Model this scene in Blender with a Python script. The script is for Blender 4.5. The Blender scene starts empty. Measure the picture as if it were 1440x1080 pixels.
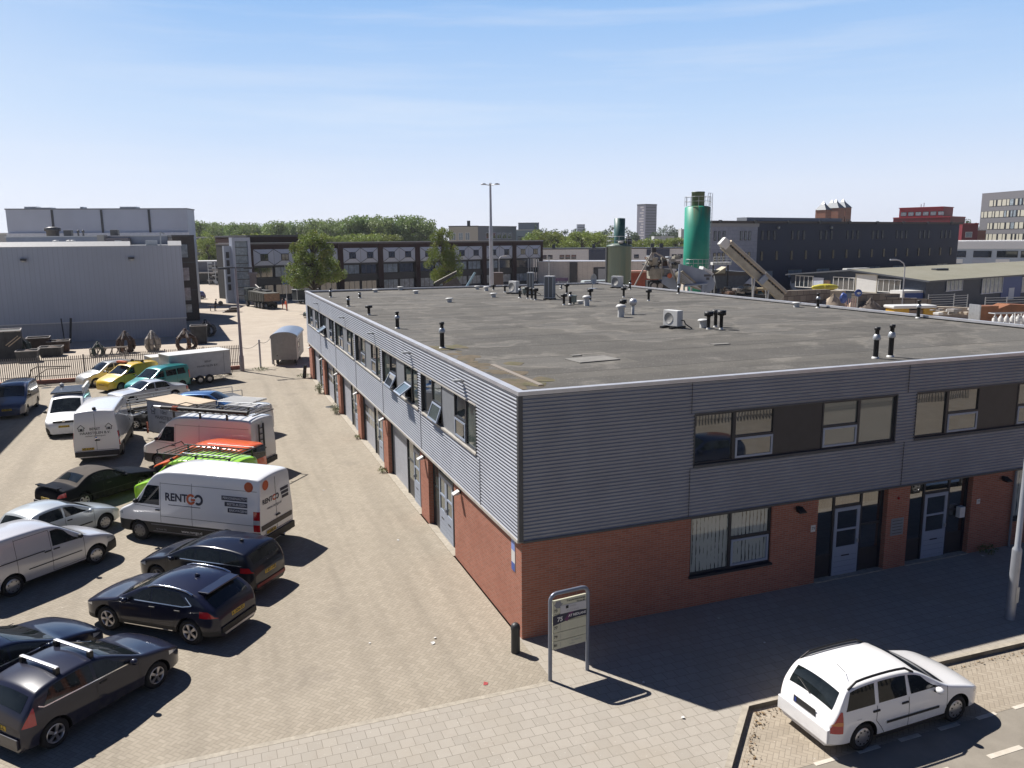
import bpy, bmesh, math, random
from mathutils import Vector, Matrix
R = math.radians
random.seed(7)
S = bpy.context.scene
COL = S.collection

# ------------------------------------------------------------------ materials
def _nodes(m):
    m.use_nodes = True
    return m.node_tree.nodes, m.node_tree.links, m.node_tree.nodes['Principled BSDF']

def N(nt, kind, **kw):
    n = nt.nodes.new(kind)
    for k, v in kw.items(): setattr(n, k, v)
    return n

def math_node(nt, op, a, b=None, clamp=False):
    n = nt.nodes.new('ShaderNodeMath'); n.operation = op; n.use_clamp = clamp
    for i, v in enumerate((a, b)):
        if v is None: continue
        if isinstance(v, (int, float)): n.inputs[i].default_value = v
        else: nt.links.new(v, n.inputs[i])
    return n.outputs[0]

def mixc(nt, fac, a, b, mode='MIX'):
    n = nt.nodes.new('ShaderNodeMix'); n.data_type = 'RGBA'; n.blend_type = mode
    for sock, v in ((n.inputs[0], fac), (n.inputs[6], a), (n.inputs[7], b)):
        if isinstance(v, (int, float)): sock.default_value = v
        elif isinstance(v, tuple): sock.default_value = (*v[:3], 1)
        else: nt.links.new(v, sock)
    return n.outputs[2]

def ramp(nt, v, p0, p1, c0=(0, 0, 0), c1=(1, 1, 1)):
    n = nt.nodes.new('ShaderNodeValToRGB'); e = n.color_ramp.elements
    e[0].position = p0; e[1].position = p1; e[0].color = (*c0, 1); e[1].color = (*c1, 1)
    nt.links.new(v, n.inputs[0]); return n.outputs[0]

def noise(nt, scale, vec=None, detail=4, rough=.55):
    n = nt.nodes.new('ShaderNodeTexNoise'); n.inputs['Scale'].default_value = scale
    n.inputs['Detail'].default_value = detail; n.inputs['Roughness'].default_value = rough
    if vec is not None: nt.links.new(vec, n.inputs['Vector'])
    return n.outputs['Fac']

def objco(nt):
    return nt.nodes.new('ShaderNodeTexCoord').outputs['Object']

MATS = {}
KD = .74      # albedo level that suits the exposure
def dim(c, k=KD): return tuple(x*k for x in c)
def mat(name, col, rough=.6, metal=0., var=0., vscale=3., bump=0., coat=0., spec=.5, dirt=None):
    if name in MATS: return MATS[name]
    if not coat and metal < .5: col = dim(col)
    m = bpy.data.materials.new(name); nd, lk, b = _nodes(m); nt = m.node_tree
    b.inputs['Base Color'].default_value = (*col, 1); b.inputs['Roughness'].default_value = rough
    b.inputs['Metallic'].default_value = metal; b.inputs['Coat Weight'].default_value = coat
    b.inputs['Coat Roughness'].default_value = .04; b.inputs['Specular IOR Level'].default_value = spec
    if var:
        co = objco(nt); f = noise(nt, vscale, co, 6)
        c = mixc(nt, ramp(nt, f, .3, .72), tuple(x*(1-var) for x in col), tuple(min(1, x*(1+var)) for x in col))
        if dirt:
            g = noise(nt, vscale*.35, co, 8, .7)
            c = mixc(nt, ramp(nt, g, .52, .7), c, dirt)
        lk.new(c, b.inputs['Base Color'])
        if bump:
            bn = N(nt, 'ShaderNodeBump'); bn.inputs['Strength'].default_value = bump
            bn.inputs['Distance'].default_value = .02
            lk.new(noise(nt, vscale*9, co, 3), bn.inputs['Height']); lk.new(bn.outputs[0], b.inputs['Normal'])
    MATS[name] = m
    return m

def paint(name, col, metal=.0, rough=.32):
    """car lacquer: slightly uneven base under a clear coat, with a little road dust low down"""
    if name in MATS: return MATS[name]
    m = mat(name, col, rough, metal, coat=1.)
    nt = m.node_tree; b = nt.nodes['Principled BSDF']; co = objco(nt)
    sx = N(nt, 'ShaderNodeSeparateXYZ'); nt.links.new(co, sx.inputs[0])
    low = math_node(nt, 'MULTIPLY_ADD', sx.outputs[2], -2.2); low.node.inputs[2].default_value = 1.25
    d = math_node(nt, 'MULTIPLY', math_node(nt, 'MAXIMUM', low, 0.), ramp(nt, noise(nt, 5, co), .35, .7), True)
    c = mixc(nt, math_node(nt, 'MULTIPLY', d, .35), tuple(col), (.22, .19, .15))
    nt.links.new(c, b.inputs['Base Color'])
    rg = math_node(nt, 'MULTIPLY_ADD', d, .4); rg.node.inputs[2].default_value = rough
    nt.links.new(rg, b.inputs['Roughness'])
    cr = math_node(nt, 'MULTIPLY_ADD', noise(nt, 2.2, co), .10); cr.node.inputs[2].default_value = .01
    nt.links.new(cr, b.inputs['Coat Roughness'])
    return m

def glass(name, col=(.015, .02, .022), rough=.03, var=0.):
    if name in MATS: return MATS[name]
    m = mat(name, col, rough, 0, spec=.7)
    if var:
        nt = m.node_tree; b = nt.nodes['Principled BSDF']; co = objco(nt)
        c = mixc(nt, ramp(nt, noise(nt, 1.6, co, 5, .7), .45, .75), tuple(col), tuple(x*var+.01 for x in col))
        nt.links.new(c, b.inputs['Base Color'])
        bn = N(nt, 'ShaderNodeBump'); bn.inputs['Strength'].default_value = .04; bn.inputs['Distance'].default_value = .05
        nt.links.new(noise(nt, .8, co, 1), bn.inputs['Height']); nt.links.new(bn.outputs[0], b.inputs['Normal'])
    return m

# ------------------------------------------------------------------ mesh builder
class MB:
    """collects shapes, then links them as ONE mesh object"""
    def __init__(s): s.v = []; s.f = []; s.m = []; s.mats = []; s.sm = []
    def mi(s, m):
        if m not in s.mats: s.mats.append(m)
        return s.mats.index(m)
    def add(s, vs, fs, m, smooth=False, M=None):
        o = len(s.v); k = s.mi(m)
        for p in vs:
            p = Vector(p)
            s.v.append(tuple(M @ p) if M else tuple(p))
        for f in fs:
            s.f.append([o+i for i in f]); s.m.append(k); s.sm.append(smooth)
        return s
    def box(s, x0, y0, z0, x1, y1, z1, m, M=None):
        v = [(x, y, z) for z in (z0, z1) for y in (y0, y1) for x in (x0, x1)]
        return s.add(v, [(0, 2, 3, 1), (4, 5, 7, 6), (0, 1, 5, 4), (2, 6, 7, 3), (0, 4, 6, 2), (1, 3, 7, 5)], m, M=M)
    def bbox(s, x0, y0, z0, x1, y1, z1, m, b=.02, M=None):
        """box with chamfered edges"""
        bm = bmesh.new(); bmesh.ops.create_cube(bm, size=1)
        for v in bm.verts:
            v.co = ((x0+x1)/2+v.co.x*(x1-x0), (y0+y1)/2+v.co.y*(y1-y0), (z0+z1)/2+v.co.z*(z1-z0))
        bmesh.ops.bevel(bm, geom=bm.edges[:], offset=b, segments=2, affect='EDGES', profile=.6)
        bm.verts.index_update()
        s.add([v.co[:] for v in bm.verts], [[v.index for v in f.verts] for f in bm.faces], m, M=M); bm.free()
        return s
    def cyl(s, p0, p1, r0, r1=None, n=12, m=None, cap=True, smooth=True):
        r1 = r0 if r1 is None else r1
        a = Vector(p0); b = Vector(p1); d = (b-a).normalized()
        q = Vector((0, 0, 1)) if abs(d.z) < .9 else Vector((1, 0, 0))
        u = d.cross(q).normalized(); w = d.cross(u)
        vs = []
        for c, r in ((a, r0), (b, r1)):
            for i in range(n):
                t = 2*math.pi*i/n; vs.append(c+u*r*math.cos(t)+w*r*math.sin(t))
        s.add(vs, [(i, (i+1) % n, n+(i+1) % n, n+i) for i in range(n)], m, smooth)
        if cap: s.add(vs, [list(range(n))[::-1], list(range(n, 2*n))], m)
        return s
    def tube(s, pts, r, n=8, m=None):
        for a, b in zip(pts, pts[1:]): s.cyl(a, b, r, r, n, m)
        return s
    def lathe(s, prof, n, m, c=(0, 0, 0), axis='Z', smooth=True):
        vs = []
        for r, h in prof:
            for i in range(n):
                t = 2*math.pi*i/n; a, b = r*math.cos(t), r*math.sin(t)
                p = (a, b, h) if axis == 'Z' else ((a, h, b) if axis == 'Y' else (h, a, b))
                vs.append((p[0]+c[0], p[1]+c[1], p[2]+c[2]))
        fs = [(k*n+i, k*n+(i+1) % n, (k+1)*n+(i+1) % n, (k+1)*n+i) for k in range(len(prof)-1) for i in range(n)]
        s.add(vs, fs, m, smooth)
        return s
    def prism(s, poly, h0, h1, m, axis='Z', M=None):
        """polygon extruded between h0 and h1 along an axis ('Y': polygon in x,z; 'X': polygon in y,z)"""
        def P(a, b, h): return (a, b, h) if axis == 'Z' else ((a, h, b) if axis == 'Y' else (h, a, b))
        n = len(poly)
        vs = [P(a, b, h0) for a, b in poly]+[P(a, b, h1) for a, b in poly]
        return s.add(vs, [list(range(n))[::-1], list(range(n, 2*n))]+[(i, (i+1) % n, n+(i+1) % n, n+i) for i in range(n)], m, M=M)
    def quad(s, a, b, c, d, m): return s.add([a, b, c, d], [(0, 1, 2, 3)], m)
    def blob(s, c, r, m, sub=1, jit=.25, sq=(1, 1, 1), rng=random):
        bm = bmesh.new(); bmesh.ops.create_icosphere(bm, subdivisions=sub, radius=1)
        bm.verts.index_update()
        vs = []
        for v in bm.verts:
            k = r*(1+rng.uniform(-jit, jit)); vs.append((c[0]+v.co.x*k*sq[0], c[1]+v.co.y*k*sq[1], c[2]+v.co.z*k*sq[2]))
        s.add(vs, [[v.index for v in f.verts] for f in bm.faces], m, jit < .1); bm.free()
        return s
    def build(s, name, parent=None, loc=None, rz=0.):
        me = bpy.data.meshes.new(name); me.from_pydata(s.v, [], s.f)
        for m in s.mats: me.materials.append(m)
        me.polygons.foreach_set('material_index', s.m); me.polygons.foreach_set('use_smooth', s.sm)
        bm = bmesh.new(); bm.from_mesh(me); bmesh.ops.recalc_face_normals(bm, faces=bm.faces[:]); bm.to_mesh(me); bm.free()
        o = bpy.data.objects.new(name, me); COL.objects.link(o)
        if parent: o.parent = parent
        if loc is not None: o.location = loc
        if rz: o.rotation_euler[2] = rz
        return o

def tag(o, label=None, cat=None, group=None, kind=None):
    for k, v in (('label', label), ('category', cat), ('group', group), ('kind', kind)):
        if v: o[k] = v
    return o

def thing(name, label, cat, loc=(0, 0, 0), rz=0., group=None):
    o = bpy.data.objects.new(name, None); COL.objects.link(o)
    o.location = loc; o.rotation_euler = (0, 0, rz); o.empty_display_size = .1
    return tag(o, label, cat, group)

def copy_tree(o, parent=None):
    c = o.copy(); COL.objects.link(c)
    if parent: c.parent = parent
    for ch in o.children: copy_tree(ch, c)
    return c

def text_mesh(body, size, bold=0., align='CENTER', shear=0., spacing=1.):
    """(verts in the text plane, faces) of a line of lettering"""
    cu = bpy.data.curves.new('lettering', 'FONT'); cu.body = body; cu.size = size; cu.offset = bold; cu.shear = shear
    cu.align_x = align; cu.align_y = 'CENTER'; cu.resolution_u = 2; cu.space_character = spacing
    o = bpy.data.objects.new('lettering', cu); COL.objects.link(o)
    dg = bpy.context.evaluated_depsgraph_get(); me = o.evaluated_get(dg).to_mesh()
    vs = [(v.co.x, v.co.y) for v in me.vertices]; fs = [list(p.vertices) for p in me.polygons]
    o.evaluated_get(dg).to_mesh_clear()
    bpy.data.objects.remove(o); bpy.data.curves.remove(cu)
    return vs, fs

# ------------------------------------------------------------------ camera
CAM_LOC = Vector((-6.979, -18.043, 10.215)); FPX = 1132.1
PITCH, ROLL, YAW = .17718, -.008514, .35997
_F = Vector((math.sin(YAW)*math.cos(PITCH), math.cos(YAW)*math.cos(PITCH), -math.sin(PITCH)))
_R0 = Vector((math.cos(YAW), -math.sin(YAW), 0)); _U0 = _R0.cross(_F)
_R = _R0*math.cos(ROLL)+_U0*math.sin(ROLL); _U = _U0*math.cos(ROLL)-_R0*math.sin(ROLL)
def sight(px, py):
    return (_F*FPX+_R*(px-720)-_U*(py-540))
def ground(px, py, z=0.):
    d = sight(px, py); t = (z-CAM_LOC.z)/d.z; p = CAM_LOC+d*t
    return (p.x, p.y)
def at(px, py, dist):
    """world point seen at a photo pixel, `dist` metres ahead of the camera (level distance)"""
    d = sight(px, py); h = d.x*math.sin(YAW)+d.y*math.cos(YAW)
    return CAM_LOC+d*(dist/h)

cam = bpy.data.cameras.new('camera'); co = bpy.data.objects.new('camera', cam); COL.objects.link(co)
co.matrix_world = Matrix(((_R.x, _U.x, -_F.x, CAM_LOC.x), (_R.y, _U.y, -_F.y, CAM_LOC.y), (_R.z, _U.z, -_F.z, CAM_LOC.z), (0, 0, 0, 1)))
cam.sensor_width = 36; cam.lens = 36*FPX/1440; cam.clip_start = .1; cam.clip_end = 9000
S.camera = co

# ------------------------------------------------------------------ light and sky
SUN_AZ, SUN_EL = R(-32.5), R(51.)          # azimuth from +Y towards +X
sd = Vector((math.sin(SUN_AZ)*math.cos(SUN_EL), math.cos(SUN_AZ)*math.cos(SUN_EL), math.sin(SUN_EL)))
sl = bpy.data.lights.new('sun', 'SUN'); sl.energy = 5.0; sl.angle = R(.53); sl.color = (1, .95, .89)
so = bpy.data.objects.new('sun', sl); COL.objects.link(so)
so.rotation_euler = sd.to_track_quat('Z', 'Y').to_euler()
W = bpy.data.worlds.new('World'); S.world = W; W.use_nodes = True
nt = W.node_tree; bg = nt.nodes['Background']
sky = N(nt, 'ShaderNodeTexSky', sky_type='NISHITA'); sky.sun_disc = False
sky.sun_elevation = SUN_EL; sky.sun_rotation = SUN_AZ; sky.air_density = 1.0; sky.dust_density = .6; sky.ozone_density = 2.
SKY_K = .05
tc = nt.nodes.new('ShaderNodeTexCoord').outputs['Generated']
sx = N(nt, 'ShaderNodeSeparateXYZ'); nt.links.new(tc, sx.inputs[0])
el = sx.outputs[2]                                    # sine of the elevation
hz = N(nt, 'ShaderNodeValToRGB'); e = hz.color_ramp.elements
for p_, c_ in ((0., (.80, .83, .93)), (.06, (.72, .80, .95)), (.14, (.52, .69, .94)), (.27, (.29, .51, .87))):
    q = e.new(p_) if p_ not in (0.,) else e[0]
    q.position = p_; q.color = (*c_, 1)
e[len(e)-1].position = 1.; e[len(e)-1].color = (.10, .22, .5, 1)
nt.links.new(el, hz.inputs[0])
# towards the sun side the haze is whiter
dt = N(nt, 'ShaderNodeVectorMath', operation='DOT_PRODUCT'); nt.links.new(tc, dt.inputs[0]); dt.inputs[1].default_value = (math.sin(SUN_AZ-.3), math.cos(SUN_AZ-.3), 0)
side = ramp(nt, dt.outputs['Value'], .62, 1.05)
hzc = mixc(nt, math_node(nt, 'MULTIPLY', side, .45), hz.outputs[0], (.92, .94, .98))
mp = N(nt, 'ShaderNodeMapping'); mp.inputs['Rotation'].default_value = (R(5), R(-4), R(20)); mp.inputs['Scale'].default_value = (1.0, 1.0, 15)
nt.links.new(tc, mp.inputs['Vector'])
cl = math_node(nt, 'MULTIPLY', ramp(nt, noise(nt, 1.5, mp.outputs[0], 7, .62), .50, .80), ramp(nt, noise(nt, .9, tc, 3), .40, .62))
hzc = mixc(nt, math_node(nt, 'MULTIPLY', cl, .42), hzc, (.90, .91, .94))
# the unseen sky behind the camera is dimmed to weaken the fill light
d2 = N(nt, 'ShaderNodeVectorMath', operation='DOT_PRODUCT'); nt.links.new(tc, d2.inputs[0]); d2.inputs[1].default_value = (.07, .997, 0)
rear_dim = ramp(nt, d2.outputs['Value'], .0, .62, (.36, .38, .42), (1, 1, 1))
hzc = mixc(nt, 1., hzc, rear_dim, 'MULTIPLY')
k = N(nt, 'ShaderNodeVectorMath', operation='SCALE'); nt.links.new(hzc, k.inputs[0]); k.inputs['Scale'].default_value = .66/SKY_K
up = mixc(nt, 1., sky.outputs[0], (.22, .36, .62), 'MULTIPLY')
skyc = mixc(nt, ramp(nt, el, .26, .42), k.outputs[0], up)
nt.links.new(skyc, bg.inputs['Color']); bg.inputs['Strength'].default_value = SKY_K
S.view_settings.view_transform = 'Standard'; S.view_settings.look = 'None'
S.view_settings.exposure = 0.66; S.view_settings.gamma = 1
S.cycles.use_denoising = True
S.cycles.max_bounces = 8; S.cycles.sample_clamp_indirect = 8
S.cycles.caustics_reflective = False; S.cycles.caustics_refractive = False
# ------------------------------------------------------------------ ground materials
def herring(nt, unit, ang, jw=.09):
    """herringbone of 2:1 pavers: (joint mask, random value per paver)"""
    g = nt.nodes.new('ShaderNodeNewGeometry').outputs['Position']
    mp = N(nt, 'ShaderNodeMapping'); mp.inputs['Rotation'].default_value = (0, 0, ang)
    mp.inputs['Scale'].default_value = (1/unit,)*3; nt.links.new(g, mp.inputs['Vector'])
    sx = N(nt, 'ShaderNodeSeparateXYZ'); nt.links.new(mp.outputs[0], sx.inputs[0])
    M_ = lambda op, a, b=None: math_node(nt, op, a, b)
    x, y = sx.outputs[0], sx.outputs[1]
    i, j = M_('FLOOR', x), M_('FLOOR', y); fx, fy = M_('FRACT', x), M_('FRACT', y)
    t = M_('FLOORED_MODULO', M_('SUBTRACT', i, j), 4.)
    is_ = lambda k: M_('COMPARE', t, float(k)) if False else M_('LESS_THAN', M_('ABSOLUTE', M_('SUBTRACT', t, float(k))), .5)
    t0, t1, t2, t3 = (is_(k) for k in range(4))
    L, Rr, B, T = fx, M_('SUBTRACT', 1., fx), fy, M_('SUBTRACT', 1., fy)
    # push the edge that is inside the paver out of reach
    d = M_('MINIMUM', M_('MINIMUM', M_('ADD', L, t1), M_('ADD', Rr, t0)), M_('MINIMUM', M_('ADD', B, t2), M_('ADD', T, t3)))
    joint = M_('MAXIMUM', M_('SUBTRACT', 1., M_('DIVIDE', d, jw)), 0.)
    cx = N(nt, 'ShaderNodeCombineXYZ'); nt.links.new(M_('SUBTRACT', i, t1), cx.inputs[0]); nt.links.new(M_('SUBTRACT', j, t2), cx.inputs[1])
    wn = N(nt, 'ShaderNodeTexWhiteNoise', noise_dimensions='2D'); nt.links.new(cx.outputs[0], wn.inputs['Vector'])
    return joint, wn.outputs['Value'], g

def paver_mat(name, ca, cb, joint_c, unit, ang, stain=(.2, .17, .13), streak=(2.2, .10, 1)):
    ca, cb, joint_c = dim(ca), dim(cb), dim(joint_c)
    m = bpy.data.materials.new(name); nd, lk, b = _nodes(m); nt = m.node_tree
    jm, rv, g = herring(nt, unit, ang)
    c = mixc(nt, rv, ca, cb)
    big = noise(nt, .16, g, 7, .62); mid = noise(nt, 1.1, g, 6, .65)
    c = mixc(nt, math_node(nt, 'MULTIPLY', ramp(nt, big, .42, .75), .30), c, stain)
    c = mixc(nt, math_node(nt, 'MULTIPLY', ramp(nt, mid, .5, .8), .35), c, tuple(x*1.2 for x in ca))
    sm = N(nt, 'ShaderNodeMapping'); sm.inputs['Scale'].default_value = streak; lk.new(g, sm.inputs['Vector'])
    c = mixc(nt, math_node(nt, 'MULTIPLY', ramp(nt, noise(nt, .55, sm.outputs[0], 5, .6), .46, .70), .38), c, tuple(x*.55 for x in ca))
    c = mixc(nt, math_node(nt, 'MULTIPLY', ramp(nt, noise(nt, 1.3, sm.outputs[0], 4, .6), .55, .75), .25), c, tuple(x*1.3 for x in ca))
    c = mixc(nt, math_node(nt, 'MULTIPLY', jm, .75), c, joint_c)
    sp = noise(nt, 14, g, 2); c = mixc(nt, math_node(nt, 'MULTIPLY', ramp(nt, sp, .70, .76), .5), c, (.6, .56, .5))
    oil = N(nt, 'ShaderNodeTexVoronoi'); oil.inputs['Scale'].default_value = .33; lk.new(g, oil.inputs['Vector'])
    oz = math_node(nt, 'ADD', oil.outputs['Distance'], math_node(nt, 'MULTIPLY', noise(nt, 2.5, g, 4), .5))
    c = mixc(nt, math_node(nt, 'MULTIPLY', ramp(nt, oz, .33, .47, (1, 1, 1), (0, 0, 0)), .22), c, (.14, .12, .10))
    lk.new(c, b.inputs['Base Color']); b.inputs['Roughness'].default_value = .85; b.inputs['Specular IOR Level'].default_value = .25
    bn = N(nt, 'ShaderNodeBump'); bn.inputs['Strength'].default_value = .35; bn.inputs['Distance'].default_value = .008; bn.invert = True
    lk.new(jm, bn.inputs['Height']); lk.new(bn.outputs[0], b.inputs['Normal'])
    return m

def tile_mat(name, ca, cb, joint_c, w, h, off=.5):
    ca, cb, joint_c = dim(ca), dim(cb), dim(joint_c)
    m = bpy.data.materials.new(name); nd, lk, b = _nodes(m); nt = m.node_tree
    g = nt.nodes.new('ShaderNodeNewGeometry').outputs['Position']
    br = N(nt, 'ShaderNodeTexBrick'); br.offset = off; lk.new(g, br.inputs['Vector'])
    br.inputs['Scale'].default_value = 1; br.inputs['Brick Width'].default_value = w; br.inputs['Row Height'].default_value = h
    br.inputs['Mortar Size'].default_value = .006; br.inputs['Mortar Smooth'].default_value = .3
    br.inputs['Color1'].default_value = (*ca, 1); br.inputs['Color2'].default_value = (*cb, 1); br.inputs['Mortar'].default_value = (*joint_c, 1)
    c = mixc(nt, math_node(nt, 'MULTIPLY', ramp(nt, noise(nt, .35, g, 7, .65), .45, .75), .55), br.outputs['Color'], (.3, .26, .2))
    c = mixc(nt, math_node(nt, 'MULTIPLY', ramp(nt, noise(nt, 17, g, 2), .68, .75), .5), c, (.66, .62, .55))
    c = mixc(nt, math_node(nt, 'MULTIPLY', ramp(nt, noise(nt, 3., g, 6, .7), .5, .8), .35), c, (.26, .22, .18))
    lk.new(c, b.inputs['Base Color']); b.inputs['Roughness'].default_value = .85; b.inputs['Specular IOR Level'].default_value = .25
    bn = N(nt, 'ShaderNodeBump'); bn.inputs['Strength'].default_value = .3; bn.inputs['Distance'].default_value = .006; bn.invert = True
    lk.new(br.outputs['Fac'], bn.inputs['Height']); lk.new(bn.outputs[0], b.inputs['Normal'])
    return m

def rough_mat(name, ca, cb, scale, stain=None, speck=None, rough=.9, puddle=False):
    """weathered sheet: two tones, larger stains, small flecks; world space"""
    ca, cb = dim(ca), dim(cb); stain = stain and dim(stain); speck = speck and dim(speck)
    m = bpy.data.materials.new(name); nd, lk, b = _nodes(m); nt = m.node_tree
    g = nt.nodes.new('ShaderNodeNewGeometry').outputs['Position']
    c = mixc(nt, ramp(nt, noise(nt, scale, g, 8, .65), .35, .68), ca, cb)
    if stain: c = mixc(nt, math_node(nt, 'MULTIPLY', ramp(nt, noise(nt, scale*.17, g, 8, .7), .5, .72), .6), c, stain)
    if speck:
        v = N(nt, 'ShaderNodeTexVoronoi'); v.inputs['Scale'].default_value = 2.6; lk.new(g, v.inputs['Vector'])
        k = math_node(nt, 'ADD', v.outputs['Distance'], math_node(nt, 'MULTIPLY', noise(nt, 1.3, g, 3), .55))
        c = mixc(nt, math_node(nt, 'MULTIPLY', ramp(nt, k, .24, .31, (1, 1, 1), (0, 0, 0)), .7), c, speck)
    if puddle:      # dried water marks, strips of newer felt, fine grit
        r_ = noise(nt, .22, g, 5, .6); e = math_node(nt, 'ABSOLUTE', math_node(nt, 'SUBTRACT', r_, .53))
        c = mixc(nt, math_node(nt, 'MULTIPLY', ramp(nt, e, .006, .03, (1, 1, 1), (0, 0, 0)), .35), c, dim((.30, .28, .25)))
        c = mixc(nt, math_node(nt, 'MULTIPLY', ramp(nt, r_, .53, .56), .28), c, dim((.19, .185, .175)))
        br = N(nt, 'ShaderNodeTexBrick'); lk.new(g, br.inputs['Vector']); br.offset = .37
        for k_, v_ in (('Scale', 1), ('Brick Width', 9.), ('Row Height', 1.), ('Mortar Size', .012), ('Mortar Smooth', .6)): br.inputs[k_].default_value = v_
        br.inputs['Color1'].default_value = (.86, .86, .86, 1); br.inputs['Color2'].default_value = (1.12, 1.11, 1.08, 1); br.inputs['Mortar'].default_value = (.72, .72, .72, 1)
        c = mixc(nt, 1., c, br.outputs['Color'], 'MULTIPLY')
        gr = N(nt, 'ShaderNodeTexVoronoi'); gr.inputs['Scale'].default_value = 9.; lk.new(g, gr.inputs['Vector'])
        c = mixc(nt, math_node(nt, 'MULTIPLY', ramp(nt, gr.outputs['Distance'], .12, .2, (1, 1, 1), (0, 0, 0)), .55), c, speck)
    lk.new(c, b.inputs['Base Color']); b.inputs['Roughness'].default_value = rough; b.inputs['Specular IOR Level'].default_value = .2
    bn = N(nt, 'ShaderNodeBump'); bn.inputs['Strength'].default_value = .25; bn.inputs['Distance'].default_value = .01
    lk.new(noise(nt, scale*22, g, 3), bn.inputs['Height']); lk.new(bn.outputs[0], b.inputs['Normal'])
    return m

M_YARD = paver_mat('yard_pavers', (.385, .338, .265), (.455, .402, .32), (.20, .17, .135), .105, R(45))
M_BAY = paver_mat('bay_pavers', (.42, .36, .28), (.49, .425, .335), (.2, .17, .135), .105, R(45), streak=(.1, 2.2, 1))
M_TILE = tile_mat('pavement_tiles', (.425, .39, .335), (.47, .43, .37), (.22, .195, .16), .3, .3)
M_ASPH = rough_mat('asphalt', (.29, .26, .215), (.36, .325, .27), 1.4, (.24, .215, .18))
M_CONC = rough_mat('concrete_yard', (.50, .43, .35), (.58, .51, .42), .5, (.42, .36, .3))
M_LAND = rough_mat('far_land', (.30, .26, .20), (.38, .34, .26), .05, (.16, .2, .1))
M_KERB = mat('kerb_stone', (.46, .41, .33), .85, var=.2, vscale=6, bump=.2)
M_PAINT = rough_mat('road_paint', (.78, .72, .62), (.66, .60, .5), 6, (.5, .44, .35))

def sheet(name, poly, z, m, edge=0.):
    b = MB(); n = len(poly)
    b.add([(x, y, z) for x, y in poly], [list(range(n))], m)
    if edge: b.add([(x, y, z) for x, y in poly]+[(x, y, z-edge) for x, y in poly], [(i, (i+1) % n, n+(i+1) % n, n+i) for i in range(n)], m)
    return tag(b.build(name), kind='structure')

ROADZ = -.12
KERB = [(60, -5.55), (12.53, -4.83), (3.62, -4.62), (1.98, -6.26), (-4.0, -12.2), (-12, -20.2)]
sheet('ground', [(-1600, -300), (1600, -300), (1600, 2200), (-1600, 2200)], -.18, M_LAND)
sheet('road', [(-80, -40), (90, -40), (90, -6.4), (-80, -6.4)], ROADZ-.004, M_ASPH)
sheet('parking_bay', [(3.9, -4.4), (1.2, -6.58), (60, -7.2), (60, -5.3)], ROADZ, M_BAY)
FENCE_Y = 50.9
sheet('yard_paving', [(-60, -2.05), (0, -2.05), (0, 47.6), (-1.2, FENCE_Y), (-60, FENCE_Y)], 0, M_YARD, .2)
sheet('pavement', [(-60, -2.05), (-60, -20.2), (-12, -20.2), (-4, -12.2), (1.98, -6.26), (3.62, -4.62), (12.53, -4.83), (60, -5.55), (60, .3), (0, .3), (0, -2.05)], 0, M_TILE, .2)
sheet('storage_yard', [(-90, FENCE_Y), (-1.2, FENCE_Y), (0, 47.6), (0, 44.5), (24.4, 44.5), (24.4, .3), (60, .3), (150, 0), (150, 215), (-90, 240)], 0, M_CONC, .17)
b = MB()
for (x0, y0), (x1, y1) in zip(KERB, KERB[1:]):
    d = Vector((x1-x0, y1-y0, 0)); L = d.length; u = d/L; nrm = Vector((u.y, -u.x, 0)); k = 0
    n = max(1, round(L)); st = L/n
    for i in range(n):
        a = Vector((x0, y0, 0))+u*(i*st+.004); c = a+u*(st-.008); w = nrm*.13
        vs = [a, c, c+w, a+w]
        b.add([(p.x, p.y, .004) for p in vs]+[(p.x, p.y, -.16) for p in vs], [(0, 1, 2, 3), (0, 1, 5, 4), (3, 2, 6, 7), (0, 3, 7, 4), (1, 2, 6, 5)], M_KERB)
tag(b.build('kerb'), kind='structure')
# edging row between yard and pavement
b = MB(); x = -34.
while x < -.1:
    b.box(x, -2.20, -.05, x+.195, -2.06, .004, M_KERB); x += .2
tag(b.build('edging_stones'), kind='structure')
# painted dashes
b = MB()
x = 2.6
while x < 16:
    y = -6.60-.008*x; b.box(x, y-.05, ROADZ-.02, x+.55, y+.05, ROADZ+.004, M_PAINT); x += 1.09
x = 5.15
while x < 16:
    y = -7.66-.008*x; b.box(x, y-.06, ROADZ-.02, x+.92, y+.06, ROADZ+.003, M_PAINT); x += 1.95
tag(b.build('road_markings'), kind='structure')
# leaf litter blown against the kerb
mlf = [mat('dry_leaf_%s' % k, c, .9) for k, c in zip(('brown', 'tan', 'dark'), ((.24, .15, .08), (.34, .24, .13), (.1, .07, .04)))]
b = MB()
for i in range(420):
    t = random.random()
    if t < .45: s = random.random()**1.5; px, py = 3.62-s*5.5, -4.62-s*5.5; ox, oy = 1, -1
    else: s = random.random(); px, py = 3.7+s*10, -4.62-.024*s*10; ox, oy = 0, -1
    d = abs(random.gauss(0, .12))+.15; x, y = px+ox*d*.7, py+oy*d*(.7 if ox else 1)
    a = random.uniform(0, 6.3); r = random.uniform(.012, .035); z = ROADZ+random.uniform(.006, .03)
    p = [(x+r*math.cos(a+k)*(1 if i % 2 else .6), y+r*math.sin(a+k), z+random.uniform(0, .02)) for k in (0, 1.6, 3.1, 4.7)]
    b.add(p, [(0, 1, 2, 3)], random.choice(mlf))
tag(b.build('leaf_litter'), kind='stuff')
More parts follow.
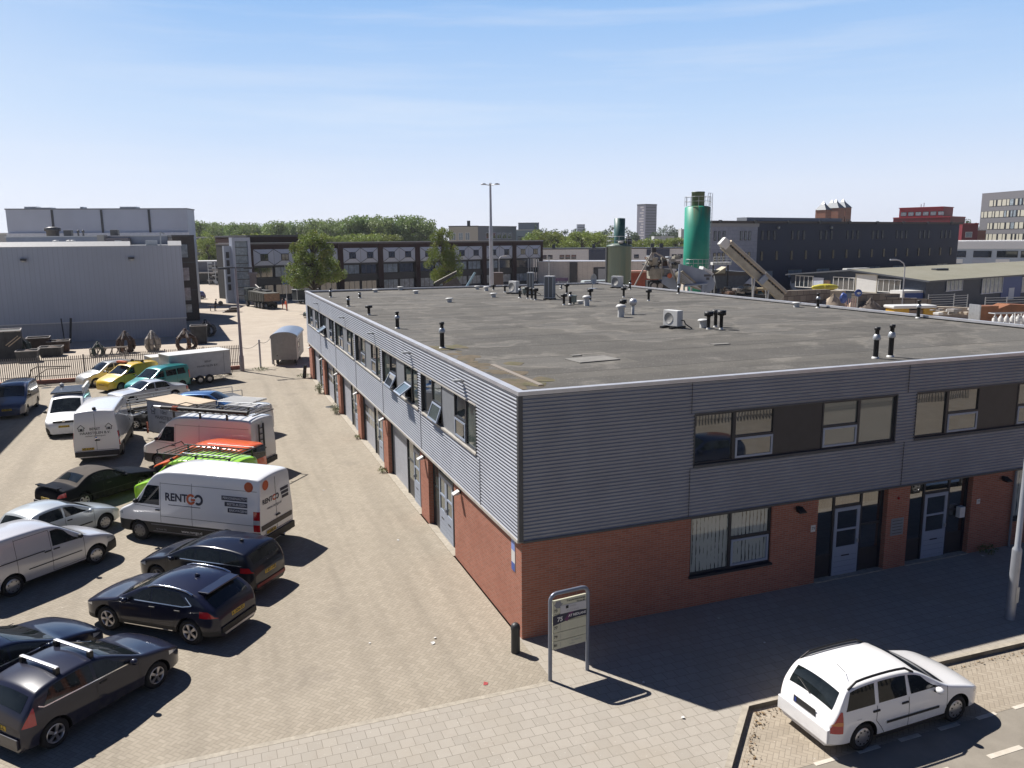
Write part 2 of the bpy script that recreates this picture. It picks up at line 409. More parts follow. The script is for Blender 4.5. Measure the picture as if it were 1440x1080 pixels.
# ------------------------------------------------------------------ the two-storey building
HT, H1, LX, LY = 6.555, 2.708, 24.78, 44.79
def brick_mat(name, ca, cb, mo, bw=.22, bh=.0625, msz=.008):
    ca, cb, mo = dim(ca), dim(cb), dim(mo)
    m = bpy.data.materials.new(name); nd, lk, b = _nodes(m); nt = m.node_tree
    g = nt.nodes.new('ShaderNodeNewGeometry').outputs['Position']
    s = N(nt, 'ShaderNodeSeparateXYZ'); lk.new(g, s.inputs[0]); c = N(nt, 'ShaderNodeCombineXYZ')
    lk.new(math_node(nt, 'ADD', s.outputs[0], s.outputs[1]), c.inputs[0]); lk.new(s.outputs[2], c.inputs[1])
    br = N(nt, 'ShaderNodeTexBrick'); lk.new(c.outputs[0], br.inputs['Vector'])
    for k, v in (('Scale', 1), ('Brick Width', bw), ('Row Height', bh), ('Mortar Size', msz), ('Mortar Smooth', .2), ('Bias', -.1)): br.inputs[k].default_value = v
    for k, v in (('Color1', ca), ('Color2', cb), ('Mortar', mo)): br.inputs[k].default_value = (*v, 1)
    col = mixc(nt, math_node(nt, 'MULTIPLY', ramp(nt, noise(nt, .9, g, 7, .65), .42, .75), .4), br.outputs['Color'], tuple(x*.62 for x in ca))
    lk.new(col, b.inputs['Base Color']); b.inputs['Roughness'].default_value = .85; b.inputs['Specular IOR Level'].default_value = .2
    bn = N(nt, 'ShaderNodeBump'); bn.inputs['Strength'].default_value = .4; bn.inputs['Distance'].default_value = .008; bn.invert = True
    lk.new(br.outputs['Fac'], bn.inputs['Height']); lk.new(bn.outputs[0], b.inputs['Normal'])
    return m
M_BRICK = brick_mat('red_brick', (.52, .20, .135), (.40, .15, .10), (.40, .31, .25))
M_CLAD = mat('corrugated_cladding', (.37, .385, .425), .42, .25, var=.10, vscale=.8)
M_TRIM = mat('dark_trim', (.085, .09, .10), .5, .2, var=.1)
M_CAP = mat('parapet_metal', (.52, .52, .54), .4, .5, var=.1)
M_SLATE = mat('dark_panel', (.035, .036, .042), .45, var=.15)
M_GREYP = mat('grey_panel', (.27, .29, .32), .5, var=.08)
M_FRAMED = mat('window_frame_dark', (.022, .027, .038), .4)
M_FRAMEL = mat('window_frame_light', (.36, .42, .53), .4)
M_SILL = mat('sill_metal', (.55, .52, .47), .5, var=.15)
M_GLASS = glass('window_glass', (.010, .014, .018), .02, 3.5)
M_GLASS.node_tree.nodes['Principled BSDF'].inputs['IOR'].default_value = 2.15
M_GLASSG = glass('curtained_glass', (.06, .075, .07), .03, 1.6)
M_GLASSG.node_tree.nodes['Principled BSDF'].inputs['IOR'].default_value = 2.1
M_GLASSB = glass('blind_glass', (.16, .18, .17), .03)
M_GLASSB.node_tree.nodes['Principled BSDF'].inputs['IOR'].default_value = 1.9
M_WHITE = mat('white_metal', (.78, .78, .76), .45, var=.05)
M_BLACK = mat('black_plastic', (.012, .012, .013), .5)
M_STEEL = mat('galvanised_steel', (.42, .44, .46), .45, .6, var=.12, vscale=4)
M_CORE = mat('interior_dark', (.03, .03, .032), .9)
M_ROOF = rough_mat('roof_felt', (.115, .109, .099), (.155, .147, .134), .9, (.098, .096, .09), (.40, .38, .34), .9, True)
M_MOSS = rough_mat('mossy_felt', (.12, .10, .07), (.2, .16, .11), 3, (.13, .16, .05))

BLD = thing('commercial_building', 'long two-storey building of red brick under grey corrugated cladding with a flat roof', 'building')
def clad(mb, axis, a0, a1, z0, z1, off=0.):
    pitch, dep, sg = .0955, .033, 6
    zs = []; z = z0; k = math.ceil((z0-1e-6)/(pitch/sg)); zs.append(z0)
    while k*pitch/sg < z1-1e-6:
        zz = k*pitch/sg
        if zz > z0+1e-6: zs.append(zz)
        k += 1
    zs.append(z1)
    def prof(z):
        p = (z/pitch) % 1
        return dep*(1 if .1 < p < .4 else (0 if .6 < p < .9 else .5)) if False else dep*(.5+.5*max(-1, min(1, 1.5*math.sin(2*math.pi*p))))
    vs = []
    for z in zs:
        d = -prof(z)-off
        for a in (a0, a1): vs.append((d, a, z) if axis == 'X' else (a, d, z))
    mb.add(vs, [(2*i, 2*i+1, 2*i+3, 2*i+2) for i in range(len(zs)-1)], M_CLAD)
WZ0, WZ1 = 4.15, 5.55
GROUPS_L = [(3.42+6.79*i, 9.68+6.79*i) for i in range(6)]
GROUPS_R = [(5.05, 12.1), (12.9, 19.95), (20.75, 23.6)]
def facade(axis, groups, end):
    mb = MB(); a = 0.
    clad(mb, axis, .0, end, H1, WZ0); clad(mb, axis, .0, end, WZ1, HT-.09)
    for g0, g1 in groups+[(end, end)]:
        clad(mb, axis, a, g0, WZ0, WZ1); a = g1
    mb.build('cladding', BLD)
facade('X', GROUPS_L, LY); facade('Y', GROUPS_R, LX)
for x in (4.93, 12.5, 20.4):
    mb = MB()
    for z0, z1 in ((H1+.01, WZ0-.07), (WZ1+.05, HT-.11)): mb.box(x-.006, -.041, z0, x+.006, -.02, z1, M_TRIM)
    mb.build('sheet_joint', BLD)
for y in (3.1, 9.9, 16.6, 23.4, 30.2, 37.):
    mb = MB(); mb.box(-.041, y-.006, H1+.01, -.02, y+.006, WZ0-.07, M_GREYP); mb.build('sheet_joint', BLD)
# core, roof, parapet, trims
MB().box(.36, .36, .02, LX-.06, LY-.06, 6.36, M_CORE).build('interior_core', BLD)
MB().box(.1, .1, 6.37, LX-.1, LY-.1, 6.40, M_ROOF).build('roof', BLD)
mb = MB()
mb.box(-.045, -.045, HT-.10, .16, LY+.045, HT, M_CAP)
mb.box(.16, -.045, HT-.10, LX+.045, .16, HT-.001, M_CAP)
mb.box(.16, LY-.16, HT-.10, LX+.045, LY+.045, HT-.001, M_CAP)
mb.box(LX-.16, .16, HT-.10, LX+.045, LY-.16, HT, M_CAP)
mb.build('parapet_cap', BLD)
mb = MB()
for x0, y0, x1, y1 in ((.02, .16, .14, LY-.16), (.16, .02, LX-.16, .14), (.16, LY-.14, LX-.16, LY-.02), (LX-.14, .16, LX-.02, LY-.16)):
    mb.box(x0, y0, 6.3, x1, y1, HT-.101, M_BLACK)
mb.build('parapet_upstand', BLD)
mb = MB()
mb.box(-.05, -.05, H1-.02, .07, .07, HT-.101, M_TRIM)
mb.build('corner_trim', BLD)
mb = MB()
mb.box(-.055, .07, H1-.085, .10, LY, H1-.001, M_SILL); mb.build('drip_strip', BLD)
MB().box(.07, -.055, H1-.06, LX, .10, H1-.001, M_TRIM).build('drip_strip', BLD)
# far walls, never in view but the building stays whole
MB().box(LX-.059, .05, 0, LX, LY, HT-.101, M_BRICK).build('wall', BLD); MB().box(.05, LY-.059, 0, LX-.06, LY, HT-.101, M_BRICK).build('wall', BLD)

# roof felt details
mb = MB()
for i in range(1, 14):
    y = 3.0*i+random.uniform(-.2, .2); mb.box(.3, y, 6.395, LX-.3, y+.04, 6.4045, mat('felt_seam', (.125, .118, .106), .9))
mb.box(.35, .62, 6.395, LX-.3, .70, 6.43, M_BLACK)
mb.build('roof_seam', BLD)
def patch(px0, py0, w, d, m, rot=0.):
    x, y = ground(px0, py0, 6.4); MB().box(-w/2, -d/2, 0, w/2, d/2, .035, m).build('roof_patch', BLD, (x, y, 6.4), rot)
M_PAT = mat('felt_patch', (.25, .24, .22), .9, var=.2)
patch(833, 506, 1.5, .95, M_PAT, .1); patch(810, 500.5, .35, .2, M_PAT); patch(1013, 484.5, .7, .25, M_PAT)
mb = MB()
for i in range(40):
    x, y = .35+abs(random.gauss(0, .55)), 1.2+random.uniform(0, 9)**1.0
    mb.blob((x, y, 6.40), random.uniform(.15, .4), M_MOSS, 1, .35, (1, 1.3, .05))
tag(mb.build('moss', BLD), kind='stuff')
MB().box(1.05, 1.3, 6.40, 1.2, 5.2, 6.44, mat('old_batten', (.3, .26, .22), .9)).build('roof_batten', BLD)

# ---- windows
def face_pt(axis, a, z, d):     # d outward
    return (-d, a, z) if axis == 'X' else (a, -d, z)
def abox(mb, axis, a0, a1, z0, z1, d0, d1, m):
    if axis == 'X': mb.box(-d1, a0, z0, -d0, a1, z1, m)
    else: mb.box(a0, -d1, z0, a1, -d0, z1, m)
def frame(mb, axis, a0, a1, z0, z1, w, d0, d1, m):
    abox(mb, axis, a0, a1, z0, z0+w, d0, d1, m); abox(mb, axis, a0, a1, z1-w, z1, d0, d1, m)
    abox(mb, axis, a0, a0+w, z0+w, z1-w, d0, d1, m); abox(mb, axis, a1-w, a1, z0+w, z1-w, d0, d1, m)
def pane(par, axis, a0, a1, z0, z1, d, m):
    mb = MB(); abox(mb, axis, a0, a1, z0, z1, d-.012, d, m); return mb.build('pane', par)
def sash(par, axis, a0, a1, z0, z1, tilt, gl):
    """top-hung casement pushed out at the bottom by `tilt`"""
    mb = MB(); h = z1-z0; w = .06
    for b0, b1, c0, c1 in ((a0, a1, -h, -h+w), (a0, a1, -w, 0), (a0, a0+w, -h+w, -w), (a1-w, a1, -h+w, -w)):
        abox(mb, axis, b0, b1, c0, c1, -.02, .03, M_FRAMEL)
    o = mb.build('sash', par, face_pt(axis, 0, z1, -.03))
    mb = MB(); abox(mb, axis, a0+w, a1-w, -h+w, -w, -.005, .01, gl); mb.build('pane', o)
    if axis == 'X': o.rotation_euler[1] = tilt
    else: o.rotation_euler[0] = -tilt
def win_group(axis, g0, g1, tilts, glz, short=False):
    L = g1-g0
    cuts = [0, .175, .365, .595, .79, 1.] if axis == 'X' else [0, .184, .376, .613, .803, 1.]
    if short: cuts = [0, .46, .98, .985, .99, 1.]
    A = [g0+c*L for c in cuts]
    mb = MB(); abox(mb, axis, A[2], A[3], WZ0, WZ1, -.06, -.03, M_GREYP if axis == 'X' else M_SLATE); mb.build('infill_panel', BLD)
    mb = MB(); abox(mb, axis, g0-.02, g1+.02, WZ0-.06, WZ0-.001, -.1, .06, M_SILL if axis == 'X' else M_TRIM)
    abox(mb, axis, g0-.03, g0, WZ0, WZ1, -.1, .035, M_TRIM); abox(mb, axis, g1, g1+.03, WZ0, WZ1, -.1, .035, M_TRIM)
    abox(mb, axis, g0-.03, g1+.03, WZ1, WZ1+.04, -.1, .036, M_TRIM if axis == 'Y' else M_SILL)
    mb.build('window_surround', BLD)
    for k, (i, split) in enumerate(((0, False), (1, True), (3, True), (4, False))):
        if short and k > 1: break
        a0, a1 = A[i], A[i+1]; mb = MB()
        frame(mb, axis, a0, a1, WZ0, WZ1, .05, -.12, -.015, M_FRAMED); zm = WZ0+.66
        if split: abox(mb, axis, a0+.05, a1-.05, zm-.03, zm+.03, -.12, -.014, M_FRAMED)
        o = mb.build('window', BLD); gl = glz[k % len(glz)]
        if split:
            pane(o, axis, a0+.05, a1-.05, zm+.03, WZ1-.05, -.06, gl)
            sash(o, axis, a0+.05, a1-.05, WZ0+.05, zm-.03, tilts.get(k, 0.), gl)
        else: pane(o, axis, a0+.05, a1-.05, WZ0+.05, WZ1-.05, -.06, gl)
TL = [{2: .35}, {1: .0, 2: .75}, {}, {}, {2: 1.0}, {}]
TL[1] = {1: .95, 2: .5}
for i, (g0, g1) in enumerate(GROUPS_L):
    win_group('X', g0, g1, TL[i], [[M_GLASSG, M_GLASS, M_GLASSG, M_GLASS], [M_GLASSG, M_GLASSG, M_GLASS, M_GLASSG]][i % 2])
for i, (g0, g1) in enumerate(GROUPS_R):
    win_group('Y', g0, g1, {}, [M_GLASS, M_GLASS, M_GLASSB if i == 0 else M_GLASS, M_GLASSB], i == 2)

# ---- brick ground floor with its openings
ZT = H1-.09
def brick(axis, a0, a1, z0=0., z1=ZT):
    mb = MB(); abox(mb, axis, a0, a1, z0, z1, -.36, -.05, M_BRICK); return mb
PIERS = [(.05, 6.05), (9.3, 10.45), (16.25, 17.25), (22.95, 23.9), (29.65, 30.6), (36.3, 37.25), (43.0, LY)]
for a0, a1 in PIERS: brick('X', a0, a1).build('wall', BLD)
for a0, a1 in ((.361, 5.07), (7.80, 9.45), (12.12, 13.0), (15.65, 17.56), (20.3, LX)): brick('Y', a0, a1).build('wall', BLD)
for a0, a1 in ((5.07, 7.80), (17.56, 20.3)): brick('Y', a0, a1, 0, .90).build('wall', BLD)
def door_set(axis, a0, a1, d0, d1, leafs, gl, dark=False):
    """glazed entrance: frame with sidelights, one or two light grey doors"""
    D = -.22; mb = MB()
    abox(mb, axis, a0, a1, ZT-.07, ZT, D-.08, D, M_FRAMED)
    for a in (a0, d0-.07, d1, a1-.07): abox(mb, axis, a, a+.07, 0, ZT-.07, D-.08, D, M_FRAMED)
    abox(mb, axis, d0, d1, 2.18, 2.25, D-.08, D, M_FRAMED)
    o = mb.build('entrance_frame', BLD)
    if d0-a0 > .2:
        pane(o, axis, a0+.07, d0-.07, .75, ZT-.07, D-.03, gl); m2 = MB(); abox(m2, axis, a0+.07, d0-.07, 0, .75, D-.06, D-.03, M_SLATE); m2.build('kick_panel', o)
    if a1-d1 > .2:
        pane(o, axis, d1+.07, a1-.07, .75, ZT-.07, D-.03, gl); m2 = MB(); abox(m2, axis, d1+.07, a1-.07, 0, .75, D-.06, D-.03, M_SLATE); m2.build('kick_panel', o)
        m2 = MB(); abox(m2, axis, d1+.07, a1-.07, 1.5, 1.56, D-.05, D-.005, M_FRAMED); m2.build('transom', o)
    pane(o, axis, d0, d1, 2.25, ZT-.07, D-.03, gl)
    w = (d1-d0)/leafs
    for k in range(leafs):
        b0, b1 = d0+k*w+.005, d0+(k+1)*w-.005; m = M_FRAMEL
        m2 = MB(); abox(m2, axis, b0, b1, .03, .82, D-.05, D+.012, m)
        frame(m2, axis, b0, b1, .82, 2.17, .11, D-.05, D+.012, m); abox(m2, axis, b0+.11, b1-.11, 1.44, 1.5, D-.05, D+.012, m)
        for q in range(4): abox(m2, axis, b0+.06, b1-.06, .12+q*.17, .125+q*.17, D+.012, D+.014, M_TRIM)
        dr = m2.build('door', BLD)
        pane(dr, axis, b0+.11, b1-.11, .93, 1.44, D-.015, gl); pane(dr, axis, b0+.11, b1-.11, 1.5, 2.06, D-.015, gl)
        m2 = MB(); h = b1-.07 if k == 0 else b0+.03
        abox(m2, axis, h, h+.03, 1.0, 1.12, D+.012, D+.06, M_STEEL); m2.build('handle', dr)
        m2 = MB(); abox(m2, axis, (b0+b1)/2-.15, (b0+b1)/2+.15, .62, .66, D+.012, D+.02, M_BLACK); m2.build('letter_slot', dr)
def garage(axis, a0, a1, glazed=False):
    D = -.28; mb = MB(); m = mat('garage_panel', (.44, .46, .52), .5, var=.06)
    for q in range(5):
        abox(mb, axis, a0+.03, a1-.03, .02+q*.5, .02+q*.5+.485, D-.05, D, m)
    g = mb.build('garage_door', BLD)
    if glazed:
        for q in range(3):
            w = (a1-a0-.06)/3
            pane(g, axis, a0+.1+q*w, a0+q*w+w-.04, 1.12, 1.45, D+.006, M_GLASSB); pane(g, axis, a0+.1+q*w, a0+q*w+w-.04, 1.6, 1.95, D+.006, M_GLASSB)
    for q0, q1 in ((a1-.03, a1), (a0, a0+.03)):
        mb = MB(); abox(mb, axis, q0, q1, 0, ZT, -.34, -.2, M_FRAMED); mb.build('garage_jamb', BLD)
door_set('X', 6.05, 9.3, 6.78, 8.45, 2, M_GLASSG)
for i in range(5):
    a0, a1 = PIERS[i+1][1], PIERS[i+2][0]; m = a0+2.75
    if i % 2 == 0: door_set('X', a0, m, a0+.75, a0+1.7, 1, M_GLASSG); garage('X', m, a1, False)
    else: door_set('X', a0, m, a0+.9, a0+1.85, 1, M_GLASSG); garage('X', m, a1, True)
door_set('Y', 9.45, 12.12, 10.24, 11.22, 1, M_GLASS)
door_set('Y', 13.0, 15.65, 13.82, 14.80, 1, M_GLASS)
def low_window(a0, a1):
    z0, z1 = .93, ZT; am = (a0+a1)/2-.03; mb = MB()
    frame(mb, 'Y', a0, a1, z0, z1, .055, -.2, -.1, M_FRAMED); abox(mb, 'Y', am-.04, am+.04, z0+.055, z1-.055, -.2, -.1, M_FRAMED)
    abox(mb, 'Y', am+.04, a1-.055, 1.78, 1.86, -.2, -.1, M_FRAMED)
    o = mb.build('window', BLD)
    mb = MB(); abox(mb, 'Y', a0-.03, a1+.03, .865, .925, -.2, .03, M_FRAMED); mb.build('sill', o)
    mb = MB(); frame(mb, 'Y', am+.05, a1-.06, z0+.06, 1.775, .06, -.16, -.085, M_FRAMEL); mb.build('sash', o)
    pane(o, 'Y', a0+.055, am-.04, z0+.055, z1-.055, -.15, M_BLIND); pane(o, 'Y', am+.04, a1-.055, 1.86, z1-.055, -.15, M_BLIND); pane(o, 'Y', am+.11, a1-.12, z0+.12, 1.715, -.13, M_BLIND)
# vertical-blind strips seen behind reflective glass
M_BLIND = bpy.data.materials.new('blind_strips'); nd, lk, bs = _nodes(M_BLIND); ntb = M_BLIND.node_tree
cox = N(ntb, 'ShaderNodeSeparateXYZ'); lk.new(objco(ntb), cox.inputs[0])
st = math_node(ntb, 'FRACT', math_node(ntb, 'MULTIPLY', cox.outputs[0], 7.9)); irr = noise(ntb, 3., objco(ntb), 2)
gap = ramp(ntb, math_node(ntb, 'ADD', st, math_node(ntb, 'MULTIPLY', irr, .9)), .52, .58)
lk.new(mixc(ntb, gap, (.008, .01, .014), (.36, .39, .36)), bs.inputs['Base Color']); bs.inputs['Roughness'].default_value = .04; bs.inputs['IOR'].default_value = 1.75
low_window(5.07, 7.80); low_window(17.56, 20.3)
# thresholds
for a0, a1 in ((9.45, 12.12), (13.0, 15.65)): MB().box(a0, .0, 0, a1, .3, .03, M_KERB).build('threshold', BLD)
for k in range(6): MB().box(-.02, PIERS[k][1], 0, .3, PIERS[k+1][0], .03, M_KERB).build('threshold', BLD)
# wall lamps
def wall_lamp(axis, a, z):
    mb = MB(); abox(mb, axis, a-.05, a+.05, z-.06, z+.06, -.05, .02, M_BLACK); o = mb.build('wall_lamp', BLD)
    mb = MB(); p = [face_pt(axis, a-.11, z+.05, .02), face_pt(axis, a+.11, z+.05, .02), face_pt(axis, a+.12, z-.05, .22), face_pt(axis, a-.12, z-.05, .22),
                    face_pt(axis, a-.11, z-.07, .02), face_pt(axis, a+.11, z-.07, .02), face_pt(axis, a+.12, z-.08, .22), face_pt(axis, a-.12, z-.08, .22)]
    mb.add(p, [(0, 1, 2, 3), (4, 5, 6, 7), (0, 1, 5, 4), (1, 2, 6, 5), (2, 3, 7, 6), (3, 0, 4, 7)], M_WHITE if axis == 'X' else M_BLACK); mb.build('lamp_shade', o)
wall_lamp('X', 5.3, 2.44)
for a0, a1 in PIERS[1:]: wall_lamp('X', a0+.5 if a1-a0 < 1.5 else a0+.3, 2.42)
wall_lamp('Y', 8.69, 2.45); wall_lamp('Y', 16.96, 2.42)
# cladding floodlights on short arms along the left parapet
for y in (4.6, 11.2, 18.2, 26.5, 37.5):
    mb = MB(); mb.box(-.09, y-.03, 6.05, -.02, y+.03, 6.11, M_STEEL); mb.box(-.34, y-.11, 6.08, -.09, y+.11, 6.14, M_STEEL); mb.build('facade_light', BLD)
# small plates and signs
def plate(name, axis, a, z, w, h, m, d=.0, txt=None, tm=None, ts=.1):
    mb = MB(); abox(mb, axis, a-w/2, a+w/2, z-h/2, z+h/2, -.05, -.035+d, m); o = mb.build(name, BLD)
    for body, dz, size in (txt or []):
        vs, fs = text_mesh(body, size); q = MB()
        q.add([face_pt(axis, a+(u if axis == 'Y' else -u), z+dz+v, -.032+d) for u, v in vs], fs, tm); q.build('lettering', o)
M_BLUE = mat('sign_blue', (.06, .12, .42), .5); M_INK = mat('ink', (.012, .012, .015), .6)
plate('alarm_sign', 'X', .62, 2.1, .26, .84, M_WHITE)
mb = MB(); abox(mb, 'X', .5, .74, 2.24, 2.5, -.034, -.031, mat('sign_sky', (.25, .35, .75), .5)); abox(mb, 'X', .5, .74, 1.68, 1.9, -.034, -.031, M_BLUE); mb.build('sign_stripe', BLD)
plate('number_plate', 'Y', 9.3, 1.74, .16, .2, M_WHITE, 0, [('79', 0, .13)], M_INK)
plate('number_plate', 'Y', 15.95, 1.74, .14, .16, M_WHITE, 0, [('77', 0, .1)], M_INK)
plate('name_plate', 'Y', 12.56, 1.35, .5, .55, M_GREYP)
for q in range(5):
    mb = MB(); abox(mb, 'Y', 12.36, 12.76, 1.14+q*.1, 1.155+q*.1, -.034, -.031, M_FRAMED); mb.build('plate_line', BLD)
mb = MB(); mb.blob((12.52, .02, 2.28), .05, mat('alarm_red', (.5, .04, .03), .4), 1, 0.); mb.build('alarm_light', BLD)
plate('notice', 'Y', 15.3, 1.45, .22, .35, M_WHITE, -.165)
# drainpipes at the far right
mb = MB(); mb.cyl((17.45, -.03, 0), (17.45, -.03, H1-.1), .04, n=8, m=M_GREYP); mb.build('downpipe', BLD)

# ---- roof vents: parts of the building
def vent(px, py, kind, h=.62):
    x, y = ground(px, py, 6.4); b = MB()
    if kind == 'pipe':      # black flue with a collar
        b.lathe([(.12, 0), (.11, .05), (.075, .06)], 12, M_WHITE); b.lathe([(.08, .05), (.08, h*.62), (.085, h*.63)], 12, M_BLACK)
        b.lathe([(.11, h*.60), (.12, h*.64), (.10, h*.74), (.06, h*.78)], 12, M_STEEL); b.lathe([(.065, h*.76), (.065, h*.9), (.09, h*.91), (.09, h), (0, h)], 12, M_BLACK)
    elif kind == 'tee':     # wide black cap
        b.lathe([(.1, 0), (.07, .06), (.07, .1)], 12, M_WHITE); b.lathe([(.075, .08), (.075, h*.7), (.10, h*.72), (.10, h*.74), (.19, h*.76), (.19, h), (0, h)], 14, M_BLACK)
    elif kind == 'mush':    # white mushroom
        b.lathe([(.16, 0), (.15, h*.72), (.15, h*.74)], 14, M_WHITE); b.lathe([(.24, h*.74), (.26, h*.82), (.18, h*.95), (0, h)], 16, M_WHITE)
    elif kind == 'ball':
        b.lathe([(.08, 0), (.075, h*.55), (.05, h*.6)], 12, M_WHITE); b.blob((0, 0, h*.78), h*.26, M_CAP, 2, 0.)
    elif kind == 'drum':
        b.lathe([(.05, 0), (.05, .1), (.15, .11), (.17, .2), (.17, h-.06), (.19, h-.05), (.15, h), (0, h)], 14, mat('green_grey', (.3, .36, .34), .5))
    b.build('vent_pipe', BLD, (x, y, 6.4), random.uniform(0, 6))
for a in ((465, 418, 'pipe'), (490, 431, 'pipe'), (506, 419, 'pipe', .4), (519, 443, 'tee', .5), (559, 462, 'pipe', .75), (622, 490, 'pipe', .95),
          (563, 408, 'mush', .3), (528, 411, 'mush', .25), (585, 413, 'mush', .25), (632, 425, 'mush', .28), (671, 407, 'mush', .3), (684, 409, 'mush', .35),
          (694, 408, 'tee', .4), (694, 418, 'mush', .3), (710, 411, 'tee', .5), (731, 419, 'pipe', .8), (738, 415, 'drum', .5), (742, 420, 'tee', .8), (748, 421, 'tee', .75), (753, 422, 'tee', .75),
          (789, 406, 'pipe', .3), (797, 413, 'tee', .7), (793, 429, 'tee', .65), (802, 428, 'pipe', .75), (807, 428, 'drum', .55), (816, 427, 'mush', .2), (825, 430, 'mush', .62), (830, 423, 'tee', .75),
          (886, 407, 'pipe', .7), (877, 418, 'tee', .65), (912, 423, 'tee', .7), (954, 413, 'pipe', .7), (873, 446, 'mush', .65), (876, 442, 'tee', .75), (890, 442, 'ball', .8),
          (989, 461, 'mush', .4), (996, 463, 'tee', .75), (1006, 460, 'tee', .75), (1014, 463, 'tee', .8), (1120, 432, 'mush', .3), (1150, 433, 'pipe', .8),
          (1291, 447.5, 'pipe', .85), (1231, 504, 'pipe', 1.0), (1252, 502, 'pipe', 1.05)):
    vent(*a)
# ---- air-conditioning units standing on the roof
def ac_unit(px, py, w, d, h, rz, label, fan=True, kind='wide'):
    x, y = ground(px, py, 6.4); t = thing('air_conditioner', label, 'air conditioner', (x, y, 6.4), rz, 'air conditioners on the flat roof')
    b = MB(); b.bbox(-w/2, -d/2, .09, w/2, d/2, .09+h, M_WHITE, .02); b.build('casing', t)
    b = MB(); b.lathe([(h*.36, -d/2-.012), (h*.36, -d/2-.004), (0, -d/2-.004)], 20, mat('fan_grille', (.36, .355, .34), .6), (-w*.12, 0, .09+h*.5), 'Y')
    for k in range(4): b.lathe([(h*.09*(k+.5), -d/2-.018), (h*.09*(k+.5)+.012, -d/2-.018)], 20, M_STEEL, (-w*.12, 0, .09+h*.5), 'Y')
    if kind != 'tall': b.build('fan_grille', t)
    if kind == 'tall':
        b = MB(); b.box(-w*.42, -d/2-.015, .16, -.02, -d/2-.001, .02+h, mat('coil', (.28, .275, .26), .6)); b.box(.04, -d/2-.015, .16, w*.42, -d/2-.001, .02+h, mat('coil_b', (.24, .24, .23), .6)); b.box(w/2+.001, -d*.42, .16, w/2+.014, d*.42, .02+h, mat('coil_side_shaded', (.16, .19, .24), .5)); b.build('coil_grille', t)  # side coil coloured bluer and darker, with the shade of that face painted in
    for s in (-1, 1):
        b = MB(); b.box(s*w*.32-.06, -d/2-.3, 0, s*w*.32+.06, d/2+.3, .088, M_BLACK); b.build('foot', t)
    b = MB(); b.tube([(w/2, .1, .35), (w/2+.12, .12, .34), (w/2+.2, .12, .2), (w/2+.5, .2, .03)], .025, 6, M_BLACK); b.build('pipe', t)
ac_unit(946, 461, .82, .34, .68, R(-74), 'white air conditioner standing alone in the middle of the flat roof')
ac_unit(723, 413, .8, .34, .82, R(-70), 'white air conditioner beside the tall one, by the far parapet')
ac_unit(746, 415, .42, .36, 1.5, R(-38), 'tall narrow air conditioner with a dark grille near the far parapet', kind='tall')
ac_unit(773, 421, .62, .5, 1.42, R(-42), 'tall wide air conditioner with two grilles in front of the black flues', kind='tall')
ac_unit(868, 405, .9, .36, .85, R(-60), 'white air conditioner in the far roof corner below the grey green silo')
x, y = ground(833, 406, 6.4); t = thing('satellite_dish', 'grey satellite dish on a post in the far roof corner', 'satellite dish', (x, y, 6.4), R(-60))
b = MB(); b.cyl((0, 0, 0), (0, 0, .55), .03, n=8, m=M_STEEL); b.box(-.3, -.3, 0, .3, .3, .04, M_STEEL); b.build('post', t)
b = MB(); b.lathe([(0, 0), (.2, .03), (.4, .12), (.42, .12), (.2, .01), (0, -.03)], 18, M_STEEL, (0, 0, .75), 'X'); b.build('dish', t)
# ------------------------------------------------------------------ vehicles
M_TYRE = mat('tyre_rubber', (.018, .018, .019), .85, var=.3)
M_CGLASS = glass('car_glass', (.008, .011, .012), .02, 2.)
M_CGLASS.node_tree.nodes['Principled BSDF'].inputs['Specular IOR Level'].default_value = .45
M_TRIMB = mat('bumper_plastic', (.022, .022, .024), .6, var=.2)
M_CHROME = mat('chrome', (.75, .75, .77), .12, 1.)
M_ALLOY = mat('alloy_rim', (.50, .50, .52), .3, .8)
M_DARKRIM = mat('steel_rim', (.16, .16, .17), .45, .5)
M_HEADL = mat('headlamp_lens', (.62, .65, .68), .06, .3, coat=1)
M_TAIL = mat('tail_lens', (.42, .010, .015), .12, coat=1)
M_AMBER = mat('amber_lens', (.6, .2, .04), .15, coat=1)
M_PLATEY = mat('plate_yellow', (.78, .52, .03), .45)
M_PLATEW = mat('plate_white', (.75, .75, .74), .45)
M_WELL = mat('wheel_well', (.008, .008, .008), .9)
M_SEAM = mat('panel_gap', (.012, .012, .013), .7)

def chaikin(pts, it=2):
    for _ in range(it):
        q = [pts[0]]
        for a, b in zip(pts, pts[1:]):
            q.append((a[0]*.75+b[0]*.25, a[1]*.75+b[1]*.25)); q.append((a[0]*.25+b[0]*.75, a[1]*.25+b[1]*.75))
        q.append(pts[-1]); pts = q
    return pts

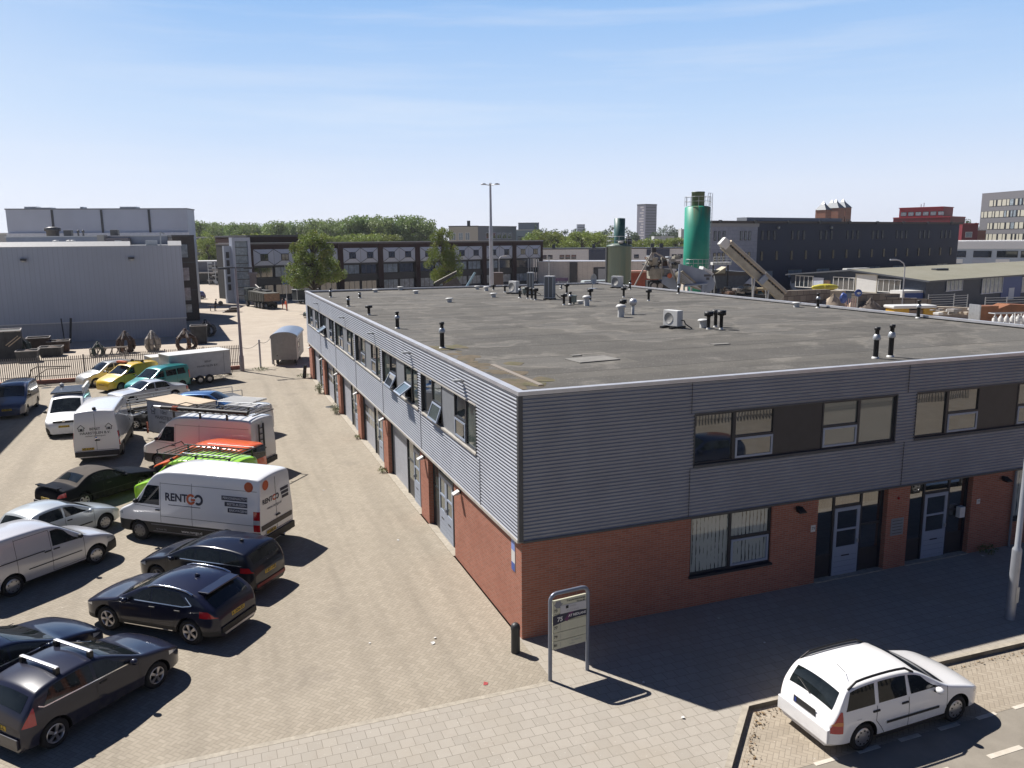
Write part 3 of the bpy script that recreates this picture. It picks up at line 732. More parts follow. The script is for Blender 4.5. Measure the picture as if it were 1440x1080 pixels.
class Car:
    def __init__(s, prof, W, belt, wb, wr=.31, zb=.2, tum=.3, r=.1, crown=.05, nose=.72, tail=.8, nl=.55, tl=.5, it=2):
        s.P = chaikin(prof, it); s.W = W; s.belt = belt; s.wb = wb; s.wr = wr; s.zb = zb; s.tum = tum; s.r = r; s.crown = crown
        s.nose, s.tail, s.nl, s.tl = nose, tail, nl, tl
        s.xf, s.xr = s.P[0][0], s.P[-1][0]
    def top(s, x):
        P = s.P
        if x >= P[0][0]: return P[0][1]
        for (x0, z0), (x1, z1) in zip(P, P[1:]):
            if x1 <= x <= x0: return z0+(z1-z0)*((x0-x)/(x0-x1) if x0 > x1 else 0)
        return P[-1][1]
    def hw(s, x):
        w = 1.
        if x > s.xf-s.nl:
            t = min(1, (x-(s.xf-s.nl))/s.nl); w = 1-(1-s.nose)*t**2.6
        if x < s.xr+s.tl:
            t = min(1, ((s.xr+s.tl)-x)/s.tl); w = 1-(1-s.tail)*t**2.6
        return s.W/2*w
    def side(s, x, z):
        w = s.hw(x); zm = s.belt*.62
        if z < zm: y = w*(1-.07*((zm-z)/zm)**2)
        elif z < s.belt: y = w*(1-.035*((z-zm)/(s.belt-zm))**2)
        else: y = w*.965-s.tum*(z-s.belt)
        return max(y, .1)
    def sect(s, x):
        zt = s.top(x); r = min(s.r, (zt-s.zb)*.3); zs = zt-r
        lv = [0, .1, .22, .34, .48]; top = zs-s.zb
        k = min(1., top*.95/.5)
        lv = [s.zb+l*k for l in lv]; n = 5
        lv += [lv[-1]+(zs-lv[-1])*(i/n) for i in range(1, n+1)]
        pts = [(0, s.zb), (s.side(x, s.zb)*.86, s.zb)]+[(s.side(x, z), z) for z in lv[1:]]
        ys = s.side(x, zs); c = min(s.crown, r*.6)
        for a in (25, 50, 72, 90):
            a = R(a); pts.append((ys-r+r*math.cos(a), zs+(r-c)*math.sin(a)))
        yt = ys-r
        pts += [(yt*f, zt-c*f*f) for f in (.66, .33, 0)]
        return pts
    def topz(s, x, y):
        zt = s.top(x); r = min(s.r, (zt-s.zb)*.3); yt = s.side(x, zt-r)-r; c = min(s.crown, r*.6)
        return zt-c*min(1.3, abs(y)/max(yt, .05))**2, yt
    def body(s, root, m, clad_j=0, m2=None, roofm=None):
        xs = [p[0] for p in s.P]; X = [xs[0]]
        for x in xs[1:]:
            while X[-1]-x > .28: X.append(X[-1]-.2)
            if X[-1]-x > .004: X.append(x)
        vs, fs, mi = [], [], []; secs = [s.sect(x) for x in X]; n = len(secs[0])
        ring = 2*n-2
        for x, sec in zip(X, secs):
            full = sec+[(-y, z) for y, z in sec[-2:0:-1]]
            vs += [(x, y, z) for y, z in full]
        for i in range(len(X)-1):
            for j in range(ring):
                k = (j+1) % ring; fs.append((i*ring+j, i*ring+k, (i+1)*ring+k, (i+1)*ring+j))
                jj = j if j < n-1 else ring-1-j
                mi.append(2 if jj <= clad_j and clad_j and m2 else (3 if roofm and jj >= n-6 and roofm[1] > X[i] > roofm[2] else 0))
        fs.append(list(range(ring))); mi.append(2 if m2 and clad_j > 3 else 0)
        fs.append([(len(X)-1)*ring+j for j in range(ring)][::-1]); mi.append(0)
        me = bpy.data.meshes.new('body'); me.from_pydata(vs, [], fs)
        for q in (m, M_WELL, m2 or m, roofm[0] if roofm else m): me.materials.append(q)
        me.polygons.foreach_set('material_index', mi)
        bm = bmesh.new(); bm.from_mesh(me); bmesh.ops.recalc_face_normals(bm, faces=bm.faces[:]); bm.to_mesh(me); bm.free()
        o = bpy.data.objects.new('body', me); COL.objects.link(o)
        c = MB()
        for sx in (1, -1):
            for sy in (1, -1):
                c.cyl((sx*s.wb/2, sy*(s.W/2-.34), s.wr+.015), (sx*s.wb/2, sy*(s.W/2+.2), s.wr+.015), s.wr+.055, n=28, m=M_WELL, smooth=True)
        co = c.build('cutter'); co.data.materials.clear()
        for q in (m, M_WELL): co.data.materials.append(q)
        co.data.polygons.foreach_set('material_index', [1]*len(co.data.polygons))
        md = o.modifiers.new('arches', 'BOOLEAN'); md.object = co; md.operation = 'DIFFERENCE'; md.solver = 'EXACT'
        dg = bpy.context.evaluated_depsgraph_get(); nm = bpy.data.meshes.new_from_object(o.evaluated_get(dg))
        o.modifiers.clear(); o.data = nm; bpy.data.meshes.remove(me); bpy.data.objects.remove(co); nm.name = 'body'
        bm = bmesh.new(); bm.from_mesh(nm)
        bmesh.ops.remove_doubles(bm, verts=bm.verts[:], dist=.0005)
        for f in bm.faces: f.smooth = True
        for e in bm.edges:
            e.smooth = not (len(e.link_faces) == 2 and e.calc_face_angle(0) > R(38))
        bm.to_mesh(nm); bm.free()
        o.parent = root; s.root = root; s.bo = o
        return o
    # --- patches lying on the body
    def gpatch(s, mb, fn, nu, nv, m):
        o = [fn(i/nu, j/nv) for j in range(nv+1) for i in range(nu+1)]
        mb.add(o, [(j*(nu+1)+i, j*(nu+1)+i+1, (j+1)*(nu+1)+i+1, (j+1)*(nu+1)+i) for j in range(nv) for i in range(nu)], m, True)
    def side_patch(s, mb, sy, xb0, xb1, xt0, xt1, z0, z1, m, off=.004, nu=8, nv=4, auto=True):
        def fn(u, v):
            x = (xb0+(xb1-xb0)*u)*(1-v)+(xt0+(xt1-xt0)*u)*v
            zz0, zz1 = z0(x) if callable(z0) else z0, z1
            zt = s.top(x); lim = zt-min(s.r, (zt-s.zb)*.3)-.015 if auto else zt
            zz1 = min(z1, lim); z = zz0+(max(zz1, zz0+.004)-zz0)*v
            return (x, sy*(s.side(x, z)+off), z)
        s.gpatch(mb, fn, nu, nv, m)
    def top_patch(s, mb, xa, xb, k0, k1, m, off=.005, nu=8, nv=8, y0=None, y1=None):
        def fn(u, v):
            x = xa+(xb-xa)*u; kk = k0+(k1-k0)*u; yt = s.topz(x, 0)[1]
            y = (-1+2*v)*yt*kk if y0 is None else y0+(y1-y0)*v
            z = s.topz(x, y)[0]; sl = (s.top(x-.02)-s.top(x+.02))/.04
            nx, nz = sl, 1.; q = math.hypot(nx, nz)
            return (x+off*nx/q, y, z+off*nz/q)
        s.gpatch(mb, fn, nu, nv, m)
    def windscreen(s, xa, xb, k0=.98, k1=.98, name='windscreen', m=None):
        b = MB(); s.top_patch(b, xa, xb, k0, k1, m or M_CGLASS); return b.build(name, s.root)
    def windows(s, lst, zb, zt=9, m=None):
        """side windows of both sides: (bottom front x, bottom rear x, top front x, top rear x)"""
        for sy in (1, -1):
            for w in lst:
                b = MB(); s.side_patch(b, sy, *w, zb, zt, m or M_CGLASS); b.build('window', s.root)
    def line(s, sy, pts, w=.012, m=None, off=.003, mb=None):
        """thin strip along a line of (x, z) points on a side"""
        b = mb or MB()
        for (x0, z0), (x1, z1) in zip(pts, pts[1:]):
            L = math.hypot(x1-x0, z1-z0); px, pz = -(z1-z0)/L*w/2, (x1-x0)/L*w/2; n = max(1, int(L/.15))
            for i in range(n):
                q = []
                for t in (i/n, (i+1)/n):
                    for k in (1, -1):
                        x, z = x0+(x1-x0)*t+k*px, z0+(z1-z0)*t+k*pz; q.append((x, sy*(s.side(x, z)+off), z))
                b.add([q[0], q[1], q[3], q[2]], [(0, 1, 2, 3)], m or M_SEAM)
        return b
    def seams(s, doors, zlo, zhi):
        for sy in (1, -1):
            b = MB()
            for d in doors: s.line(sy, d, mb=b)
            b.build('door_seam', s.root)
    def handles(s, xs, z, m=None, w=.18):
        for sy in (1, -1):
            for x in xs:
                b = MB(); y = s.side(x, z); b.bbox(x-w/2, sy*y-.02, z-.02, x+w/2, sy*y+.035, z+.02, m or M_TRIMB, .008); b.build('door_handle', s.root)
    def mirrors(s, x, z, m):
        for sy in (1, -1):
            b = MB(); y = s.side(x, z); b.blob((x, sy*(y+.12), z+.05), .1, m, 2, 0., (.75, 1.0, .75)); b.cyl((x, sy*(y-.02), z-.02), (x, sy*(y+.1), z), .025, n=6, m=M_TRIMB); b.build('mirror', s.root)
    def wheels(s, rim=None, style='spoke', n=5, face=None):
        rim = rim or M_ALLOY; r = s.wr; w = .2
        proto = None
        for sx in (1, -1):
            for sy in (1, -1):
                loc = (sx*s.wb/2, sy*(s.W/2-.025), r)
                if proto is None or True:
                    b = MB(); q = lambda a: -sy*a
                    b.lathe([(r*.62, q(w)), (r*.9, q(w)), (r, q(w*.85)), (r, q(w*.15)), (r*.93, q(.0)), (r*.70, q(-.006)), (r*.66, q(.02)), (r*.64, q(w*.5))], 28, M_TYRE, axis='Y')
                    o = b.build('wheel', s.root, loc)
                    b = MB()
                    if style == 'cap':
                        b.lathe([(r*.66, q(.012)), (r*.60, q(.0)), (r*.45, q(-.004)), (r*.2, q(-.014)), (0, q(-.016))], 28, rim, axis='Y')
                        for k in range(n):
                            a = 2*math.pi*k/n; b.lathe([(r*.065, q(-.012)), (0, q(-.0125))], 8, M_WELL, (r*.47*math.cos(a), 0, r*.47*math.sin(a)), 'Y')
                    else:
                        b.lathe([(r*.66, q(.012)), (r*.62, q(-.002)), (r*.58, q(.004)), (r*.56, q(.07))], 28, rim, axis='Y')
                        b.lathe([(r*.57, q(.075)), (0, q(.075))], 20, M_WELL, axis='Y')
                        b.lathe([(r*.15, q(.02)), (r*.13, q(.0)), (0, q(-.004))], 14, rim, axis='Y')
                        for k in range(n):
                            for dv in ((-.11, .11) if style == 'twin' else (0,)):
                                a = 2*math.pi*k/n; a2 = a+dv; ww = r*(.05 if style == 'twin' else .085)
                                u = Vector((math.cos(a), 0, math.sin(a))); u2 = Vector((math.cos(a2), 0, math.sin(a2))); t = Vector((-math.sin(a), 0, math.cos(a)))
                                p0, p1 = u*r*.1, u2*r*.6; v = []
                                for p, hw_ in ((p0, ww*1.2), (p1, ww)):
                                    for s1 in (1, -1):
                                        for yy in (q(.0), q(.04)): v.append(p+t*hw_*s1+Vector((0, yy, 0)))
                                b.add(v, [(0, 2, 6, 4), (1, 3, 7, 5), (0, 1, 5, 4), (2, 3, 7, 6)], rim)
                    b.build('rim', o)
    def side_lamp(s, name, x0, x1, z0, z1, m, off=.006, dz=0., extra=None):
        for sy in (1, -1):
            b = MB(); s.side_patch(b, sy, x0, x1, x0+dz, x1+dz, z0, z1, m, off, 6, 4, True)
            if extra: s.side_patch(b, sy, x0, x1, x0, x1, extra[0], extra[1], extra[2], off+.003, 4, 2, True)
            b.build(name, s.root)
    def end_box(s, name, rear, y0, y1, z0, z1, m, d=.02, off=0.):
        x = s.xr if rear else s.xf; k = -1 if rear else 1
        b = MB(); b.bbox(min(x+k*off, x+k*(off+d)), y0, z0, max(x+k*off, x+k*(off+d)), y1, z1, m, min(d*.3, .012)); return b.build(name, s.root)
    def plate(s, rear, z, m, txt, yc=0., off=.0, w=.52):
        o = s.end_box('number_plate', rear, yc-w/2, yc+w/2, z-.055, z+.055, m, .015, off)
        vs, fs = text_mesh(txt, .12, .004); x = (s.xr-off-.0165) if rear else (s.xf+off+.0165); k = -1 if rear else 1
        b = MB(); b.add([(x, yc+k*u, z+v) for u, v in vs], fs, M_INK); b.build('plate_text', o)
    def decal(s, sy, body, x, z, size, m, bold=0., shear=0., align='CENTER', spacing=1., name='lettering'):
        vs, fs = text_mesh(body, size, bold, align, shear, spacing); b = MB()
        b.add([(x-sy*u, sy*(s.side(x-sy*u, z+v)+.006), z+v) for u, v in vs], fs, m); return b.build(name, s.root)
    def rear_decal(s, body, y, z, size, m, bold=0., name='lettering', off=.006):
        vs, fs = text_mesh(body, size, bold); b = MB(); b.add([(s.xr-off, y-u, z+v) for u, v in vs], fs, m); return b.build(name, s.root)
    def rails(s, x0, x1, m=None, h=.05, inset=.06):
        for sy in (1, -1):
            pts = []
            for i in range(9):
                x = x0+(x1-x0)*i/8; zt = s.top(x); y = s.side(x, zt-.1)-inset; pts.append((x, sy*y, s.topz(x, y)[0]+(h if 0 < i < 8 else 0)))
            b = MB(); b.tube(pts, .026, 6, m or M_TRIMB); b.build('roof_rail', s.root)

def place(name, label, cat, x, y, deg, z=0., group=None):
    return thing(name, label, cat, (x, y, z), R(deg), group)
LOT = 'vehicles parked in the yard'
def sprinter(x, y, deg, label, m=None, H=2.62, style='cap', wbase=3.66, rearw=1.25, group=LOT):
    t = place('delivery_van', label, 'van', x, y, deg, 0, group); h = wbase/2
    c = Car([(h+1.0, .55), (h+.97, .85), (h+.9, 1.05), (h+.72, 1.17), (h+.35, 1.32), (h+.16, 1.42), (h-.30, 1.98), (h-.62, H-.22), (h-.95, H-.06), (h-1.5, H), (-h, H), (-h-rearw+.3, H-.01), (-h-rearw+.05, H-.05), (-h-rearw, H-.14)],
            1.99, 1.35, wbase, .35, .26, .105, .13, .05, .74, .965, .5, .15, 2)
    c.body(t, m or M_VANW, 4, M_TRIMB)
    c.windscreen(h+.13, h-.62, .95, .95)
    c.windows([(h+.02, h-.92, h-.36, h-.92)], lambda x: 1.36+max(0, (h-.25-x))*-.02, 2.02)
    for sy in (1, -1):
        b = MB(); c.side_patch(b, sy, h+.26, h+.03, h-.06, h-.12, 1.34, 1.72, M_TRIMB); b.build('corner_panel', t)
    c.seams([[(h-.97, .6), (h-.97, 2.15)], [(h-2.25, .6), (h-2.25, 2.2)], [(h-.97, .98), (-h-rearw+.1, .98)], [(h-.97, 2.12), (-h-rearw+.1, 2.12)], [(h+.12, 1.3), (h-.97, 1.25)]], 0, 0)
    c.handles([h-.86], 1.18); c.mirrors(h-.03, 1.42, M_TRIMB); c.wheels(M_DARKRIM, 'cap', 8)
    c.side_lamp('headlight', h+.98, h+.62, .93, 1.17, M_HEADL)
    c.side_lamp('taillight', -h-rearw+.24, -h-rearw+.005, .78, 1.46, M_TAIL, .008, 0, (1.02, 1.17, M_HEADL))
    c.end_box('bumper', True, -.95, .95, .32, .56, M_TRIMB, .07); c.end_box('bumper', False, -.72, .72, .3, .62, M_TRIMB, .03)
    c.end_box('grille', False, -.5, .5, .66, .86, M_TRIMB, .02, -.02)
    b = MB(); b.box(c.xr-.004, -.006, .6, c.xr-.001, .006, H-.2, M_SEAM); b.box(c.xr-.004, -.85, .6, c.xr-.001, .85, .612, M_SEAM); b.build('door_seam', t)
    b = MB(); b.bbox(c.xr-.05, -.16, 1.05, c.xr, .06, 1.10, M_TRIMB, .01); b.build('door_handle', t)
    return c, t
M_VANW = paint('white_lacquer', (.74, .75, .76), 0, .35)

# --- yard row nearest the building
M_ORANGE = mat('logo_orange', (.72, .13, .03), .5); M_NAVY = mat('logo_navy', (.015, .018, .05), .5); M_LOGOW = mat('logo_white', (.8, .8, .8), .5); M_LOGOG = mat('logo_grey', (.25, .26, .3), .5)
def ring(c, sy, x, z, r0, r1, a0, a1, m, name='logo'):
    b = MB(); n = 22; v = []
    for i in range(n+1):
        a = a0+(a1-a0)*i/n
        for r in (r0, r1):
            u, w = r*math.cos(a), r*math.sin(a); v.append((x-sy*u, sy*(c.side(x-sy*u, z+w)+.007), z+w) if sy else (c.xr-.007, x-u, z+w))
    b.add(v, [(2*i, 2*i+1, 2*i+3, 2*i+2) for i in range(n)], m); return b.build(name, c.root)
c, t = sprinter(-7.71, 11.23, 142.2, 'white high-roof rental van with orange and navy RENTGO lettering and orange dots')
h = 1.83
for sy in (1, -1):
    x0, z0 = h-1.62 if sy == 1 else h-2.9, 1.66
    c.decal(sy, 'RENT', h-1.62 if sy == 1 else h-2.55, z0, .37, M_NAVY, .012)
    gx = x0-sy*.60 if sy == 1 else h-2.55+.60
    ring(c, sy, gx, z0, .10, .185, .7, 5.8, M_ORANGE); ring(c, sy, gx-sy*.30, z0, .10, .185, -2.3, 2.7, M_NAVY)
    b = MB(); c.line(sy, [(gx-sy*.0, z0-.01), (gx-sy*.17, z0-.01)], .07, M_ORANGE, .007, b); c.line(sy, [(h-1.3, z0-.26), (h-2.6, z0-.26)], .02, M_NAVY, .006, b); b.build('logo', t)
    for k, (w, tx) in enumerate(((1.0, "PERSONENAUTO'S"), (.88, 'BESTELBUSSEN'), (.76, 'BAKWAGENS'))):
        xr = -h-.78 if sy == 1 else -h+.3; xl = xr+w if sy == 1 else xr+w; z = 1.83-k*.2
        b = MB(); c.line(sy, [(xl, z), (xr, z)], .15, M_NAVY, .006, b); b.build('logo_bar', t)
        vs, fs = text_mesh(tx, .115, .002); b = MB(); xm = (xl+xr)/2-sy*.03
        b.add([(xm-sy*u, sy*(c.side(xm-sy*u, z+v)+.009), z+v) for u, v in vs], fs, M_LOGOW); b.build('lettering', t)
    ring(c, sy, -h-.83, 2.26, 0, .17, 0, 6.2832, M_ORANGE, 'orange_dot'); ring(c, sy, -h-.83, 2.26, .12, .135, 0, 6.2832, mat('logo_rust', (.4, .08, .03), .5), 'dot_ring')
    c.decal(sy, 'www.rentgo.nl', h-2.2, .50, .14, M_LOGOW, .002)
    c.decal(sy, 'te huur bij', h-.95, .50, .10, M_LOGOG, .001)
    for q_ in ([(h-.6, .41), (-h+.55, .41)], [(h-.55, .66), (-h+.5, .66)]):
        b = MB(); c.line(sy, q_, .022, M_LOGOG, .006, b); b.build('side_moulding', t)
c.rear_decal('RENT', .48, 1.72, .23, M_NAVY, .008)
ring(c, 0, .09, 1.72, .055, .105, .7, 5.8, M_ORANGE); ring(c, 0, -.08, 1.72, .055, .105, -2.3, 2.7, M_NAVY)
c.rear_decal('www.rentgo.nl', .1, 1.45, .14, M_LOGOG, .002)
for k in range(3):
    b = MB(); b.box(c.xr-.008, -.75, 1.82-k*.14, c.xr-.005, -.28-k*.04, 1.92-k*.14, M_NAVY); b.build('logo_bar', t)
ring(c, 0, .55, 2.27, 0, .17, 0, 6.2832, M_ORANGE, 'orange_dot'); ring(c, 0, .55, 2.27, .12, .135, 0, 6.2832, mat('logo_rust', (.4, .08, .03), .5), 'dot_ring')
b = MB(); b.box(c.xr-.012, -.9, .78, c.xr-.002, .9, .95, mat('rear_band', (.06, .05, .05), .5)); b.build('rear_band', t)
c.plate(True, .66, M_PLATEY, '1-VRB-47', .38, .02)
b = MB(); b.cyl((c.xr-.0, -.05, .36), (c.xr-.22, -.05, .34), .03, n=8, m=M_TRIMB); b.blob((c.xr-.22, -.05, .4), .04, M_CHROME, 1, 0); b.build('tow_bar', t)

M_CRAFT = paint('white_lacquer_b', (.70, .70, .70), 0, .38)
c, t = sprinter(-7.52, 20.72, 142.6, 'white high-roof van with a loaded roof rack and a black ladder on its back door', M_CRAFT, 2.55)
b = MB()
for k in range(6): b.box(c.xr-.09, .0, .7+k*.27, c.xr-.05, .38, .735+k*.27, M_BLACK)
for y in (.02, .36): b.box(c.xr-.095, y-.028, .42, c.xr-.045, y+.028, 2.25, M_BLACK)
b.build('rear_ladder', t)
b = MB(); zt = 2.72
for k in range(11): b.box(1.0-k*.42, -.8, zt-.02, 1.05-k*.42, .8, zt+.02, M_TRIMB)
for y in (-.82, .82): b.cyl((1.15, y, zt), (-3.0, y, zt), .022, n=6, m=M_TRIMB)
b.tube([(1.15, .82, zt), (1.3, .5, zt+.14), (1.3, -.5, zt+.14), (1.15, -.82, zt)], .02, 6, M_TRIMB)
b.tube([(-3.0, -.82, zt), (-3.0, -.82, zt+.2), (-.2, -.82, zt+.2), (-.2, -.82, zt)], .018, 6, M_STEEL)
b.tube([(-3.0, -.82, zt+.2), (-3.0, .3, zt+.2), (-3.0, .3, zt)], .018, 6, M_STEEL)
for k in (0, -1.4, -2.8):
    for y in (-.8, .8): b.box(.9+k, y-.03, 2.44, .98+k, y+.03, zt, M_TRIMB)
b.build('roof_rack', t)
b = MB(); b.cyl((1.75, .62, zt+.1), (-2.9, .74, zt+.1), .09, n=10, m=M_TRIMB); b.cyl((2.15, .60, zt+.12), (1.75, .61, zt+.12), .06, n=10, m=M_STEEL); 
o = tag(b.build('pipe_tube', None, (0, 0, 0)), 'long black storage tube lashed on top of the white van with the ladder', 'tube'); o.matrix_world = Matrix.Translation((-7.52, 20.72, 0)) @ Matrix.Rotation(R(142.6), 4, 'Z')
b = MB()
for k in range(4): b.lathe([(.1, -.02), (.13, 0), (.1, .02)], 10, mat('orange_strap', (.5, .1, .03), .7), (1.05-.07*k, .68, zt+.1), 'X')
b.build('strap', o)
# reddish glow of the orange van is left to the light itself

# generic family-car profiles -------------------------------------------------
def estate_prof(f, r, h, H, bl, cowl=.95, roofx=.15, tail=.25, tailz=.98, noseh=.66, hood=.90):
    return [(h+f, .42), (h+f-.03, noseh-.08), (h+f-.12, noseh+.04), (h+f-.45, hood-.09), (cowl+.5, hood-.03), (cowl+.06, hood+.05), (cowl-.45, H-.23), (roofx, H-.03), (-.45, H), (-h+.15, H-.02), (-h-r+tail+.1, H-.07), (-h-r+tail-.02, H-.16), (-h-r+.1, tailz+.05), (-h-r+.04, tailz-.12), (-h-r, tailz-.22)]
def hatch(c, t, w, zb, ws, rear, hand, mx, doors):
    c.windscreen(*ws); c.windows(w, zb)
    c.windscreen(*rear, name='rear_window'); c.handles(hand, c.belt-.1); c.mirrors(mx, c.belt-.02, M_BODY[0]); c.seams(doors, 0, 0)
M_BODY = [None]

# white estate on the road side
M_BODY[0] = paint('white_car_lacquer', (.80, .80, .80), 0, .3)
t = place('parked_car', 'white estate car with black roof rails parked alone in the roadside bay', 'car', 6.17, -5.78, 1.2, ROADZ)
h = 1.305
c = Car([(h+.84, .42), (h+.81, .60), (h+.72, .70), (h+.35, .84), (1.25, .93), (.93, 1.0), (.42, 1.30), (.12, 1.44), (-.4, 1.49), (-1.2, 1.48), (-1.62, 1.43), (-1.75, 1.37), (-1.98, .98), (-2.04, .84), (-2.1, .74)], 1.71, .93, 2.61, .305, .19, .30, .1, .05, .72, .84, .6, .4)
c.body(t, M_BODY[0])
hatch(c, t, [(.86, -.05, .28, -.07), (-.16, -.92, -.14, -.88), (-1.02, -1.78, -.98, -1.62)], .97, (.90, .20), (-1.77, -1.97, .93, .9), [-.02-.2, -1.0], .62,
      [[(.98, .35), (.98, .93)], [(-.11, .28), (-.11, .93)], [(-1.0, .62), (-.97, .93)], [(-.11, .28), (-.72, .28)], [(.98, .30), (-.11, .28)], [(-1.0, .62), (-.86, .45), (-.76, .3)]])
c.wheels(M_ALLOY, 'cap', 9); c.rails(.1, -1.65, M_BLACK, .085, .03)
c.side_lamp('headlight', h+.82, h+.5, .60, .74, M_HEADL); c.side_lamp('taillight', -1.86, -2.09, .53, .98, M_TAIL, .007, 0, (.70, .78, M_AMBER))
for sy in (1, -1):
    b = MB(); c.line(sy, [(.75, .52), (-.72, .52)], .055, M_TRIMB, .012, b); b.build('side_moulding', t)
    b = MB(); c.line(sy, [(.98, .235), (-.98, .235)], .07, M_TRIMB, .008, b); b.build('sill_cover', t)
c.end_box('bumper', True, -.73, .73, .3, .6, M_BODY[0], .06); c.plate(True, .74, M_PLATEW, 'NX 48 KLT', 0, -.015, .56)
b = MB(); b.box(c.xr-.007, -.32, .665, c.xr-.001, .32, .815, M_TRIMB); b.build('plate_holder', t); b = MB(); b.box(c.xr-.0165, .23, .69, c.xr-.0152, .275, .79, mat('euro_blue', (.02, .06, .35), .5)); b.build('plate_band', t)
b = MB(); c.line(-1, [(-1.45, .74), (-1.45, .755)], .13, mat('fuel_flap', (.7, .7, .7), .35), .004, b); b.build('fuel_flap', t)
b = MB(); b.cyl((-1.35, -.3, 1.47), (-1.6, -.3, 1.72), .006, n=5, m=M_BLACK); b.build('aerial', t)
b = MB(); b.tube([(-1.99, .0, 1.0), (-1.93, .35, 1.1), (-1.93, .42, 1.12)], .012, 5, M_BLACK); b.build('rear_wiper', t)
b = MB(); c.top_patch(b, .97, .86, 1., 1., M_BLACK); b.build('wiper_cowl', t)

# dark crossover
M_BODY[0] = paint('midnight_lacquer', (.010, .012, .030), 0, .3)
t = place('parked_car', 'dark violet crossover car with silver roof rails and a roof spoiler', 'car', -8.48, 4.44, 141.3, 0, LOT)
h = 1.325
c = Car([(h+.88, .45), (h+.86, .66), (h+.76, .80), (h+.35, .93), (1.2, 1.0), (.92, 1.05), (.35, 1.33), (.0, 1.45), (-.5, 1.49), (-1.1, 1.45), (-1.5, 1.36), (-1.62, 1.31), (-2.02, 1.02), (-2.1, .92), (-2.17, .78)], 1.83, 1.0, 2.65, .345, .22, .34, .11, .05, .70, .80, .6, .45)
c.body(t, M_BODY[0], 2, M_TRIMB)
hatch(c, t, [(.80, -.12, .15, -.12), (-.18, -1.35, -.16, -1.0)], 1.03, (.88, .08), (-1.66, -2.0, .9, .88), [-.05-.15, -1.0], .58, [[(.85, .4), (.85, 1.0)], [(-.15, .34), (-.15, 1.0)], [(-.98, .75), (-1.05, 1.0)], [(.85, .36), (-.8, .34)], [(-.98, .75), (-.86, .5), (-.8, .35)]])
c.wheels(mat('machined_rim', (.45, .44, .46), .3, .7), 'twin', 5); c.rails(.0, -1.4, M_CHROME, .03, .02)
for sy in (1, -1):
    b = MB(); c.line(sy, [(.85, 1.02), (-1.15, 1.02), (-1.42, 1.07), (-1.2, 1.25)], .025, M_CHROME, .006, b); b.build('chrome_trim', t)
    b = MB(); c.line(sy, [(.75, .33), (-.8, .33)], .02, M_CHROME, .006, b); b.build('sill_trim', t)
c.side_lamp('headlight', h+.86, h+.45, .70, .83, M_HEADL); c.side_lamp('taillight', -1.68, -2.15, .80, .97, M_TAIL)
b = MB(); b.bbox(-1.78, -.62, 1.325, -1.45, .62, 1.365, M_BODY[0], .015); b.build('spoiler', t)
c.plate(True, .70, M_PLATEY, 'K-504-RK', 0, -.01); c.end_box('bumper', True, -.7, .7, .36, .52, M_TRIMB, .05); c.end_box('skid_plate', True, -.6, .6, .3, .36, M_ALLOY, .06)
b = MB(); b.blob((-.95, 0, 1.50), .06, M_BODY[0], 2, 0, (1.6, .4, .8)); b.build('aerial', t)

# black estate beside the rental van
M_BODY[0] = paint('black_lacquer', (.006, .008, .018), 0, .28)
t = place('parked_car', 'black estate car with red taillights between the rental van and the crossover', 'car', -7.42, 7.02, 140.5, 0, LOT)
h = 1.3
c = Car([(h+.86, .45), (h+.84, .62), (h+.74, .74), (h+.35, .90), (1.3, .97), (1.0, 1.02), (.42, 1.30), (.05, 1.43), (-.5, 1.47), (-1.2, 1.45), (-1.72, 1.38), (-1.82, 1.33), (-2.02, 1.0), (-2.08, .9), (-2.13, .75)], 1.75, .97, 2.6, .32, .2, .33, .11, .05, .70, .80, .6, .45)
c.body(t, M_BODY[0])
hatch(c, t, [(.86, -.05, .22, -.05), (-.12, -1.0, -.12, -.92), (-1.06, -1.75, -1.0, -1.55)], 1.0, (.95, .12), (-1.84, -2.0, .9, .88), [-.2, -1.05], .62, [[(.9, .35), (.9, .97)], [(-.08, .3), (-.08, .97)], [(-1.02, .7), (-1.03, .97)]])
c.wheels(M_DARKRIM, 'spoke', 5); c.side_lamp('headlight', h+.84, h+.40, .64, .79, M_HEADL); c.side_lamp('taillight', -1.72, -2.1, .80, .95, M_TAIL)
for sy in (1, -1):
    b = MB(); c.line(sy, [(.86, .985), (-1.75, 1.0)], .022, M_CHROME, .006, b); b.build('chrome_trim', t)
c.plate(True, .66, M_PLATEY, 'T-871-NB', 0, -.01); c.end_box('bumper', True, -.68, .68, .32, .42, mat('reflector_red', (.25, .02, .02), .4), .03)
b = MB(); b.lathe([(.0, -.012), (.055, -.01), (.06, 0)], 14, M_CHROME, (-2.04, 0, .90), 'X'); b.build('badge', t)
b = MB(); b.blob((-1.25, .1, 1.47), .05, M_TRIMB, 1, 0, (1.8, .4, 1)); b.build('aerial', t)

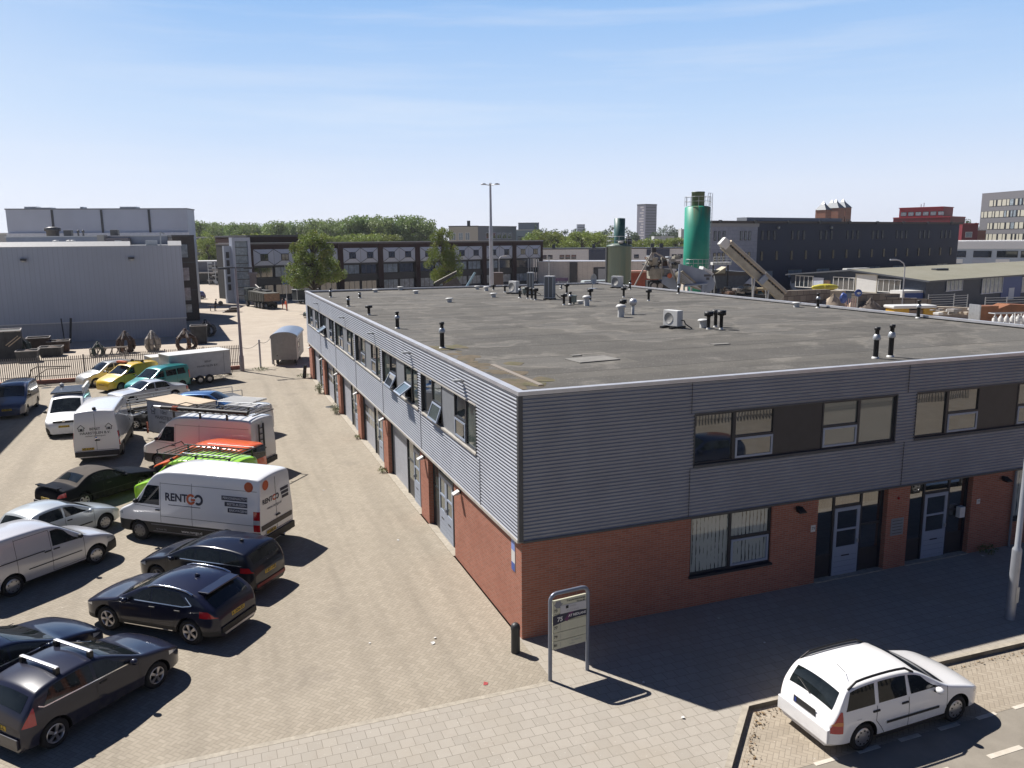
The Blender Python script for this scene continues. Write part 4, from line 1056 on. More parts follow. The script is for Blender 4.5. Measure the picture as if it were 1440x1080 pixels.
# dark hatchback with roof bars
M_BODY[0] = paint('slate_lacquer', (.017, .019, .036), 0, .32)
t = place('parked_car', 'dark grey hatchback with two silver roof bars, nearest of the parked cars', 'car', -10.16, .81, 42.7, 0, LOT)
h = 1.245
c = Car([(h+.82, .42), (h+.80, .62), (h+.70, .76), (h+.35, .90), (1.15, .98), (.90, 1.03), (.28, 1.32), (-.05, 1.44), (-.5, 1.475), (-1.1, 1.44), (-1.45, 1.37), (-1.55, 1.32), (-1.78, 1.02), (-1.84, .9), (-1.89, .74)], 1.72, .97, 2.49, .305, .18, .32, .11, .05, .70, .82, .6, .4)
c.body(t, M_BODY[0])
hatch(c, t, [(.72, -.22, .10, -.24), (-.30, -1.42, -.32, -1.22)], lambda x: .98-.02*x, (.86, .02), (-1.57, -1.77, .92, .9), [-.1], .60, [[(.80, .35), (.80, .97)], [(-.27, .28), (-.26, 1.0)], [(.8, .3), (-.27, .28)]])
c.wheels(M_ALLOY, 'twin', 5)
for sy in (1, -1):
    b = MB(); c.line(sy, [(.75, .955), (-1.42, 1.0), (-1.52, 1.06)], .022, M_CHROME, .006, b); b.build('chrome_trim', t)
c.side_lamp('headlight', h+.80, h+.35, .66, .84, M_HEADL); c.side_lamp('taillight', -1.62, -1.86, .72, 1.08, M_TAIL)
c.plate(True, .62, M_PLATEY, 'ST-382-L', 0, -.01); c.end_box('bumper', True, -.66, .66, .28, .5, M_BODY[0], .05)
for k, x in enumerate((-.15, -.92)):
    tb = thing('roof_bar', ('front' if k == 0 else 'rear')+' silver roof bar on the dark grey hatchback', 'roof bar')
    tb.matrix_world = Matrix.Translation((-10.16, .81, 0)) @ Matrix.Rotation(R(42.7), 4, 'Z')
    b = MB(); b.bbox(x-.04, -.60, 1.53, x+.04, .60, 1.56, mat('bar_aluminium', (.7, .7, .72), .3, .6), .012); b.build('bar', tb)
    for sy in (1, -1):
        b = MB(); b.bbox(x-.05, sy*.56-.05, 1.36, x+.05, sy*.56+.06, 1.53, M_BLACK, .015); b.build('foot', tb)

# dark saloon next to it
M_BODY[0] = paint('blueblack_lacquer', (.008, .012, .030), 0, .28)
t = place('parked_car', 'blue black saloon half out of the picture behind the hatchback with roof bars', 'car', -12.15, 2.35, 43, 0, LOT)
h = 1.38
c = Car([(h+.9, .45), (h+.88, .62), (h+.78, .74), (h+.4, .88), (1.3, .97), (1.0, 1.01), (.35, 1.28), (-.05, 1.41), (-.6, 1.44), (-1.1, 1.40), (-1.5, 1.22), (-1.8, 1.04), (-2.2, 1.0), (-2.32, .9), (-2.36, .72)], 1.82, .97, 2.76, .325, .18, .33, .11, .05, .70, .80, .65, .45)
c.body(t, M_BODY[0])
hatch(c, t, [(.85, -.12, .15, -.12), (-.18, -1.3, -.18, -1.05)], .99, (.95, .02), (-1.15, -1.75, .92, .9), [-.2, -1.05], .66, [[(.9, .35), (.9, .97)], [(-.15, .3), (-.15, .97)], [(-1.1, .6), (-1.1, .97)]])
c.wheels(M_ALLOY, 'spoke', 10); c.side_lamp('headlight', h+.88, h+.45, .62, .77, M_HEADL); c.side_lamp('taillight', -1.95, -2.33, .75, .92, M_TAIL)
for sy in (1, -1):
    b = MB(); c.line(sy, [(1.0, .99), (-1.35, .985)], .025, M_CHROME, .006, b); b.build('chrome_trim', t)
c.plate(False, .42, M_PLATEY, 'GZ-418-T', 0, .0); c.plate(True, .8, M_PLATEY, 'GZ-418-T', 0, -.01)

# silver panel van
M_BODY[0] = paint('silver_lacquer', (.60, .60, .62), .35, .3)
t = place('parked_van', 'silver small panel van with black side mouldings at the left edge', 'van', -12.47, 9.51, 41.5, 0, LOT)
h = 1.34
c = Car([(h+.88, .45), (h+.86, .66), (h+.76, .80), (h+.4, .98), (1.35, 1.07), (1.08, 1.12), (.45, 1.55), (.15, 1.74), (-.3, 1.81), (-1.2, 1.82), (-2.0, 1.80), (-2.14, 1.75), (-2.2, 1.64)], 1.79, 1.08, 2.68, .32, .22, .16, .12, .05, .72, .94, .6, .2)
c.body(t, M_BODY[0], 1, M_TRIMB)
c.windscreen(1.04, .20, .96, .96); c.windows([(.92, -.05, .36, -.05)], lambda x: 1.10-.04*x, 1.58)
c.seams([[(.95, .4), (.95, 1.05)], [(-.1, .35), (-.1, 1.6)], [(-1.15, .35), (-1.15, 1.65)], [(.95, .38), (-.1, .35)], [(-.1, 1.62), (-1.15, 1.62)]], 0, 0)
c.handles([.06, -.22], 1.0, M_BLACK, .2); c.mirrors(.80, 1.12, M_TRIMB); c.wheels(M_ALLOY, 'cap', 7)
for sy in (1, -1):
    for q_ in ([(.85, .66), (-.85, .66)], [(-1.7, .66), (-2.1, .66)], [(-.3, 1.05), (-1.9, 1.05)]):
        b = MB(); c.line(sy, q_, .03, M_TRIMB, .01, b); b.build('side_moulding', t)
    b = MB(); c.side_patch(b, sy, h+.87, h+.28, h+.87, h+.42, .3, .62, M_TRIMB, .006); b.build('bumper', t)
c.side_lamp('headlight', h+.86, h+.4, .74, .92, M_HEADL); c.side_lamp('taillight', -2.05, -2.19, .75, 1.3, M_TAIL); c.plate(True, .6, M_PLATEY, '7-VKD-93', 0, 0)

# silver hatchback behind it
M_BODY[0] = paint('iceblue_lacquer', (.50, .54, .56), .35, .3)
t = place('parked_car', 'pale silver three-door hatchback behind the silver panel van', 'car', -12.42, 12.9, 43, 0, LOT)
h = 1.22
c = Car([(h+.78, .42), (h+.76, .58), (h+.66, .68), (h+.3, .82), (1.1, .93), (.88, .98), (.30, 1.28), (-.05, 1.40), (-.5, 1.43), (-1.0, 1.40), (-1.32, 1.33), (-1.42, 1.28), (-1.66, .98), (-1.73, .86), (-1.78, .7)], 1.66, .92, 2.44, .295, .18, .33, .11, .05, .68, .80, .6, .4)
c.body(t, M_BODY[0])
hatch(c, t, [(.72, -.25, .12, -.25), (-.32, -1.28, -.32, -1.10)], .95, (.84, .0), (-1.44, -1.65, .92, .9), [-.12], .60, [[(.80, .35), (.80, .92)], [(-.28, .28), (-.28, .92)]])
c.wheels(M_ALLOY, 'spoke', 9); c.side_lamp('headlight', h+.76, h+.3, .58, .74, M_HEADL); c.side_lamp('taillight', -1.55, -1.76, .62, .95, M_TAIL)
for sy in (1, -1):
    b = MB(); c.line(sy, [(.7, .5), (-.25, .5)], .05, M_TRIMB, .01, b); b.build('side_moulding', t)
c.plate(True, .6, M_PLATEY, '12-NF-XS', 0, -.01)

# black convertible
M_BODY[0] = paint('jet_lacquer', (.008, .009, .013), .0, .4)
M_BODY[0].node_tree.nodes['Principled BSDF'].inputs['Coat Weight'].default_value = .3
M_SOFT = mat('soft_top', (.085, .07, .06), .9, var=.25, vscale=2, bump=.2)
t = place('parked_car', 'black convertible with a brown fabric roof closed and a boot spoiler', 'car', -11.56, 17.6, 40, 0, LOT)
h = 1.27
c = Car([(h+.92, .42), (h+.90, .60), (h+.8, .70), (h+.4, .80), (1.1, .90), (.72, .94), (.18, 1.24), (-.15, 1.35), (-.6, 1.36), (-1.0, 1.28), (-1.35, 1.08), (-1.55, .96), (-2.1, .95), (-2.28, .88), (-2.32, .66)], 1.71, .88, 2.54, .305, .18, .34, .1, .05, .74, .82, .55, .4)
c.body(t, M_BODY[0], 0, None, (M_SOFT, .16, -1.5))
hatch(c, t, [(.62, -.35, .05, -.35), (-.38, -.95, -.38, -.85)], .92, (.70, .15), (-1.03, -1.38, .85, .85), [-.2], .52, [[(.75, .35), (.75, .88)], [(-.45, .3), (-.45, .88)]])
c.wheels(M_ALLOY, 'spoke', 6); c.side_lamp('headlight', h+.90, h+.55, .56, .70, M_HEADL); c.side_lamp('taillight', -2.0, -2.3, .66, .84, M_TAIL)
b = MB(); b.bbox(-2.26, -.70, 1.0, -2.06, .70, 1.03, M_BODY[0], .01); b.box(-2.2, -.66, .93, -2.14, -.62, 1.0, M_BODY[0]); b.box(-2.2, .62, .93, -2.14, .66, 1.0, M_BODY[0]); b.build('spoiler', t)
c.plate(True, .56, M_PLATEY, 'PL-ST-60', 0, 0); c.end_box('bumper', True, -.7, .7, .34, .46, M_TRIMB, .06)
for sy in (1, -1):
    b = MB(); c.line(sy, [(1.9, .5), (-1.9, .5)], .035, M_TRIMB, .008, b); b.build('side_moulding', t)

for k_ in ('midnight_lacquer', 'black_lacquer', 'slate_lacquer', 'blueblack_lacquer', 'jet_lacquer'):
    b_ = MATS[k_].node_tree.nodes['Principled BSDF']; b_.inputs['Specular IOR Level'].default_value = .12; b_.inputs['Coat IOR'].default_value = 1.42
MATS['jet_lacquer'].node_tree.nodes['Principled BSDF'].inputs['Coat Weight'].default_value = .03; MATS['jet_lacquer'].node_tree.nodes['Principled BSDF'].inputs['Specular IOR Level'].default_value = .03
# orange and lime vans between the white ones
def small_van(x, y, deg, label, m, H=1.85, long=0., rimm=None, name='parked_van', win=(), cj=1, W=1.8, group=LOT):
    t = place(name, label, 'van', x, y, deg, 0, group); h = 1.38+long/2
    c = Car([(h+.85, .5), (h+.83, .72), (h+.74, .86), (h+.42, 1.0), (h+.12, 1.10), (h-.15, 1.18), (h-.72, H-.34), (h-1.05, H-.09), (h-1.5, H), (-.4, H+.01), (-h-.5, H-.02), (-h-.74, H-.07), (-h-.8, H-.18)], W, 1.12, 2*h, .32, .22, .17, .12, .05, .72, .94, .55, .2)
    c.body(t, m, cj, M_TRIMB); c.windscreen(h-.19, h-1.0, .96, .96)
    c.windows([(h-.32, h-1.25, h-.88, h-1.25)]+list(win), 1.16, H-.26)
    c.seams([[(h-.28, .4), (h-.28, 1.1)], [(h-1.3, .38), (h-1.3, H-.25)], [(h-2.3, .38), (h-2.3, H-.25)]], 0, 0)
    c.handles([h-1.15], 1.05); c.mirrors(h-.42, 1.18, M_TRIMB); c.wheels(rimm or M_DARKRIM, 'cap', 7)
    c.side_lamp('headlight', h+.83, h+.42, .80, .98, M_HEADL); c.side_lamp('taillight', -h-.66, -h-.79, .8, 1.35, M_TAIL)
    return c, t
c, t = small_van(-7.40, 17.85, 142, 'orange small van with black windows between the white van and the lime van', paint('orange_lacquer', (.78, .13, .02), 0, .3), 1.88, .25, win=[(-.1, -1.1, -.1, -1.05), (-1.15, -1.98, -1.15, -1.9)])
b = MB(); b.bbox(-2.36, -.72, 1.2, -2.31, .72, 1.72, M_CGLASS, .02); b.build('rear_window', t)
b = MB()
for sy in (1, -1): c.side_patch(b, sy, 2.33, 1.75, 2.33, 1.6, .35, 1.12, M_TRIMB, .008, auto=True)
b.build('fender_cover', t)
c, t = small_van(-7.9, 15.0, 142, 'lime green van with a black roof rack beside the rental van', paint('lime_lacquer', (.36, .72, .05), 0, .3), 2.06, .35, W=1.88)
b = MB(); H = 2.2
for k in range(13): b.box(.85-k*.25, -.72, H-.015, .89-k*.25, .72, H+.015, M_TRIMB)
for y in (-.74, .74): b.cyl((1.05, y, H), (-2.25, y, H), .025, n=6, m=M_TRIMB); b.cyl((-.1, y, H+.1), (-2.25, y, H+.1), .014, n=6, m=M_STEEL)
b.tube([(1.05, -.74, H), (1.12, -.7, H+.12), (1.12, .7, H+.12), (1.05, .74, H)], .02, 6, M_TRIMB)
for k in (0, -1.5, -3.0):
    for y in (-.72, .72): b.box(.8+k, y-.03, 1.95, .86+k, y+.03, H, M_TRIMB)
b.build('roof_rack', t)

# white van seen from behind, house emblems on its doors
c, t = sprinter(-12.23, 26.53, 88, 'white high-roof van seen from behind with grey lettering and two house emblems', paint('white_lacquer_c', (.66, .67, .68), 0, .38), 2.55)
M_LG = mat('letter_grey', (.08, .085, .10), .6)
c.rear_decal('BENIT', .02, 1.62, .17, M_LG, .003); c.rear_decal('HAARSTIJLEN B.V.', .02, 1.43, .165, M_LG, .003); c.rear_decal('verhuur en transport', .02, 1.29, .10, M_LG, .001)
def house(c, y, z, r, name='house_emblem'):
    b = MB(); pts = [(-r*.7, -r*.8), (-r*.7, 0), (-r, 0), (0, r), (r, 0), (r*.7, 0), (r*.7, -r*.8), (-r*.7, -r*.8)]
    for (u0, v0), (u1, v1) in zip(pts, pts[1:]): b.cyl((c.xr-.004, y-u0, z+v0), (c.xr-.004, y-u1, z+v1), .012, n=4, m=M_LG)
    b.box(c.xr-.012, y-.06, z-r*.75, c.xr-.003, y+.06, z-.02, M_LG)
    return b.build(name, c.root)
house(c, .6, 1.68, .16); house(c, -.58, 1.70, .16)
b = MB(); b.lathe([(0, -.02), (.06, -.015), (.07, 0)], 14, M_CHROME, (c.xr, .0, 1.16), 'X'); b.build('badge', t)
c.plate(True, .68, M_PLATEY, 'VK-614-P', .38, .0)
b = MB(); b.blob((-2.9, 0, 2.56), .1, M_BLACK, 1, 0); b.build('rear_camera', t)
# white van with dark panels on its roof
c, t = small_van(-14.62, 31.99, -89.5, 'white van facing the camera with dark panels lying on its roof', paint('white_lacquer_d', (.76, .77, .78), 0, .33), 1.97, .3, W=1.9, cj=3)
h = 1.53
b = MB(); b.box(h-1.35, -.82, 2.06, -2.1, .74, 2.11, mat('roof_panel', (.04, .045, .06), .25, var=.5)); b.build('solar_panel', t)
b = MB()
for k in range(3): b.box(h-1.5-k*1.2, -.85, 1.99, h-1.56-k*1.2, .85, 2.06, M_STEEL)
b.box(-2.1, .74, 2.0, .2, .86, 2.32, M_WHITE); b.blob((-1.95, -.55, 2.2), .13, M_WHITE, 1, .1); b.build('roof_rack', t)
c.end_box('grille', False, -.52, .52, .80, .92, M_TRIMB, .03, -.05); c.plate(False, .62, M_PLATEY, '31-VTX-8', 0, .01); c.end_box('badge', False, -.07, .07, .86, .95, M_CHROME, .02, -.02)
# dark van at the left edge
c, t = small_van(-18.46, 38.3, -91, 'dark blue van at the left edge near the palisade fence', paint('navy_lacquer', (.035, .045, .09), .4, .3), 1.86, .1, W=1.85, win=[(-.05, -1.0, -.05, -.95), (-1.05, -1.85, -1.05, -1.75)])
c.plate(False, .58, M_PLATEY, 'VR-902-H', 0, .01)
# yellow van with an orange beacon bar
c, t = small_van(-12.66, 44.7, -136, 'yellow small van with an orange beacon bar on its roof', paint('yellow_lacquer', (.72, .48, .015), 0, .32), 1.83, -.2, W=1.68)
b = MB(); b.bbox(.25, -.45, 1.88, .5, .45, 2.02, mat('beacon_orange', (.85, .2, .06), .3), .03); b.box(.3, -.4, 1.8, .45, .4, 1.88, M_BLACK); b.build('beacon', t)
b = MB(); b.box(-.95, -.6, 1.86, -.85, .6, 1.92, M_BLACK); b.box(-1.0, -.55, 1.8, -.8, -.45, 1.95, M_BLACK); b.box(-1.0, .45, 1.8, -.8, .55, 1.95, M_BLACK); b.build('roof_bar', t)
c.plate(False, .58, M_PLATEY, '84-BX-KT', 0, .01)
# teal van
c, t = small_van(-10.6, 42.1, -137, 'teal green van with side windows beside the silver saloon', paint('teal_lacquer', (.01, .22, .21), .25, .3), 1.83, -.1, W=1.72, win=[(-.1, -.98, -.1, -.95), (-1.05, -1.75, -1.05, -1.65)])
# silver MPV by the fence
M_BODY[0] = paint('warm_silver', (.52, .52, .50), .35, .32)
t = place('parked_car', 'small silver people carrier close to the fence, left of the yellow van', 'car', -14.25, 47.6, 212, 0, LOT)
c = Car(estate_prof(.8, .7, 1.3, 1.65, 1., .95, .2, .2, 1.05, .72, 1.0), 1.7, 1.0, 2.6, .3, .2, .22, .11, .05, .7, .9, .6, .3)
c.body(t, M_BODY[0], 1, M_TRIMB); hatch(c, t, [(.8, -.1, .2, -.1), (-.18, -1.1, -.18, -1.05), (-1.18, -1.85, -1.18, -1.7)], 1.03, (.92, .2), (-1.83, -1.92, .9, .9), [-.2, -1.1], .6, [[(-.14, .3), (-.14, 1.0)]])
c.wheels(M_ALLOY, 'cap', 7); c.rails(.1, -1.6, M_STEEL); c.side_lamp('taillight', -1.82, -1.99, .8, 1.3, M_TAIL)
# silver classic saloon
M_BODY[0] = paint('old_silver', (.50, .52, .56), .3, .35)
t = place('parked_car', 'old silver saloon with a boxy boot standing between the teal van and the trailers', 'car', -11.05, 38.7, -151, 0, LOT)
h = 1.4
c = Car([(h+.85, .45), (h+.84, .72), (h+.78, .82), (h+.4, .90), (1.2, .95), (.85, .98), (.35, 1.30), (.1, 1.40), (-.4, 1.43), (-.8, 1.40), (-1.1, 1.28), (-1.35, 1.02), (-2.2, .96), (-2.36, .90), (-2.4, .66)], 1.79, .95, 2.8, .32, .2, .30, .07, .04, .86, .88, .35, .3)
c.body(t, M_BODY[0]); hatch(c, t, [(.75, -.1, .28, -.1), (-.18, -1.15, -.18, -.92)], .97, (.82, .14), (-.88, -1.32, .92, .92), [-.2, -1.0], .55, [[(-.14, .3), (-.14, .95)]])
c.wheels(M_ALLOY, 'cap', 7); c.end_box('bumper', True, -.78, .78, .42, .56, M_CHROME, .08); c.end_box('bumper', False, -.78, .78, .42, .56, M_CHROME, .08); c.side_lamp('taillight', -2.2, -2.39, .62, .84, M_TAIL); c.side_lamp('headlight', h+.84, h+.7, .58, .74, M_HEADL)
# blue car with a roof rack, and black hatchback, both mostly hidden
M_BODY[0] = paint('sky_lacquer', (.05, .14, .34), .4, .3)
t = place('parked_car', 'blue car half hidden behind the wooden-roofed trailer', 'car', -7.2, 32.4, -22, 0, LOT)
c = Car(estate_prof(.8, .7, 1.3, 1.5, 1., .95, .2, .25, 1.0), 1.72, .98, 2.6, .3, .2, .3, .11, .05, .7, .85, .6, .35)
c.body(t, M_BODY[0]); hatch(c, t, [(.8, -.1, .2, -.1), (-.18, -1.1, -.18, -1.05)], 1.0, (.92, .2), (-1.79, -1.9, .9, .9), [-.2, -1.1], .6, [[(-.14, .3), (-.14, 1.0)]]); c.wheels()
M_BODY[0] = paint('ink_lacquer', (.015, .015, .018), .3, .3)
t = place('parked_car', 'black hatchback showing only its wheel behind the house-emblem trailer', 'car', -9.7, 30.35, 155, 0, LOT)
c = Car(estate_prof(.8, .65, 1.25, 1.45, 1., .9, .1, .3, .95), 1.7, .95, 2.5, .3, .2, .3, .11, .05, .7, .82, .6, .35)
c.body(t, M_BODY[0]); hatch(c, t, [(.75, -.1, .15, -.1), (-.18, -1.1, -.18, -1.0)], .98, (.87, .1), (-1.65, -1.8, .9, .9), [-.2], .6, [[(-.14, .3), (-.14, .95)]]); c.wheels()
# white van with a slatted white rack behind the ladder van
c, t = small_van(-6.1, 27.4, 140, 'white van under a white slatted roof rack behind the ladder van', paint('white_lacquer_e', (.72, .72, .72), 0, .35), 1.72, -.3, W=1.7)
b = MB()
for k in range(7): b.box(-1.75, -.62+k*.2, 1.86, .4, -.52+k*.2, 1.89, M_WHITE)
for x in (-1.75, -.7, .35): b.box(x, -.68, 1.80, x+.05, .72, 1.86, M_WHITE)
b.build('roof_rack', t)

# two cars across and along the street: out of the frame, but mirrored in the front windows
M_BODY[0] = MATS['jet_lacquer']
for x, y, dg, m, lab in ((20.8, -5.95, 2, MATS['sky_lacquer'], 'blue car parked in the roadside bay, mirrored in the entrance doors'), (13.6, -12.3, 178, MATS['blueblack_lacquer'], 'black car across the road, mirrored in the first upper window')):
    M_BODY[0] = m; t = place('parked_car', lab, 'car', x, y, dg, ROADZ)
    c = Car(estate_prof(.8, .7, 1.3, 1.48, 1., .95, .2, .28, 1.0), 1.75, .98, 2.6, .31, .2, .3, .11, .05, .7, .85, .6, .35)
    c.body(t, m); hatch(c, t, [(.8, -.1, .2, -.1), (-.18, -1.1, -.18, -1.05)], 1.0, (.92, .2), (-1.75, -1.9, .9, .9), [-.2, -1.1], .6, [[(-.14, .3), (-.14, 1.0)]]); c.wheels()
# ------------------------------------------------------------------ street furniture and yard things
M_GALV = mat('lamp_post_steel', (.40, .42, .46), .45, .5, var=.1)
# address board
SA, SB = Vector((-.06, -2.04, 0)), Vector((.96, -1.93, 0)); sl_ = (SB-SA).length
t = thing('address_board', 'grey tubular sign board listing house numbers 73 to 81 at the brick corner', 'sign', SA, math.atan2(SB.y-SA.y, SB.x-SA.x))
M_POST = mat('sign_post', (.24, .27, .34), .4, .3, var=.08)
pts = [(0, 0, -.02), (0, 0, 1.98)]+[(.17-.17*math.cos(R(a)), 0, 1.98+.17*math.sin(R(a))) for a in (22, 45, 67, 90)]
pts += [(sl_-x, y, z) for x, y, z in pts[::-1]]
b = MB(); b.tube(pts, .047, 12, M_POST)
for p in pts[1:-1]: b.blob(p, .047, M_POST, 2, 0)
b.build('post_frame', t)
M_SGN = mat('sign_cream', (.66, .65, .50), .5, var=.08)
def strip_txt(par, x, z, body, size, m, bold=.0, align='LEFT', y=-.034):
    vs, fs = text_mesh(body, size, bold, align); b = MB(); b.add([(x+u, y, z+v) for u, v in vs], fs, m); b.build('lettering', par)
zz = [1.99, 1.64, 1.43, 1.18, .97, .76]
for k, tx in enumerate(('73', '75', '77', '79', '81')):
    z1, z0 = (zz[0] if k == 0 else zz[k]), zz[k+1]
    b = MB(); b.bbox(.06, -.025, z0+.006, sl_-.06, .025, z1-.006, M_SGN, .006)
    o = b.build('sign_panel', t)
    if tx != '75': strip_txt(o, .085, (z0+.09 if k == 0 else (z0+z1)/2), tx, .095, M_INK, .002)
    if k != 1:
        b = MB(); b.box(.255, -.031, z0+.04, .26, -.027, z1-.04, M_LOGOG); b.build('divider', o)
    if k == 0:
        strip_txt(o, sl_-.09, 1.92, 'Transformatorstraat', .062, M_INK, .001, 'RIGHT'); strip_txt(o, sl_-.09, 1.85, '73 t/m 81', .062, M_INK, .001, 'RIGHT')
        b = MB(); b.lathe([(.0, -.030), (.1, -.029)], 6, M_LOGOG, (.2, 0, 1.87), 'Y', False); b.box(.06+.03, -.032, 1.86, .32, -.028, 1.885, M_LOGOG); b.build('emblem', o)
        b = MB(); b.box(.255, -.036, 1.63, sl_-.065, -.026, 1.83, mat('sign_white', (.62, .62, .64), .45)); w = b.build('name_sheet', o)
        b = MB(); b.box(.40, -.041, 1.74, .47, -.036, 1.81, M_INK); b.build('logo', w)
        strip_txt(w, .50, 1.775, 'STUDIO', .05, M_LOGOG, 0, 'LEFT', -.042); strip_txt(w, .42, 1.68, 'T S  E V E N E', .055, M_LOGOG, 0, 'LEFT', -.042)
    if k == 1:
        b = MB(); n = 12
        up = [(.06+i*(sl_-.12)/n, 1.60+.05*math.sin(i/n*3.2)) for i in range(n+1)]; lo = [(x, 1.38+.08*math.sin((x-.1)*2.2)) for x, _ in up[::-1]]
        b.prism(up+lo, -.034, -.0255, M_NAVY, 'Y'); w = b.build('banner', o)
        b = MB(); b.prism([(.36, 1.47), (.5, 1.63), (.62, 1.63), (.48, 1.47), (.44, 1.41)], -.038, -.0345, mat('logo_purple', (.13, .02, .12), .5), 'Y'); b.build('logo', w)
        strip_txt(w, .17, 1.50, '75', .15, M_LOGOW, .004, 'LEFT', -.036); strip_txt(w, .47, 1.54, 'AT REDLANE', .082, M_LOGOW, .003, 'LEFT', -.040)
    if k == 4: strip_txt(o, .55, .90, 'TECHNIEK B.V.', .045, M_LOGOG, 0); strip_txt(o, .50, .83, 'installatie', .04, M_LOGOG, 0)
# bollard at the corner
t = thing('bollard', 'dark round-topped bollard in front of the brick corner', 'bollard', (-.34, -.5, 0))
b = MB(); b.lathe([(.115, 0), (.11, .62)], 16, mat('bollard_iron', (.035, .037, .04), .5, var=.2)); b.build('shaft', t)
b = MB(); b.lathe([(.12, .62), (.122, .67), (.105, .735), (.06, .78), (0, .79)], 16, mat('bollard_iron', (.05, .05, .055), .5)); b.build('cap', t)
# street lamp on the pavement at the right
t = thing('street_lamp', 'tall grey street lamp post on the shaded pavement by the kerb', 'street lamp', (12.75, -3.75, 0))
b = MB(); b.lathe([(.12, -.02), (.12, 1.95), (.115, 2.0), (.075, 2.06), (.06, 5.5), (.05, 8.6)], 14, M_GALV); b.build('pole', t)
b = MB(); b.box(-.03, -.125, .5, .09, -.118, .95, M_STEEL); b.build('service_hatch', t)
b = MB(); b.tube([(0, 0, 8.6), (.1, -.5, 8.9), (.15, -1.2, 9.0)], .04, 8, M_GALV); b.build('arm', t)
b = MB(); b.bbox(.05, -1.8, 8.95, .28, -1.1, 9.08, M_GALV, .03); b.build('lamp_head', t)
# lamp mast by the fence
x, y = ground(341, 522); t = thing('street_lamp', 'slim lamp mast with a double head standing at the fence end', 'street lamp', (x, y, 0))
b = MB(); b.lathe([(.17, -.02), (.17, 1.2), (.13, 1.3), (.10, 4.5), (.08, 8.3)], 12, mat('mast_grey', (.36, .33, .36), .5, .2, var=.1)); b.build('pole', t)
b = MB(); b.box(-.95, -.06, 8.2, .95, .06, 8.3, M_TRIM); b.build('crossbar', t)
for s in (-1, 1):
    b = MB(); b.bbox(s*.95-.35, -.16, 8.12, s*.95+.35, .16, 8.28, M_TRIM, .03); b.build('lamp_head', t)
# floodlight mast
p = at(690, 300, 100); t = thing('floodlight_mast', 'very tall light mast with a flat ring of floodlights, beyond the flat roof', 'light mast', (p.x, p.y, 0))
b = MB(); b.lathe([(.30, 0), (.27, 5), (.24, 9.9), (.25, 11.6), (.17, 11.9), (.12, 16.8)], 14, M_GALV); b.build('pole', t)
b = MB()
for k in range(6): a = k*math.pi/3+.2; b.cyl((0, 0, 16.7), (.9*math.cos(a), .9*math.sin(a), 16.85), .035, n=6, m=M_GALV)
b.build('arm_ring', t)
for k in range(6):
    a = k*math.pi/3+.2; c_, s_ = math.cos(a), math.sin(a)
    b = MB(); b.prism([(-.28, -.05), (-.2, .06), (.1, .09), (.33, -.03)], -.16, .16, M_GALV, 'Y', Matrix.Translation((.95*c_, .95*s_, 16.85)) @ Matrix.Rotation(a, 4, 'Z')); b.build('floodlight', t)
# weeds at the wall foot: each clump a plant
M_WEED = mat('weed_leaf', (.10, .17, .035), .7, var=.4, vscale=8); M_WEEDY = mat('weed_leaf_dry', (.22, .22, .07), .8, var=.3, vscale=8)
def weed(x, y, r, h, n, label, z=0.):
    t = thing('weed', label, 'plant', (x, y, z), 0, 'weeds along the building foot'); b = MB(); rg = random.Random(int(abs(x*91+y*17)))
    for i in range(n):
        a = rg.uniform(0, 6.28); q = r*rg.random()**.6; hh = h*rg.uniform(.3, 1)*(1-.5*q/r); px, py = q*math.cos(a), q*math.sin(a); l = rg.uniform(.04, .09)
        a2 = rg.uniform(0, 6.28); ux, uy = math.cos(a2)*l, math.sin(a2)*l
        b.add([(px, py, hh), (px+ux, py+uy, hh+rg.uniform(-.02, .06)), (px+ux*.6-uy*.5, py+uy*.6+ux*.5, hh+rg.uniform(0, .08))], [(0, 1, 2)], M_WEED if rg.random() < .65 else M_WEEDY)
    for i in range(n//8):
        a = rg.uniform(0, 6.28); q = r*rg.random()*.7; b.cyl((q*.5*math.cos(a), q*.5*math.sin(a), 0), (q*math.cos(a), q*math.sin(a), h*rg.uniform(.4, .9)), .006, n=4, m=M_WEED)
    b.build('foliage', t)
weed(-.2, 37.2, .35, .9, 240, 'tall green weed clump at the foot of the second brick pier from the far end')
weed(-.2, 30.1, .35, .75, 220, 'green weed clump at the foot of the third brick pier from the far end')
weed(-.45, 44.4, .6, .35, 180, 'low grassy weed tuft at the far corner of the building')
weed(-.15, 16.6, .25, .3, 90, 'small weed tuft under the garage door beside the pale threshold'); weed(-.12, 23.3, .2, .25, 70, 'tiny weed tuft at the foot of the middle brick pier')
weed(16.3, -.12, .4, .3, 120, 'low weeds at the shaded wall right of the second entrance')
x, y = ground(366, 521); weed(x, y, .7, .3, 160, 'grass tuft under the wire fence post by the site wagon')
x, y = ground(313, 526); weed(x-.3, y+.5, .8, .5, 220, 'weeds under the fence beside the bicycle'); weed(-15.6, 49.1, .8, .45, 200, 'weeds at the fence plinth left of the silver people carrier')
# short leaning stump post by the far corner
t = tag(MB().cyl((0, 0, 0), (.12, 0, 1.0), .13, .13, 10, M_BLACK).build('post', None, (-.5, 44.0, 0)), 'short dark leaning post in the grass at the building far corner', 'post')

